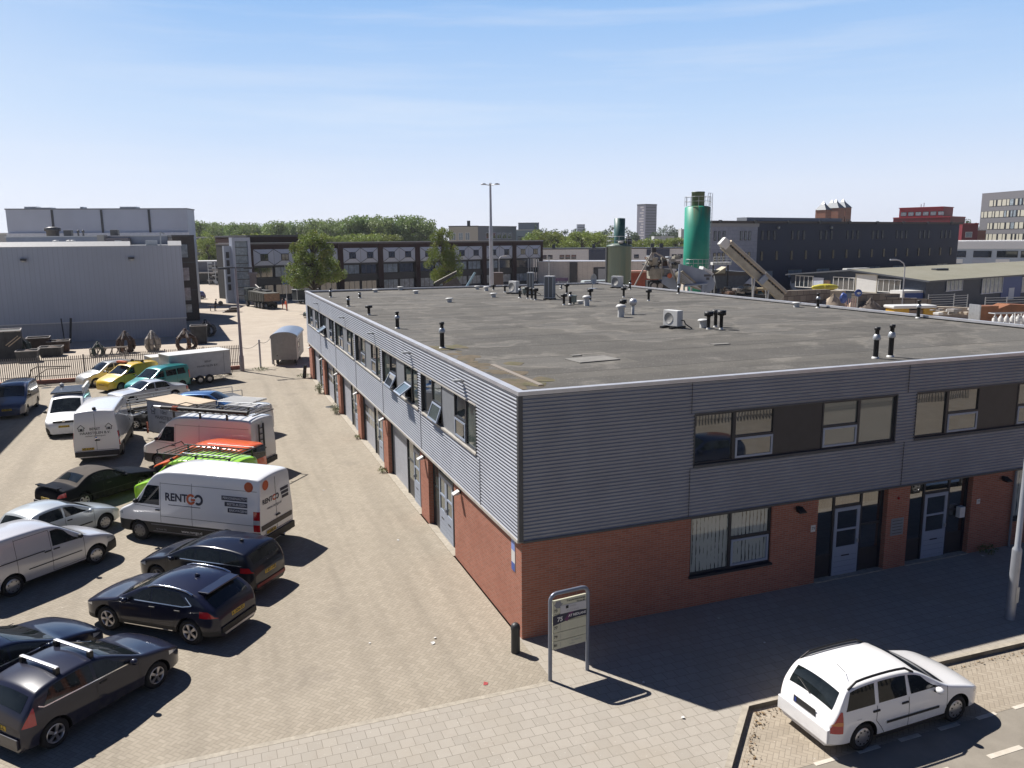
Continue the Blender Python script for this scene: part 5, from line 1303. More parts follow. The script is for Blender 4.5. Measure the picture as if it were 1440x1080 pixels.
# palisade fence
FP = [Vector((-31, 48.9, 0)), Vector((-16, 49.35, 0)), Vector((-4.75, 50.75, 0))]
t = thing('palisade_fence', 'grey steel palisade fence on a low brick plinth between the parking and the storage yard', 'fence')
M_PALE = mat('palisade_steel', (.30, .27, .25), .6, .2, var=.2)
pl_, rl, ft = MB(), MB(), MB()
for a, c in zip(FP, FP[1:]):
    L = (c-a).length; u = (c-a)/L; M = Matrix.Translation(a) @ Matrix.Rotation(math.atan2(u.y, u.x), 4, 'Z'); s = 0.
    ft.box(0, -.12, -.02, L, .12, .28, M_BRICK, M)
    for z in (.55, 1.7): rl.box(0, .03, z-.025, L, .07, z+.025, M_PALE, M)
    while s < L:
        pl_.add([(s-.028, 0, .32), (s+.028, 0, .32), (s-.028, 0, 1.93), (s+.028, 0, 1.93), (s, 0, 2.0), (s-.028, .018, .32), (s+.028, .018, .32), (s-.028, .018, 1.93), (s+.028, .018, 1.93), (s, .018, 2.0)],
                [(0, 1, 3, 4, 2), (5, 6, 8, 9, 7), (0, 2, 7, 5), (1, 3, 8, 6)], M_PALE, M=M); s += .135
    n = round(L/2.75)
    for k in range(n+1):
        q = a+u*(L*k/n); b = MB(); b.box(q.x-.045, q.y+.02, 0, q.x+.045, q.y+.14, 2.02, M_PALE); b.build('post', t)
pl_.build('pales', t); rl.build('rail', t); ft.build('plinth', t)
# wire fence with two posts, running to the wagon
t = thing('wire_fence', 'sagging single wire on two tall posts between the lamp mast and the site wagon', 'fence')
WP = [Vector((-4.6, 50.7, 0)), Vector((-3.25, 50.5, 0)), Vector((-2.15, 52.4, 0))]
for q in WP[1:]:
    b = MB(); b.cyl(q, q+Vector((0, 0, 2.35)), .075, n=8, m=M_GALV); b.build('post', t)
b = MB(); zz_ = [1.75, 2.15, 2.3]
for i in range(2):
    pr = None
    for k in range(7):
        s = k/6; q = WP[i].lerp(WP[i+1], s); q = Vector((q.x, q.y, zz_[i]*(1-s)+zz_[i+1]*s-.25*math.sin(math.pi*s)))
        if pr is not None: b.cyl(pr, q, .018, n=5, m=M_TRIM)
        pr = q
b.build('wire', t)
# overhanging bare branch of the fence-side tangle
b = MB(); a = [at(41, 531, 58.5), at(44, 520, 58.2), at(52, 516, 58), at(78, 515.5, 57.6), at(99, 515, 57.4)]; b.tube(a, .04, 5, mat('dead_wood', (.07, .055, .045), .9)); a2 = [at(50, 530, 58), at(66, 519, 57.8), at(93, 517.5, 57.5)]; b.tube(a2, .03, 5, mat('dead_wood', (.07, .055, .045), .9))
b.tube([a[0], Vector((a[0].x, a[0].y, 0))], .05, 5, mat('dead_wood', (.07, .055, .045), .9)); b.tube([a2[0], Vector((a2[0].x, a2[0].y, 0))], .05, 5, mat('dead_wood', (.07, .055, .045), .9))
tag(b.build('bare_branch'), 'bare dark branch arching in front of the fence behind the dark blue van', 'branch')

# bicycles
def bicycle(x, y, rz, label, m):
    t = thing('bicycle', label, 'bicycle', (x, y, 0), rz, 'bicycles leaning at the fence')
    for s in (-.52, .52):
        b = MB(); b.lathe([(.34+.022*math.cos(a), .022*math.sin(a)) for a in [k*math.pi/4 for k in range(9)]], 22, M_TYRE, (s, 0, .36), 'Y')
        for k in range(9): a = k*math.pi/9; b.cyl((s+.33*math.cos(a), 0, .36+.33*math.sin(a)), (s-.33*math.cos(a), 0, .36-.33*math.sin(a)), .003, n=3, m=M_STEEL)
        b.build('wheel', t)
    b = MB(); b.tube([(-.52, 0, .36), (-.2, 0, .82), (.38, 0, .86), (-.02, 0, .32), (-.2, 0, .82)], .018, 6, m); b.tube([(-.52, 0, .36), (-.02, 0, .32)], .014, 6, m); b.tube([(.52, 0, .36), (.38, 0, .95), (.36, 0, 1.05)], .018, 6, m); b.build('frame', t)
    b = MB(); b.tube([(.2, -.27, 1.06), (.36, -.1, 1.06), (.36, .1, 1.06), (.2, .27, 1.06)], .015, 6, M_BLACK); b.build('handlebar', t)
    b = MB(); b.cyl((-.2, 0, .82), (-.22, 0, .94), .014, n=6, m=M_STEEL); b.bbox(-.36, -.08, .94, -.08, .08, 1.0, M_BLACK, .02); b.build('saddle', t)
    b = MB(); b.box(-.85, -.07, .76, -.35, .07, .78, M_BLACK); b.build('carrier', t)
x, y = ground(311, 529.5); bicycle(x, y, R(12), 'black bicycle parked against the palisade fence right of the white trailer', M_BLACK)
x, y = ground(301, 529.5); bicycle(x, y+.3, R(150), 'second bicycle half hidden behind the white trailer end', M_GREYP)

# trailers
def wheelpair(t, xs, w, r, m=None):
    for x in xs:
        for s in (-1, 1):
            b = MB(); b.lathe([(r*.5, -.09), (r*.93, -.1), (r, -.07), (r, .07), (r*.93, .1), (r*.5, .09)], 18, M_TYRE, axis='Y'); b.lathe([(0, -s*-.095), (r*.5, -s*-.09)], 14, M_ALLOY, axis='Y'); b.build('wheel', t, (x, s*w, r))
M_TRW = mat('trailer_white', (.62, .64, .68), .45, var=.08)
t = thing('box_trailer', 'white closed trailer with a plywood roof and a house emblem on its side', 'trailer', (-8.63, 26.35, 0), R(127))
b = MB(); b.box(-1.75, -.79, .5, 1.75, .79, 2.16, M_TRW); b.build('box', t)
b = MB(); b.box(-1.80, -.84, 2.162, 1.80, .84, 2.20, mat('plywood', (.62, .50, .36), .8, var=.12, vscale=1.5)); b.build('roof', t)
b = MB(); b.box(-1.75, -.6, .38, 2.6, -.5, .499, M_TRIM); b.box(-1.75, .5, .38, 2.6, .6, .499, M_TRIM); b.build('chassis', t); wheelpair(t, (-.4, .35), .85, .31)
b = MB(); b.box(1.9, .72, .35, 1.96, .8, .95, mat('rust_red', (.35, .09, .04), .7)); b.build('prop_stand', t)
def panel_txt(t, body, x, z, size, m, y, flip=1):
    vs, fs = text_mesh(body, size, .003); b = MB(); b.add([(x-flip*u, y, z+v) for u, v in vs], fs, m); b.build('lettering', t)
panel_txt(t, '10m\u00b3', .35, 1.62, .30, M_LG, .797); panel_txt(t, 'HAARSTIJLEN', .35, 1.33, .26, M_LG, .797); panel_txt(t, 'verhuur', .55, 1.10, .16, M_LG, .797)
b = MB(); r = .2; pts = [(-r*.7, -r*1.1), (-r*.7, 0), (-r, 0), (0, r), (r, 0), (r*.7, 0), (r*.7, -r*1.1), (-r*.7, -r*1.1)]
for (u0, v0), (u1, v1) in zip(pts, pts[1:]): b.cyl((1.25-u0, .797, 1.7+v0), (1.25-u1, .797, 1.7+v1), .016, n=4, m=M_LG)
b.box(1.2, .79, 1.55, 1.3, .80, 1.65, M_LG); b.build('house_emblem', t)
p = ground(270, 540); t = thing('box_trailer', 'long white closed trailer with grey lettering parked by the fence', 'trailer', (-8.0, 45.3, 0), R(24))
b = MB(); b.box(-2.4, -.95, .55, 2.1, .95, 2.28, M_TRW); b.build('box', t); b = MB(); b.box(-2.45, -1.0, 2.282, 2.15, 1.0, 2.33, M_WHITE); b.build('roof', t)
b = MB(); b.box(-2.9, -.3, .42, 2.1, .3, .549, M_TRIM); b.build('chassis', t); wheelpair(t, (-.3, .4), .98, .33)
b = MB(); b.box(1.6, -.962, .7, 1.62, -.951, 2.2, M_LOGOG); b.box(2.1, -.9, .35, 2.2, .9, .5, M_BLACK); b.build('rear_frame', t)
panel_txt(t, 'BENIT', .4, 1.62, .2, M_LG, -.956, -1); panel_txt(t, 'HAARSTIJLEN B.V.', .35, 1.3, .2, M_LG, -.956, -1)
t = thing('box_trailer', 'small pale trailer tail peeping out between the yellow and the teal vans', 'trailer', (-10.2, 47.6, 0), R(20))
b = MB(); b.box(-1.3, -.8, .5, 1.1, .8, 1.85, mat('trailer_grey', (.5, .55, .62), .5)); b.build('box', t); b = MB(); b.box(-1.35, -.85, 1.852, 1.15, .85, 1.9, M_WHITE); b.build('roof', t); wheelpair(t, (0,), .8, .3)
t = thing('flatbed_trailer', 'open trailer with mesh sides between the old saloon and the plywood-roofed trailer', 'trailer', (-11.0, 33.4, 0), R(-152))
b = MB(); b.box(-2.2, -.9, .6, 2.2, .9, .68, M_TRIM); b.build('bed', t)
for s in (-1, 1):
    b = MB()
    for z in (.85, 1.05, 1.25): b.box(-2.2, s*.88-.02, z-.025, 2.2, s*.88+.02, z+.025, M_STEEL)
    for k in range(5): b.box(-2.2+k*1.09, s*.88-.021, .68, -2.14+k*1.09, s*.88+.021, 1.26, M_STEEL)
    b.build('side_rail', t)
b = MB(); b.box(-1.9, -.7, .68, 1.5, .7, .82, mat('timber_load', (.30, .26, .2), .9, var=.3)); b.build('timber', t); wheelpair(t, (-.4, .4), .95, .31)
b = MB(); b.box(2.2, -.05, .55, 3.6, .05, .62, M_STEEL); b.build('drawbar', t)
t = thing('flatbed_trailer', 'low flat trailer with a rail frame beside the blue car', 'trailer', (-7.2, 35.1, 0), R(-160))
b = MB(); b.box(-1.7, -.8, .55, 1.7, .8, .62, M_TRIM); b.build('bed', t)
for s in (-1, 1):
    b = MB(); b.tube([(-1.7, s*.8, .62), (-1.7, s*.8, 1.0), (1.7, s*.8, 1.0), (1.7, s*.8, .62)], .025, 6, M_STEEL); b.build('side_rail', t)
wheelpair(t, (0,), .85, .3)
# site wagon with a barrel roof
t = thing('site_wagon', 'grey construction site wagon with a rounded metal roof behind the building end', 'wagon', (-1.25, 51.15, 0), R(78))
M_WAG = mat('wagon_grey', (.36, .38, .37), .5, var=.1)
b = MB(); b.box(0, -1.03, .48, 5.2, 1.03, 2.35, M_WAG); b.build('body', t)
pr = [(1.1*math.cos(R(a)), 2.33+.46*math.sin(R(a))) for a in range(0, 181, 12)]
b = MB(); b.prism([(y*.97, z) for y, z in pr], .0, 5.2, M_WAG, 'X'); b.build('gable', t)
b = MB(); q = pr+[(y*1.03, z+.04) for y, z in pr[::-1]]
n = len(pr); vs = [(-.06, y, z) for y, z in pr]+[(5.3, y, z) for y, z in pr]+[(-.06, y*1.03, z+.04) for y, z in pr]+[(5.3, y*1.03, z+.04) for y, z in pr]
b.add(vs, [(i, i+1, n+i+1, n+i) for i in range(n-1)]+[(2*n+i, 2*n+i+1, 3*n+i+1, 3*n+i) for i in range(n-1)]+[(i, i+1, 2*n+i+1, 2*n+i) for i in range(n-1)], mat('wagon_roof', (.36, .4, .48), .3, .7, var=.1)); b.build('roof', t)
b = MB(); frame(b, 'Y', .55, 2.3, .9, 2.1, .06, 1.035, 1.055, M_WHITE); b.build('shutter', t)
b = MB(); frame(b, 'Y', .8, 1.5, 1.35, 1.85, .05, 1.056, 1.07, M_TRIM); b.box(.85, -1.062, 1.4, 1.45, -1.056, 1.8, M_GLASS); b.build('window', t)
b = MB(); b.box(-.02, -1.06, .46, .06, -1.0, 2.35, M_WHITE); b.build('corner_strip', t)
wheelpair(t, (1.2, 4.0), .75, .26)
for s in (-1, 1):
    b = MB(); b.box(.1, s*.9-.03, 0, .16, s*.9+.03, .5, M_TRIM); b.build('prop_leg', t)
b = MB(); b.lathe([(0, -.02), (.05, 0)], 8, M_BLACK, (-.001, .6, .85), 'X'); b.build('rear_lamp', t)

# ---- storage yard: bins, grabs, container
M_RUST = mat('rusty_steel', (.10, .065, .05), .8, .2, var=.4, vscale=2, dirt=(.2, .09, .04)); M_DKST = mat('dark_steel', (.06, .062, .066), .7, .3, var=.35, vscale=2)
M_RIM = mat('bin_rim', (.38, .36, .34), .6, .3, var=.2)
def bin_(px, py, w, d, h, rz, label, m):
    x, y = ground(px, py); t = thing('scrap_bin', label, 'bin', (x, y+d/2, 0), rz, 'steel bins in the storage yard')
    b = MB(); a = .86
    o = [(-w/2*a, -d/2*a, 0), (w/2*a, -d/2*a, 0), (w/2*a, d/2*a, 0), (-w/2*a, d/2*a, 0), (-w/2, -d/2, h), (w/2, -d/2, h), (w/2, d/2, h), (-w/2, d/2, h)]
    i = [(x_*.93, y_*.93, max(z_, .06)) for x_, y_, z_ in o]
    b.add(o+i, [(0, 1, 2, 3), (0, 1, 5, 4), (1, 2, 6, 5), (2, 3, 7, 6), (3, 0, 4, 7), (8, 9, 10, 11), (8, 9, 13, 12), (9, 10, 14, 13), (10, 11, 15, 14), (11, 8, 12, 15)], m)
    for s in (-.3, .3): b.box(w*s-.04, -d/2-.03, .05, w*s+.04, -d/2*a, h-.05, m)
    b.build('tub', t)
    b = MB(); frame_pts = [(-w/2, -d/2, h), (w/2, -d/2, h), (w/2, d/2, h), (-w/2, d/2, h), (-w/2, -d/2, h)]; b.tube(frame_pts, .05, 6, M_RIM); b.build('rim', t)
    b = MB(); b.blob((0, 0, h*.75), w*.36, M_RUST, 1, .35, (1, d/w, .5)); b.build('scrap', t)
bin_(38, 510, 1.7, 1.4, 1.0, R(2), 'dark steel bin nearest the fence, left of the low wide bin', M_DKST)
bin_(71, 502, 1.9, 1.5, .85, R(0), 'low wide grey bin close behind the fence', M_DKST)
bin_(82, 496.5, 1.9, 1.5, 1.1, R(5), 'rusty brown bin just behind the low wide bin', M_RUST)
bin_(54, 498, 1.9, 1.6, 1.5, R(3), 'tall dark bin under the warehouse wall behind the two front bins', M_RUST)
bin_(281, 484, 1.6, 1.4, 1.85, R(-3), 'square grey steel bin standing past the warehouse corner', M_DKST)
p = ground(8, 510); t = thing('container', 'large dark open container at the left edge below the warehouse wall', 'container', (p[0]-1.6, p[1]+2, 0), R(8))
b = MB(); b.prism([(-2.6, 0), (2.1, 0), (2.6, 1.2), (2.6, 2.6), (-2.6, 2.6)], -1.25, 1.25, M_DKST, 'Y'); b.build('hull', t)
b = MB()
for k in range(6): b.box(-2.3+k*.9, -1.33, .1, -2.2+k*.9, -1.251, 2.6, M_DKST)
b.tube([(-2.6, -1.25, 2.62), (2.6, -1.25, 2.62), (2.6, 1.25, 2.62), (-2.6, 1.25, 2.62)], .07, 6, M_RIM); b.build('rib', t)
b = MB(); b.cyl((1.4, -1.3, 1.4), (2.4, -1.3, 2.2), .05, n=5, m=mat('pale_wood', (.6, .48, .34), .8)); b.cyl((1.6, -1.36, 1.3), (2.6, -1.36, 2.1), .05, n=5, m=mat('pale_wood', (.6, .48, .34), .8)); b.build('strut', t)
def grab(px, py, s, label, m, tines=5, spread=1.):
    """orange-peel grab lying on its tips"""
    x, y = ground(px, py); t = thing('scrap_grab', label, 'grab', (x, y+s*.6, 0), random.uniform(0, 6), 'grabs in the storage yard')
    b = MB(); b.lathe([(0, s*1.75), (s*.14, s*1.7), (s*.16, s*1.35), (s*.3, s*1.3), (s*.32, s*1.1), (s*.1, s*1.0), (0, s)], 10, m); b.build('hub', t)
    for k in range(tines):
        a = 2*math.pi*k/tines; c_, s_ = math.cos(a), math.sin(a); pt = [(s*.25, s*1.2), (s*.50*spread, s*1.0), (s*.60*spread, s*.6), (s*.50*spread, s*.25), (s*.2, .05)]
        b = MB()
        for (r0, z0), (r1, z1) in zip(pt, pt[1:]): b.cyl((r0*c_, r0*s_, z0), (r1*c_, r1*s_, z1), s*.17, s*.14, 6, m)
        b.build('tine', t)
        b = MB(); b.cyl((s*.18*c_, s*.18*s_, s*1.55), (s*.6*spread*c_, s*.6*spread*s_, s*.95), s*.05, n=6, m=M_RIM); b.build('ram', t)
grab(177, 497, 1.2, 'dark pronged scrap grab standing behind the fence, left of the pale one', M_RUST, 6)
grab(215, 495, 1.15, 'pale grey pronged grab in the middle of the row', mat('pale_steel', (.42, .38, .33), .7, .2, var=.3), 7, .9)
grab(262, 495, 1.25, 'rust red clamshell grab by the warehouse corner', M_RUST, 5, 1.25)
grab(28, 503, 1.2, 'blackish green grab in the shade between container and bins', mat('green_steel', (.05, .075, .065), .6, .2, var=.3), 6, 1.1)
grab(138, 502, .8, 'small dark grab lying left of the pale frame', mat('green_steel', (.05, .075, .065), .6, .2, var=.3), 4, 1.2)
grab(290, 474, 1.1, 'dark heavy grab heaped in the shade beside the square bin', M_DKST, 7, 1.6)
x, y = ground(154, 500.5); t = thing('beam_frame', 'pale welded steel frame lying flat just behind the fence', 'frame', (x, y, 0), R(8))
b = MB()
for z in (.1, .75): b.box(-1.6, -.05, z-.07, 1.6, .05, z+.07, mat('pale_steel', (.42, .38, .33), .7, .2))
for k in range(6): b.box(-1.6+k*.6, -.04, .1, -1.5+k*.6, .04, .75, mat('pale_steel', (.42, .38, .33), .7, .2)); b.cyl((-1.55+k*.53, 0, .1), (-1.25+k*.53, 0, .75), .05, n=5, m=M_RUST)
b.build('lattice', t)
t = thing('gas_cylinder_pair', 'pair of dark upright tubes leaning on the warehouse wall', 'tubes', (ground(100, 482)[0], ground(100, 482)[1]-.5, 0)); b = MB(); b.cyl((0, 0, 0), (.25, .2, 2.6), .11, n=8, m=M_DKST); b.cyl((-.5, 0, 0), (-.65, .2, 2.6), .06, n=8, m=M_DKST); b.build('tube', t)

# ---- people far down the yard
def person(name_lbl, x, y, rz, pose, top, legs, skin, hair, group='workers in the storage yard'):
    j, rad, e = pose
    me = bpy.data.meshes.new('person'); me.from_pydata(j, e, []); o = bpy.data.objects.new('person', me); COL.objects.link(o)
    sk = o.modifiers.new('skin', 'SKIN'); ss = o.modifiers.new('sub', 'SUBSURF'); ss.levels = ss.render_levels = 1
    for i, v in enumerate(me.skin_vertices[0].data): v.radius = (rad[i], rad[i])
    me.skin_vertices[0].data[0].use_root = True
    dg = bpy.context.evaluated_depsgraph_get(); nm = bpy.data.meshes.new_from_object(o.evaluated_get(dg)); o.modifiers.clear(); o.data = nm
    nm.materials.clear()
    for m in (top, legs, skin, M_BLACK): nm.materials.append(m)
    for f in nm.polygons:
        c = f.center; f.use_smooth = True
        f.material_index = 3 if c.z < .1 else (1 if c.z < .93 else (2 if c.z > 1.47 else 0))
    o.location = (x, y, 0); o.rotation_euler[2] = rz; tag(o, name_lbl, 'person', group)
    b = MB(); hx, hy, hz = j[4]; b.blob((hx, hy, hz+.05), .115, hair, 2, 0, (1, 1.05, .9)); b.build('hard_hat' if hair.name.startswith('helmet') else 'hair', o)
    return o
def pose(bend=0., arm=(.25, .25)):
    j = [(0, 0, .95), (bend*.4, 0, 1.2), (bend*.8, 0, 1.42), (bend*.95, 0, 1.52), (bend*1.1, 0, 1.66),
         (.02, .10, .90), (.06, .12, .5), (.0, .13, .06), (.16, .13, .03), (-.02, -.10, .90), (-.04, -.12, .5), (-.12, -.13, .06), (.04, -.13, .03),
         (bend*.75, .2, 1.40), (bend*.75+.05, .27, 1.12), (bend*.7+arm[0], .25, .90), (bend*.75, -.2, 1.40), (bend*.75+.05, -.27, 1.12), (bend*.7+arm[1], -.25, .90)]
    rad = [.15, .145, .14, .06, .105, .095, .065, .05, .04, .095, .065, .05, .04, .06, .05, .04, .06, .05, .04]
    e = [(0, 1), (1, 2), (2, 3), (3, 4), (0, 5), (5, 6), (6, 7), (7, 8), (0, 9), (9, 10), (10, 11), (11, 12), (2, 13), (13, 14), (14, 15), (2, 16), (16, 17), (17, 18)]
    return j, rad, e
SKIN = mat('skin', (.5, .3, .22), .6); HV = mat('hi_vis_orange', (.85, .12, .03), .8); DK = mat('dark_clothes', (.03, .03, .05), .9)
x, y = ground(403, 437); person('person in bright orange work clothes beside the tipper truck', x, y, R(200), pose(0, (.1, .2)), HV, HV, SKIN, mat('helmet_white', (.7, .7, .68), .4))
x, y = ground(398, 435.5); person('person in a dark jacket and red trousers standing close to the orange worker', x, y+.3, R(20), pose(.03, (.2, .3)), DK, mat('red_trousers', (.4, .05, .03), .8), SKIN, mat('dark_hair', (.03, .02, .02), .8))
x, y = ground(303, 437); person('person in dark clothes bending over a work trestle in the yard', x, y, R(-10), pose(.18, (.45, .5)), DK, DK, SKIN, mat('dark_hair', (.03, .02, .02), .8))
x, y = ground(312, 437); t = thing('trestle', 'long work trestle with a dark drum on it in front of the bending person', 'trestle', (x, y+.4, 0), R(5))
b = MB(); b.box(-1.9, -.25, .75, 2.2, .25, .83, M_RUST); b.build('top', t)
for k in (-1.6, 1.9):
    b = MB(); b.tube([(k, -.3, 0), (k, 0, .75), (k, .3, 0)], .04, 5, M_DKST); b.build('leg', t)
b = MB(); b.cyl((-.1, -.3, 1.15), (-.1, .3, 1.15), .33, n=12, m=M_DKST); b.build('drum', t)
x, y = ground(325, 439); b = MB()
for k in range(5): b.box(-1.2+k*.3, -.5, k*.16, .9+k*.1, .5, k*.16+.12, M_RUST if k % 2 else M_RIM)
tag(b.build('plate_stack', None, (x, y, 0)), 'stack of steel plates on the ground right of the trestle', 'plates')

# tipper truck
x, y = ground(340, 429); x2, y2 = ground(393, 438)
ang = math.atan2(y-y2, x-x2); t = thing('tipper_truck', 'dark green four-axle tipper truck with a loaded body in the yard', 'truck', ((x+x2)/2+.4, (y+y2)/2+1.2, 0), ang)
M_TRK = mat('truck_green', (.035, .05, .05), .4, .2, var=.2); M_TIP = mat('tipper_grey', (.10, .10, .085), .6, .2, var=.3, vscale=2)
b = MB(); b.bbox(2.6, -1.2, .9, 4.4, 1.2, 3.0, M_TRK, .12); b.build('cab', t)
b = MB(); b.box(4.38, -1.0, 1.9, 4.43, 1.0, 2.75, M_CGLASS); b.build('windscreen', t)
for s in (-1, 1):
    b = MB(); b.box(3.3, s*1.2-.01, 1.9, 4.2, s*1.2+.01, 2.65, M_CGLASS); b.build('window', t)
b = MB(); b.box(-4.4, -.5, .75, 2.6, .5, 1.05, M_DKST); b.build('chassis', t)
b = MB(); b.prism([(-4.6, 1.2), (2.3, 1.1), (2.45, 2.6), (-4.6, 2.45)], -1.22, 1.22, M_TIP, 'Y')
for k in range(7): b.box(-4.3+k*1.0, -1.28, 1.2, -4.18+k*1.0, -1.22, 2.45, M_TIP); b.box(-4.3+k*1.0, 1.22, 1.2, -4.18+k*1.0, 1.28, 2.45, M_TIP)
b.build('tipping_body', t)
b = MB(); b.box(-4.68, -1.2, 1.25, -4.605, 1.2, 2.4, mat('tailgate_rust', (.30, .19, .12), .7, var=.3)); b.build('tailgate', t)
b = MB(); b.box(-2.0, -1.0, 2.5, 2.4, -.1, 2.75, M_DKST); b.cyl((2.3, .3, 2.7), (-1.0, .2, 3.2), .1, n=6, m=M_RIM); b.cyl((1.6, .2, 3.5), (-.6, .1, 2.75), .12, n=6, m=M_RIM); b.build('load', t)
for xx in (3.4, -.4, -1.8, -3.2):
    for s in (-1, 1):
        b = MB(); b.lathe([(.25, -.16), (.46, -.18), (.5, -.12), (.5, .12), (.46, .18), (.25, .16)], 18, M_TYRE, axis='Y'); b.lathe([(0, s*.1), (.26, s*.165)], 14, M_DARKRIM, axis='Y'); b.build('wheel', t, (xx, s*1.0, .5))
# cage trailer and stray dark vehicle by the far corner
x, y = ground(424, 427); t = thing('cage_trailer', 'dark trailer with wire mesh sides parked before the far office row', 'trailer', (x+.8, y+.8, 0), R(22))
b = MB(); b.box(-2, -.9, .5, 2, .9, .65, M_STEEL); b.build('bed', t)
b = MB(); b.box(-1.98, -.86, .65, 1.98, .86, 2.3, mat('mesh_net', (.03, .04, .045), .8)); b.build('netting', t)
b = MB(); b.tube([(-2, -.9, .6), (-2, -.9, 2.35), (2, -.9, 2.35), (2, .9, 2.35), (-2, .9, 2.35), (-2, -.9, 2.35)], .05, 6, M_STEEL); b.build('cage_frame', t); wheelpair(t, (-.5, .5), .9, .33)
M_BODY[0] = paint('dim_lacquer', (.02, .04, .04), .2, .3)
t = place('parked_car', 'dark green car peeping out behind the far corner of the building', 'car', ground(436, 447)[0]+1.2, ground(436, 447)[1]+.6, 175)
c = Car(estate_prof(.8, .65, 1.25, 1.5, 1., .9, .1, .3, .95), 1.7, .95, 2.5, .3, .2, .3, .11, .05, .7, .82, .6, .35); c.body(t, M_BODY[0]); c.windows([(.75, -.1, .15, -.1), (-.18, -1.1, -.18, -1.0)], .98); c.windscreen(.87, .1); c.wheels()
M_BODY[0] = paint('mauve_lacquer', (.06, .06, .14), .3, .3)
x, y = ground(282, 421); t = place('parked_car', 'blue violet car partly hidden behind the dark brown office block', 'car', x-1.0, y+1, 185)
c = Car(estate_prof(.8, .65, 1.25, 1.5, 1., .9, .1, .3, .95), 1.7, .95, 2.5, .3, .2, .3, .11, .05, .7, .82, .6, .35); c.body(t, M_BODY[0]); c.windows([(.75, -.1, .15, -.1), (-.18, -1.1, -.18, -1.0)], .98); c.windscreen(.87, .1); c.wheels()
for px, py, l in ((315, 415, 'thin dark marker post in the middle of the far yard lane'), (322, 419, 'thin brown marker post close to the stair tower')):
    x, y = ground(px, py); b = MB(); b.cyl((0, 0, 0), (0, 0, 1.1), .12, .1, 8, M_RUST); b.blob((0, 0, 1.1), .12, M_RUST, 1, 0); tag(b.build('marker_post', None, (x, y, 0)), l, 'post', 'marker posts in the far yard')
# ------------------------------------------------------------------ surrounding buildings
M_FGLASS = glass('office_glass', (.03, .04, .05), .05); M_FGLASS.node_tree.nodes['Principled BSDF'].inputs['IOR'].default_value = 2.
M_PALEG = glass('pale_glass', (.20, .24, .27), .08, 1.8)
def ribbed(name, col, pitch=.35, depth=.35, rough=.5, var=.08):
    """vertical standing ribs in the sheet"""
    col = dim(col, .70)
    m = bpy.data.materials.new(name); nd, lk, b = _nodes(m); nt = m.node_tree
    co = N(nt, 'ShaderNodeSeparateXYZ'); oc = objco(nt); lk.new(oc, co.inputs[0])
    s = math_node(nt, 'ADD', co.outputs[0], co.outputs[1])
    f = math_node(nt, 'PINGPONG', math_node(nt, 'DIVIDE', s, pitch), .5)
    c = mixc(nt, ramp(nt, noise(nt, .12, oc, 6), .35, .7), tuple(x*(1-var) for x in col), tuple(x*(1+var) for x in col))
    c = mixc(nt, ramp(nt, f, .02, .10, (1, 1, 1), (0, 0, 0)), c, tuple(x*.84 for x in col))
    sz = N(nt, 'ShaderNodeCombineXYZ'); lk.new(math_node(nt, 'MULTIPLY', s, 2.2), sz.inputs[0]); lk.new(math_node(nt, 'MULTIPLY', co.outputs[2], .12), sz.inputs[1])
    c = mixc(nt, math_node(nt, 'MULTIPLY', ramp(nt, noise(nt, 1., sz.outputs[0], 5), .5, .75), .3), c, tuple(x*.75 for x in col))
    lk.new(c, b.inputs['Base Color']); b.inputs['Roughness'].default_value = rough
    bn = N(nt, 'ShaderNodeBump'); bn.inputs['Strength'].default_value = depth; bn.inputs['Distance'].default_value = .05
    lk.new(f, bn.inputs['Height']); lk.new(bn.outputs[0], b.inputs['Normal'])
    return m
def block(name, label, cat, a, c, d, h, wall, z0=0., roof=None, rh=.25, over=.1):
    """box building whose front runs from ground point a to c; returns (empty, front length)"""
    a, c = Vector((a[0], a[1], 0)), Vector((c[0], c[1], 0)); L = (c-a).length
    t = thing(name, label, cat, (a.x, a.y, 0), math.atan2(c.y-a.y, c.x-a.x))
    b = MB(); b.box(0, 0, z0, L, d, h, wall); b.build('wall', t)
    b = MB(); b.box(-over, -over, h+.002, L+over, d+over, h+rh, roof or M_TRIM); b.build('roof', t)
    return t, L
def win(t, x0, x1, z0, z1, gl=None, fr=None, y=0., bars=0, name='window'):
    b = MB(); f = min(.12, (x1-x0)*.12)
    b.box(x0, y-.06, z0, x1, y-.004, z1, fr or M_FRAMED); b.box(x0+f, y-.075, z0+f, x1-f, y-.0605, z1-f, gl or M_FGLASS)
    for k in range(bars):
        xx = x0+(x1-x0)*(k+1)/(bars+1); b.box(xx-.04, y-.09, z0+f, xx+.04, y-.0755, z1-f, fr or M_FRAMED)
    return b.build(name, t)

M_BWHITE = mat('fresh_white', (1.15, 1.15, 1.15), .6)
# grey warehouse
M_WH = ribbed('warehouse_sheet', (.50, .56, .66), .45, .12); M_WH2 = ribbed('warehouse_sheet_low', (.50, .52, .57), .30, .5)
WA, WB = Vector((-62, 75.4, 0)), Vector((-9.25, 77.9, 0)); wl = (WB-WA).length
t = thing('warehouse', 'long windowless grey ribbed warehouse with a white roof edge at the left', 'warehouse', WA, math.atan2(WB.y-WA.y, WB.x-WA.x))
b = MB(); b.box(0, 0, 2.1, wl, 24, 9.9, M_WH); b.build('wall', t)
b = MB(); b.box(0, .06, 0, wl-.05, 23.9, 2.0, M_WH2); b.build('plinth', t)
b = MB(); b.box(-.03, -.10, 1.99, wl+.03, .05, 2.105, M_WHITE); b.build('flashing', t)
b = MB()
for x0, x1 in ((-.05, wl-5.), (wl-1.3, wl+.05)): b.prism([(-.05, 9.901), (-.05, 9.93), (.55, 10.42), (.6, 10.42), (.6, 9.901)], x0, x1, M_WHITE, 'X')
b.build('roof_edge', t)
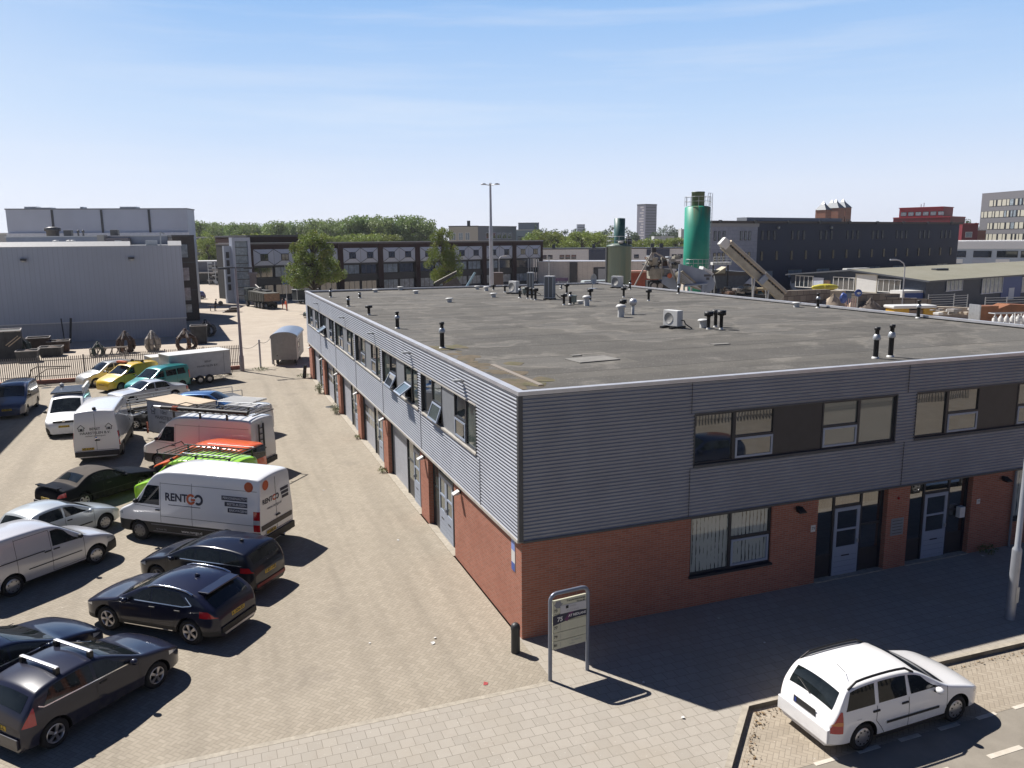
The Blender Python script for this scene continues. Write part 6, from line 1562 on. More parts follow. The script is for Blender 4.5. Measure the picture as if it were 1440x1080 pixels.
b = MB(); b.box(.1, .62, 9.901, wl-.1, 23.9, 9.98, mat('pale_roof', (.4, .41, .42), .8)); b.build('roof', t)
for px in (42, 184):
    q = at(px, 361, 86); lx = (q.x-WA.x); b = MB(); b.bbox(lx-.28, -.35, 8.55, lx+.28, -.002, 8.75, M_TRIM, .03); b.lathe([(.24, 8.40), (.3, 8.54)], 10, M_STEEL, (lx, -.3, 0)); b.build('floodlight', t)
for px, py, k in ((13, 345, 0), (93, 346, 1), (114, 345, 1), (110, 347, 1), (217, 344, 2)):
    q = at(px, py, 92); b = MB(); lx = q.x-WA.x
    if k == 2: b.bbox(lx-.6, 3, 9.98, lx+.6, 3.8, 10.5, M_STEEL, .03); b.tube([(lx+.9, 3.2, 9.98), (lx+1.0, 3.2, 11.4), (lx+1.4, 3.2, 11.2)], .09, 6, M_STEEL)
    else: b.lathe([(.12, 9.98), (.12, 10.4), (.32, 10.42), (.28, 10.55), (0, 10.6)] if k else [(.18, 9.98), (.18, 10.9), (.34, 10.92), (.34, 11.1), (0, 11.1)], 10, M_WHITE if k else M_TRIM, (lx, 3, 0))
    b.build('roof_vent', t)
# lower grey roof house behind it, with a white roof
p0, p1 = at(9, 340, 108), at(245, 340, 110)
t, L = block('warehouse_annex', 'mid grey lower annex with roof equipment between the warehouse and the tall hall', 'building', (p0.x, p0.y), (p1.x, p1.y), 9, 11.1, mat('annex_grey', (.36, .39, .46), .6, var=.15, vscale=.5), 0, M_WHITE, .12)
for f, k in ((.34, 0), (.40, 1), (.43, 1), (.62, 0)):
    b = MB(); x = L*f
    if k: b.lathe([(.12, 11.2), (.12, 11.7), (.22, 11.8), (.1, 12.0), (0, 12.0)], 8, M_TRIM, (x, 1.5, 0))
    else: b.bbox(x-.5, 1.2, 11.22, x+.5, 1.9, 12.0, M_TRIM, .05)
    b.build('roof_vent', t)
b = MB(); b.box(L*.56, -1.2, 9, L*.60, -.003, 11.3, mat('pale_panel', (.5, .47, .42), .6)); b.box(L*.60, -1.0, 9, L*.74, -.003, 10.9, mat('annex_brown', (.28, .25, .26), .6)); b.build('stair_house', t)
b = MB(); b.box(L*.66, -1.15, 10.1, L*.70, -1.003, 10.6, M_WHITE); b.build('vent_box', t)
# tall hall
p0, p1 = at(8, 300, 131), at(263, 300, 135); M_HALL = mat('hall_panel', (.62, .67, .78), .5, var=.08, vscale=.2)
t, L = block('tall_hall', 'tall blue grey hall of four wide panels with dark joints behind the warehouse', 'building', (p0.x, p0.y), (p1.x, p1.y), 5, 15.6, M_HALL, 0, mat('hall_roof', (.3, .32, .36), .5), .18)
for f in (.25, .52, .785):
    b = MB(); b.box(L*f-.16, -.12, 9, L*f+.16, -.004, 15.55, M_TRIM); b.build('panel_joint', t)
b = MB(); b.box(-.1, -.35, 10.0, L+.1, -.004, 11.9, mat('hall_band', (.85, .88, .95), .5, var=.1)); b.build('pale_band', t)
for f, w_, h_ in ((.12, 1.8, .35), (.18, 3.0, .2), (.40, .4, .3), (.66, 2.6, .3)):
    b = MB(); b.bbox(L*f-w_/2, 1, 15.79, L*f+w_/2, 3, 15.79+h_, M_STEEL, .05); b.build('roof_vent', t)
q = at(76, 345, 127); b = MB(); b.lathe([(.9, 9.), (.9, 12.1), (1.15, 12.2), (1.15, 12.6), (.5, 12.8), (0, 12.8)], 12, M_TRIM, (q.x, q.y, 0)); tag(b.build('roof_chimney'), 'thick short dark chimney in front of the tall hall', 'chimney')
# pale shed far left edge
p0, p1 = at(-20, 340, 150), at(12, 340, 150); block('pale_shed', 'pale low shed end at the left edge behind the warehouse', 'building', (p0.x, p0.y), (p1.x, p1.y), 12, 12.0, mat('shed_pale', (.5, .5, .5), .6), 0, M_WHITE)
# dark brown office end
t, L = block('dark_office', 'dark brown three-storey office end next to the grey warehouse', 'building', (-10.7, 96.6), (-8.05, 97.0), 13, 11.0, mat('dark_brown_panel', (.055, .045, .042), .55, var=.2), 0, M_TRIM, .2, .05)
for z in (1.0, 2.6, 5.2, 8.2):
    w_ = win(t, L-2.3, L-.8, z, z+(1.3 if z < 2 else 1.9), M_PALEG, M_FRAMED)
b = MB()
for z in (4.0, 7.6): b.box(0, -.05, z, L, -.002, z+.15, M_TRIM)
b.build('floor_band', t)

# ---- the long office row with diamond panels
RA, RB = Vector((.4, 128.4, 0)), Vector((65.8, 154.7, 0)); rl_ = (RB-RA).length
t = thing('office_row', 'long dark brick office row with pale diamond-shaped window panels on its top floor', 'building', RA, math.atan2(RB.y-RA.y, RB.x-RA.x))
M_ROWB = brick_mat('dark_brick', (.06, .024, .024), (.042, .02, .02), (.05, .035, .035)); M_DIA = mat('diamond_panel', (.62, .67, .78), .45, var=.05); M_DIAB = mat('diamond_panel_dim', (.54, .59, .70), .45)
b = MB(); b.box(.0, .6, 0, rl_-4.6, 14, 9.7, M_CORE); b.box(rl_-4.6, .6, 6.2, rl_, 14, 9.7, M_CORE); b.build('core', t)
b = MB(); b.box(-.05, -.15, 9.701, rl_+.1, 14.1, 10.0, mat('row_roof', (.1, .085, .085), .6)); b.build('roof', t)
b = MB(); b.box(-.05, -.2, 10.001, rl_+.1, .35, 10.09, M_CAP); b.build('roof_edge', t)
bay = rl_/8
for i in range(9):
    w0 = i*bay-(.55 if i else 0); b = MB(); b.box(max(0, w0), -.12, 0, min(rl_, i*bay+.55), .59, 9.70, M_ROWB); b.build('brick_pier', t)
for i in range(8):
    x0, x1 = i*bay+.55, (i+1)*bay-.55; xm = (x0+x1)/2
    b = MB(); b.box(x0, .1, 8.95, x1, .59, 9.70, M_ROWB); b.box(x0, .1, 6.0, x1, .59, 6.2, M_TRIM); b.box(x0, .25, 2.9, x1, .59, 4.0, M_SLATE); b.box(x0, .25, 0, x1, .59, .9, M_SLATE); b.build('spandrel', t)
    for a0, a1 in ((x0, xm-.02), (xm+.02, x1)):
        cx, w_ = (a0+a1)/2, (a1-a0); z0, z1 = 6.2, 8.95; cz = (z0+z1)/2; hw, hh = .68, .58
        b = MB(); o = [(a0, .05, z0), (a1, .05, z0), (a1, .05, z1), (a0, .05, z1)]; q = [(cx-hw, -.22, cz-hh), (cx+hw, -.22, cz-hh), (cx+hw, -.22, cz+hh), (cx-hw, -.22, cz+hh)]
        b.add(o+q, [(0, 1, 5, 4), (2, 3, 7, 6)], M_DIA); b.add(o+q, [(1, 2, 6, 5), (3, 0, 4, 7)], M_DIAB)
        for k in range(4): b.cyl(o[k], q[k], .05, n=4, m=M_TRIM)
        b.build('diamond_panel', t)
        win(t, cx-hw-.04, cx+hw+.04, cz-hh-.04, cz+hh+.04, M_FGLASS, M_FRAMED, -.2, 1)
        if i == 7 and a0 > xm: continue
        win(t, a0+.15, a1-.15, 4.05, 5.9, M_PALEG if (i+int(a0)) % 3 else M_FGLASS, M_FRAMED, .5, 2); win(t, a0+.15, a1-.15, .95, 2.85, M_PALEG if (i+int(a0)) % 2 else M_FGLASS, M_FRAMED, .5, 2)
b = MB()
for k in range(5): b.box(rl_-4.4+k*.75, .2, 0, rl_-4.2+k*.75, .4, 6.0, M_STEEL)
b.build('louvre', t)
# raised end with stair tower
b = MB(); b.box(0, .9, 10.1, 11.2, 14, 11.1, M_ROWB); b.box(-.05, .8, 11.1, 11.3, 14.1, 11.4, M_TRIM); b.build('attic', t)
b = MB(); b.box(-3.2, -.4, 0, -2.75, .8, 11.0, M_DIA); b.box(-.45, -.4, 0, -.01, .8, 11.0, M_DIA); b.box(-2.75, -.4, 10.4, -.45, .8, 11.0, M_DIA); b.build('stair_frame', t)
b = MB(); b.box(-2.75, -.1, 0, -.45, .7, 10.4, M_PALEG)
for k in range(7): b.box(-2.75, -.16, 1.2+k*1.35, -.45, -.101, 1.32+k*1.35, M_TRIM)
b.build('stair_glazing', t)
b = MB(); b.box(-4.4, .3, 0, -3.21, .9, 9.6, mat('pale_render', (.55, .6, .68), .6)); b.build('pale_wing', t)
for k in range(5):
    b = MB(); b.box(-4.1, .2, 2.2+k*1.35, -3.6, .297, 3.2+k*1.35, M_FRAMED); b.build('window', t)
b = MB(); b.lathe([(.55, -.01), (.55, 4.9), (.75, 4.95), (.75, 5.3)], 14, mat('mauve_column', (.22, .20, .24), .6), (-2.3, -5.5, 0)); b.build('round_column', t)
# buildings peeping through the gap left of the row
p0, p1 = at(283, 380, 205), at(318, 380, 205)
t, L = block('grey_shed', 'low grey shed seen through the gap beside the dark office', 'building', (p0.x-3, p0.y), (p1.x+4, p1.y), 8, 5.4, mat('shed_grey', (.17, .18, .22), .6, var=.1), 0, M_WHITE)
b = MB(); b.box(.5, -3, 2.6, L*.6, -.01, 2.9, M_RIM); b.build('canopy', t)
b = MB(); b.box(0, -.05, 0, L, -.004, 2.5, M_SLATE); b.build('dark_opening', t)
p0, p1 = at(309, 370, 190), at(322, 370, 190); t, L = block('pale_tower_block', 'pale blue grey narrow building beside the stair tower', 'building', (p0.x, p0.y), (p1.x+1, p1.y), 6, 10.0, mat('pale_bluegrey', (.45, .5, .58), .6), 0, M_CAP)
win(t, .3, L-.5, 2.5, 5.2)
p0, p1 = at(262, 340, 240), at(292, 340, 240); block('far_shed', 'dark low roof below the tree row left of the gap', 'building', (p0.x, p0.y), (p1.x, p1.y), 10, 11.6, mat('shed_blue', (.2, .23, .28), .6), 0, M_CAP)
x, y = ground(322, 405); c, t = small_van(x-.5, y, 100, 'white van parked in the gap beside the pale narrow building', M_VANW, group=None)
x, y = ground(309, 400); b = MB(); rg = random.Random(4)
for k in range(46): q = [rg.uniform(-2.4, 2.4), rg.uniform(-1, 1), rg.uniform(.2, 5.2)]; r = rg.uniform(.3, .8); b.box(q[0]-r, q[1]-.2, q[2]-.1, q[0]+r, q[1]+.2, q[2]+rg.uniform(.1, .5), rg.choice([M_RIM, M_DKST, M_STEEL, M_WHITE]))
for k in range(4): b.box(-2.5+k*1.6, -1.1, 0, -2.35+k*1.6, 1.1, 5.4, M_STEEL)
tag(b.build('storage_rack', None, (x, y, 0)), 'cluttered tall storage rack of pale and dark goods in the gap', 'rack')

# ---- beyond the flat roof: white school-like row and beige yard wall
p0, p1 = at(760, 372, 212), at(1010, 372, 202)
t, L = block('low_white_building', 'long low white building with a strip of small dark windows behind the silos', 'building', (p0.x-8, p0.y), (p1.x+6, p1.y), 12, 7.7, mat('off_white_wall', (.95, .93, .90), .6, var=.08), 0, M_TRIM, .3)
for a0, a1 in ((.0, .09), (.345, .43), (.60, .70)):
    b = MB(); b.box(L*a0, -.2, 2.6, L*a1, -.004, 7.6, mat('navy_panel', (.055, .07, .12), .5)); b.build('dark_panel', t)
k = 0
for s0, s1 in ((.11, .335), (.44, .59), (.71, .98)):
    n = int((s1-s0)*L/1.5)
    for i in range(n):
        if i % 4 == 3: continue
        x = L*s0+i*1.5; win(t, x, x+1.2, 5.3, 6.3)
for f in (.18, .36, .62, .66):
    b = MB(); b.box(L*f, 2, 8.0, L*f+.8, 3, 9.0, M_TRIM); b.build('roof_vent', t)
p0, p1 = at(757, 380, 186), at(852, 380, 176)
t, L = block('beige_workshop', 'beige brick workshop wall with a roller door behind the air conditioners', 'building', (p0.x, p0.y), (p1.x+10, p1.y), 9, 5.2, brick_mat('beige_brick', (.85, .78, .70), (.78, .72, .65), (.62, .56, .5), .5, .2, .02), 0, M_CAP, .15)
b = MB(); b.box(L*.30, -.35, 0, L*.37, -.01, 5.1, M_SLATE); b.build('painted_recess_shade', t)  # dark slab painted in for the shadow of a wall recess
b = MB(); b.box(L*.52, -.12, 0, L*.71, -.01, 4.0, M_FRAMED); b.build('door_frame', t); b = MB(); b.box(L*.565, -.2, 0, L*.69, -.121, 3.7, mat('roller_door', (.4, .42, .45), .5)); b.build('roller_door', t)
p = at(785, 392, 150); t = thing('barrier', 'low purple topped barrier on thin legs before the beige workshop', 'barrier', (p.x, p.y, 0))
b = MB(); b.box(-2, -.05, 2.6, 2, .05, 3.2, mat('barrier_purple', (.12, .07, .16), .6)); b.build('top_bar', t)
for k in (-1.9, 0, 1.9):
    b = MB(); b.box(k-.06, -.06, 0, k+.06, .06, 2.6, M_STEEL); b.build('leg', t)
p = at(772, 380, 158); t = thing('street_lamp', 'small red and grey lamp post before the white building', 'street lamp', (p.x, p.y, 0)); b = MB(); b.cyl((0, 0, 0), (0, 0, 7), .09, n=6, m=M_STEEL); b.build('pole', t)

# ---- concrete plant
def railing(b, cx, cy, z, r, n=10, h=1.1, a0=0., a1=6.283):
    for k in range(n+1): a = a0+(a1-a0)*k/n; b.cyl((cx+r*math.cos(a), cy+r*math.sin(a), z), (cx+r*math.cos(a), cy+r*math.sin(a), z+h), .03, n=4, m=M_STEEL)
    for zz in (z+h*.5, z+h): b.tube([(cx+r*math.cos(a0+(a1-a0)*k/16), cy+r*math.sin(a0+(a1-a0)*k/16), zz) for k in range(17)], .025, 4, M_STEEL)
def silo_mat(name, col, streak, rust=None):
    col, streak = dim(col), dim(streak)
    m = bpy.data.materials.new(name); nd, lk, b = _nodes(m); nt = m.node_tree; oc = objco(nt)
    mp = N(nt, 'ShaderNodeMapping'); mp.inputs['Scale'].default_value = (1.6, 1.6, .10); lk.new(oc, mp.inputs['Vector'])
    c = mixc(nt, math_node(nt, 'MULTIPLY', ramp(nt, noise(nt, 1.2, mp.outputs[0], 6, .7), .45, .72), .55), col, streak)
    c = mixc(nt, math_node(nt, 'MULTIPLY', ramp(nt, noise(nt, .5, oc, 5), .55, .75), .4), c, tuple(x*.6 for x in col))
    if rust:        # rust bleeding down from the rim
        sx = N(nt, 'ShaderNodeSeparateXYZ'); lk.new(oc, sx.inputs[0]); up_ = math_node(nt, 'MULTIPLY', math_node(nt, 'SUBTRACT', sx.outputs[2], rust), .42)
        k = math_node(nt, 'MULTIPLY', up_, ramp(nt, noise(nt, .55, mp.outputs[0], 7, .7), .47, .62), True)
        c = mixc(nt, k, c, (.17, .10, .02))
    lk.new(c, b.inputs['Base Color']); b.inputs['Roughness'].default_value = .45
    return m
M_SILA = silo_mat('silo_greygreen', (.13, .20, .18), (.24, .26, .18)); M_SILA2 = silo_mat('silo_teal', (.035, .12, .11), (.03, .09, .09)); M_SILB = silo_mat('silo_green', (.012, .36, .24), (.012, .24, .16), 11.6); M_SILB2 = silo_mat('silo_moss', (.07, .13, .05), (.12, .10, .04))
p = at(871, 345, 95); t = thing('silo', 'squat grey green silo with a thin dark teal tube on top', 'silo', (p.x, p.y, 0), 0, 'silos of the concrete plant')
b = MB(); b.lathe([(1.42, .0), (1.42, 9.3), (1.5, 9.32), (1.5, 9.45), (.9, 9.7), (0, 9.75)], 32, M_SILA); b.build('tank', t)
b = MB(); b.lathe([(.63, 9.7), (.63, 12.55), (0, 12.6)], 24, M_SILA2); b.build('filter_tube', t)
b = MB(); railing(b, 0, 0, 9.5, 1.45, 9, 1.0); b.build('railing', t)
b = MB(); b.blob((-.3, -.9, 9.85), .28, M_WHITE, 2, 0, (1.3, 1, .6)); b.bbox(.7, -.8, 9.6, 1.2, -.3, 10.2, M_TRIM, .05); b.build('hatch', t)
b = MB(); b.box(-1.5, .3, 0, -1.38, .6, 9.3, M_TRIM); b.build('ladder', t)
p = at(980, 330, 100); t = thing('silo', 'tall bright green silo with a rusty top and a mossy drum on it', 'silo', (p.x, p.y, 0), 0, 'silos of the concrete plant')
b = MB(); b.lathe([(.5, 3.2), (1.55, 6.4), (1.55, 13.9), (1.2, 14.05), (0, 14.1)], 32, M_SILB); b.build('tank', t)
b = MB(); b.lathe([(.78, 14.05), (.78, 15.6), (.8, 15.62), (.8, 15.75), (0, 15.8)], 24, M_SILB2); b.build('filter_drum', t)
b = MB(); railing(b, 0, 0, 14.05, 1.55, 12); b.build('railing', t)
b = MB()
for s in (-.25, .25): b.cyl((1.9, s, 6), (1.9, s, 15.6), .035, n=5, m=M_STEEL)
for k in range(20): b.cyl((1.9, -.25, 6.4+k*.45), (1.9, .25, 6.4+k*.45), .02, n=4, m=M_STEEL)
b.tube([(1.9, 0, 15.6), (1.2, -.4, 15.6), (1.0, -.4, 14.1)], .03, 4, M_STEEL); b.build('ladder', t)
b = MB()
for a in (.6, 2.2, 3.8, 5.3): b.cyl((1.45*math.cos(a), 1.45*math.sin(a), 0), (1.45*math.cos(a), 1.45*math.sin(a), 7), .13, n=8, m=M_STEEL)
b.build('leg', t)
b = MB(); railing(b, -.4, -.6, 6.8, 1.5, 6, .9, 3.2, 5.4); b.build('lower_railing', t)
# skip-hoist hopper in blue grey plate
M_BGP = mat('bluegrey_plate', (.28, .34, .44), .5, .1, var=.15, vscale=.8); M_DUST = mat('cement_dust', (.36, .34, .28), .9, var=.3, vscale=1.5)
D0 = 88
o = at(957, 372, D0); t = thing('batching_hopper', 'blue grey inclined steel hopper of the concrete plant below the green silo', 'hopper', (o.x, o.y, 0))
ux = Vector((math.cos(YAW), -math.sin(YAW), 0)); uy = Vector((math.sin(YAW), math.cos(YAW), 0)); MW = Matrix(((ux.x, uy.x, 0, 0), (ux.y, uy.y, 0, 0), (0, 0, 1, 0), (0, 0, 0, 1)))
t.matrix_world = Matrix.Translation((o.x, o.y, 0)) @ MW
sc = D0/FPX
def pl2(pts, py0=335.): return [((x-957)*sc, 10.215-(y-py0)*sc) for x, y in pts]
b = MB(); b.prism(pl2([(957, 370), (988, 378), (1001, 386), (1006, 397), (1004, 405), (998, 410), (990, 408), (975, 395), (958, 380)]), 0, .12, M_BGP, 'Y'); b.prism(pl2([(957, 370), (988, 378), (1001, 386), (1006, 397), (1004, 405), (998, 410), (990, 408), (975, 395), (958, 380)]), 2.3, 2.42, M_BGP, 'Y'); b.build('side_plate', t)
b = MB(); b.prism(pl2([(955, 382), (960, 379), (986, 402), (984, 406), (956, 396)]), -.35, 2.3, M_DUST, 'Y')
for k in range(5): a_ = pl2([(957+k*.3, 382.5+k*3), (985, 405-k*.2)]); b.cyl((a_[0][0], -.38, a_[0][1]), (a_[1][0], -.38, a_[1][1]), .06, n=4, m=M_STEEL)
b.build('chute', t)
b = MB()
for x0, y0, x1, y1 in ((955, 370, 953, 420), (962, 400, 994, 397), (988, 398, 988, 420)): a_ = pl2([(x0, y0), (x1, y1)]); b.cyl((a_[0][0], -.45, a_[0][1]), (a_[1][0], -.45, a_[1][1]), .14, n=6, m=M_BGP)
b.build('frame', t)
b = MB(); q = pl2([(996, 386)])[0]; b.box(q[0]-.45, -.012, q[1]-.14, q[0]+.3, -.002, q[1]+.1, M_LG); b.box(q[0]-.2, -.012, q[1]-.5, q[0]+.15, -.002, q[1]-.22, M_LG); b.build('stencil', t)
b = MB(); q = pl2([(990, 374), (1005, 384), (1003, 386), (989, 378)]); b.prism(q, .2, 2.2, M_WHITE, 'Y'); b.build('lid', t)
# mixer under its A-frame
o = at(918, 380, 90); t = thing('concrete_mixer_plant', 'dusty concrete mixing machine on wheels under a steel A-frame', 'mixer', (0, 0, 0)); t.matrix_world = Matrix.Translation((o.x, o.y, 0)) @ MW; sc2 = 90/FPX
def pm(x, y): return ((x-918)*sc2, 10.215-(y-335)*sc2)
b = MB(); x0, z1 = pm(914, 376); x1, z0 = pm(934, 391); b.bbox(x0, 0, z0, x1, 2.2, z1, M_DUST, .08); x0, z1 = pm(930, 377); x1, z0 = pm(945, 390); b.bbox(x0, .1, z0, x1, 2, z1, mat('cement_grey', (.3, .3, .29), .9, var=.3), .08); b.build('mixing_drum', t)
b = MB(); rg = random.Random(9)
for k in range(34):
    x, z = pm(rg.uniform(912, 956), rg.uniform(361, 377)); r = rg.uniform(.12, .4)
    if rg.random() < .5: b.bbox(x-r, rg.uniform(-.1, 1), z-r*.7, x+r, rg.uniform(1.1, 2), z+r*.7, rg.choice([M_DUST, M_DKST, M_RUST, M_STEEL]), .03)
    else: b.cyl((x, 0, z), (x+rg.uniform(-.5, .5), 1.4, z+rg.uniform(-.3, .3)), r*.6, n=8, m=rg.choice([M_DUST, M_STEEL, M_DKST]))
x, z = pm(921, 364); b.cyl((x, 0, z-.6), (x, 0, z+.25), .33, n=12, m=M_DUST); x, z = pm(911, 363); b.blob((x, 0, z), .25, M_DUST, 1, .1); b.build('machinery', t)
b = MB()
for a0, a1, r in (((918, 350), (892, 400), .09), ((918, 352), (933, 361), .12), ((938, 366), (948, 390), .12), ((933, 361), (955, 368), .09), ((918, 352), (916, 362), .12), ((930, 365), (930, 391), .06)):
    (xa, za), (xb, zb_) = pm(*a0), pm(*a1); b.cyl((xa, -.3, za), (xb, -.3, zb_), r, n=6, m=M_RIM)
x, z = pm(918, 350); b.bbox(x-.25, -.5, z-.3, x+.25, .1, z+.25, M_DKST, .05); b.build('a_frame', t)
b = MB(); pts = [pm(*q) for q in ((931, 387), (946, 388), (958, 398), (955, 410), (948, 408), (930, 396))]; b.prism(pts, -.2, 0, M_BGP, 'Y'); b.build('side_plate', t)
for k, px in enumerate((920, 929, 938, 945)):
    x, z = pm(px, 400); b = MB(); b.lathe([(.3, -.15), (.5, -.15), (.52, .15), (.3, .15)], 14, M_TYRE, (x, 0, z), 'Y'); b.lathe([(0, -.16), (.3, -.15)], 12, M_RIM if k < 2 else M_DKST, (x, 0, z), 'Y'); b.build('wheel', t)
b = MB(); x0, z0 = pm(912, 412); x1, z1 = pm(950, 393); b.box(x0, .3, -10.2+10.2, x1, 2, z1, M_DKST); b.build('chassis', t)
b = MB(); x, z = pm(941, 386); b.lathe([(.0, -.33), (.28, -.32)], 12, mat('orange_disc', (.6, .15, .06), .5), (x, 0, z), 'Y'); b.build('warning_disc', t)
o = at(901, 388, 104); t = thing('orange_skip', 'orange red steel skip behind the A-frame strut', 'skip', (o.x, o.y, 0), -YAW)
b = MB(); b.prism([(-1.6, 0), (1.8, 0), (2.4, 5.9), (-2.4, 5.9)], 0, 2.2, mat('skip_orange', (.42, .09, .05), .6, var=.25), 'Y'); b.build('hull', t); b = MB(); b.box(-2.45, -.08, 5.9, 2.45, 2.28, 6.15, mat('skip_rim', (.6, .3, .22), .6)); b.build('rim', t)
o = at(968, 402, 84); weed(o.x, o.y, 1.6, 3.9, 260, 'bright green shrub behind the parapet under the blue grey hopper')
# conveyor
pA, pB = at(1024, 344, 92), at(1101, 414, 92); t = thing('conveyor', 'long pale covered conveyor rising to the left over the concrete plant', 'conveyor')
d = (pB-pA); L = d.length; xa = d.normalized(); ya = uy; za = xa.cross(ya).normalized()
if za.z < 0: za = -za
t.matrix_world = Matrix(((xa.x, ya.x, za.x, pA.x), (xa.y, ya.y, za.y, pA.y), (xa.z, ya.z, za.z, pA.z), (0, 0, 0, 1)))
M_CONV = mat('conveyor_cream', (.56, .47, .34), .6, var=.15, vscale=.8); M_CONVS = mat('conveyor_side', (.44, .42, .35), .7, var=.25, vscale=1.)
b = MB(); pr = [(1.05*math.cos(R(a))*.75, .1+.5*math.sin(R(a))) for a in range(0, 181, 20)]; b.prism([(y, z) for y, z in pr], -.1, L, M_CONV, 'X'); b.build('cover', t)
b = MB(); b.box(-.3, -.55, -.85, L+.1, .55, -.10, M_CONVS); b.build('frame', t)
b = MB()
for k in range(18): b.box(k*L/18+.1, -.62, -.09, k*L/18+.36, .62, .09, M_TRIM)
b.build('roller', t)
b = MB(); b.bbox(-.9, -.6, -.7, .1, .6, .35, M_WHITE, .1); b.build('head', t)
b = MB(); b.bbox(L*.60, -1.0, -.9, L*.68, -.56, .1, M_BGP, .06); b.cyl((L*.66, -.8, -.2), (L*.60, -.8, .4), .05, n=5, m=M_WHITE); b.build('motor', t)
b = MB()
for s in (-.6, .6):
    for f in (.12, .62): q = pA+d*f; b.cyl((f*L, s, -.8), (f*L-q.z*xa.z*-1.*0+(-xa.z)*0, s, -.8), .05, n=4, m=M_STEEL) if False else None
b2 = MB()
for f in (.55, .8):
    q = pA+d*f-za*.8
    for s in (-.5, .5): w_ = q+ya*s; b2.cyl((w_.x, w_.y, w_.z), (w_.x+(s*.8), w_.y, 0), .09, n=6, m=M_STEEL)
o2 = b2.build('support_leg', t); o2.matrix_parent_inverse = t.matrix_world.inverted()
# aggregate bins under the conveyor head
o = at(1030, 400, 104); t = thing('aggregate_bin', 'dark grey aggregate bins with a cream dome under the conveyor', 'bin', (0, 0, 0)); t.matrix_world = Matrix.Translation((o.x, o.y, 0)) @ MW; s3 = 104/FPX
def pg(x, y): return ((x-1030)*s3, 10.215-(y-334.5)*s3)
M_BIN = mat('bin_grey', (.15, .17, .20), .6, .1, var=.2)
b = MB(); b.prism([pg(1003, 378), pg(1056, 382), pg(1060, 390), pg(1040, 404), pg(1008, 404)], 0, 3, M_BIN, 'Y'); b.prism([pg(1001, 381), pg(1062, 381), pg(1062, 386), pg(1001, 386)], -.1, 0, mat('bin_rimbrown', (.16, .14, .12), .8), 'Y'); b.build('bin', t)
b = MB(); pts = [pg(1005, 383)]+[pg(1005+15*math.sin(R(a)), 383-9*math.sin(R(a)*1.) if a < 90 else 374) for a in range(20, 91, 14)]+[pg(1018, 383)]; b.prism(pts, -.3, 2.2, mat('cream_panel', (.58, .53, .40), .6), 'Y'); b.build('dome', t)
b = MB(); b.prism([pg(1046, 397), pg(1058, 386), pg(1058, 399)], -.35, -.11, M_DIA, 'Y'); b.build('end_panel', t)
b = MB()
for px in (1008, 1022, 1040, 1056): x, z = pg(px, 404); b.box(x-.15, .2, 0, x+.15, 2.8, z+.8, M_DKST)
b.build('leg', t)
b = MB(); x0, z0 = pg(998, 371); x1, z1 = pg(1023, 360)
b.box(x0, -1.5, z0, x1, 0, z0+.35, M_WHITE)
for k in range(5): xx = x0+(x1-x0)*k/4; b.cyl((xx, -1.5, z0), (xx, -1.5, z1), .04, n=4, m=M_STEEL)
b.cyl((x0, -1.5, z1), (x1, -1.5, z1), .04, n=4, m=M_STEEL); b.cyl((x0, -1.5, (z0+z1)/2+.2), (x1, -1.5, (z0+z1)/2+.2), .03, n=4, m=M_STEEL)
for xx in (x0+.2, x1-.2): b.cyl((xx, -.7, 0), (xx, -.7, z0), .1, n=6, m=M_DKST)
b.build('platform', t)
# scattered plant clutter
o = at(1064, 412, 98); t = thing('drum_rack', 'orange framed rack of teal drums at the conveyor foot', 'rack', (o.x, o.y, 0), -YAW)
b = MB()
for x in (-1.1, 0, 1.1): b.box(x-.1, -.1, 0, x+.1, 1, 4.1, mat('rack_orange', (.62, .32, .10), .6))
b.box(-1.3, -.1, 3.9, 1.5, 1, 4.2, mat('rack_top', (.62, .50, .30), .7)); b.build('rack_frame', t)
b = MB()
for x in (-.55, .55): b.cyl((x, .4, 2.2), (x, .4, 3.7), .36, n=12, m=mat('drum_teal', (.10, .28, .26), .5))
b.build('drum', t)
b = MB(); rg = random.Random(5)
for k in range(60):
    q = at(rg.uniform(1022, 1056), rg.uniform(403, 412), rg.uniform(95, 101)); r = rg.uniform(.15, .5); b.bbox(q.x-r, q.y-r, q.z-r*.4, q.x+r, q.y+r, q.z+r*.3, rg.choice([M_RIM, M_RUST, M_DKST, M_WHITE, M_DUST]), .03)
q = at(1040, 412, 98); b.box(q.x-2.6, q.y-2.6, 0, q.x+2.6, q.y+2.6, q.z-.1, M_DKST)
tag(b.build('rubble_heap'), 'mixed heap of rubble and scrap below the conveyor', 'heap', kind='stuff')
# concrete bay walls with gravel heaps
M_BLK = brick_mat('concrete_block', (.36, .32, .27), (.24, .20, .17), (.12, .10, .09), 1.6, .8, .05); M_BLKL = mat('pale_stone', (.52, .45, .36), .9, var=.2, vscale=1.5)
def wall_run(label, pts, dist, zt, th=.8, m=M_BLK):
    ps = [at(x, y, d_) for (x, y), d_ in zip(pts, dist)]; t = None; b = MB()
    for p, q in zip(ps, ps[1:]):
        dv = Vector((q.x-p.x, q.y-p.y, 0)); n_ = Vector((-dv.y, dv.x, 0)).normalized()*th
        vs = [(p.x, p.y, 0), (q.x, q.y, 0), (q.x+n_.x, q.y+n_.y, 0), (p.x+n_.x, p.y+n_.y, 0), (p.x, p.y, p.z), (q.x, q.y, q.z), (q.x+n_.x, q.y+n_.y, q.z), (p.x+n_.x, p.y+n_.y, p.z)]
        b.add(vs, [(0, 1, 5, 4), (1, 2, 6, 5), (2, 3, 7, 6), (3, 0, 4, 7), (4, 5, 6, 7)], m)
    return tag(b.build('bay_wall'), label, 'wall', 'concrete bay walls of the plant')
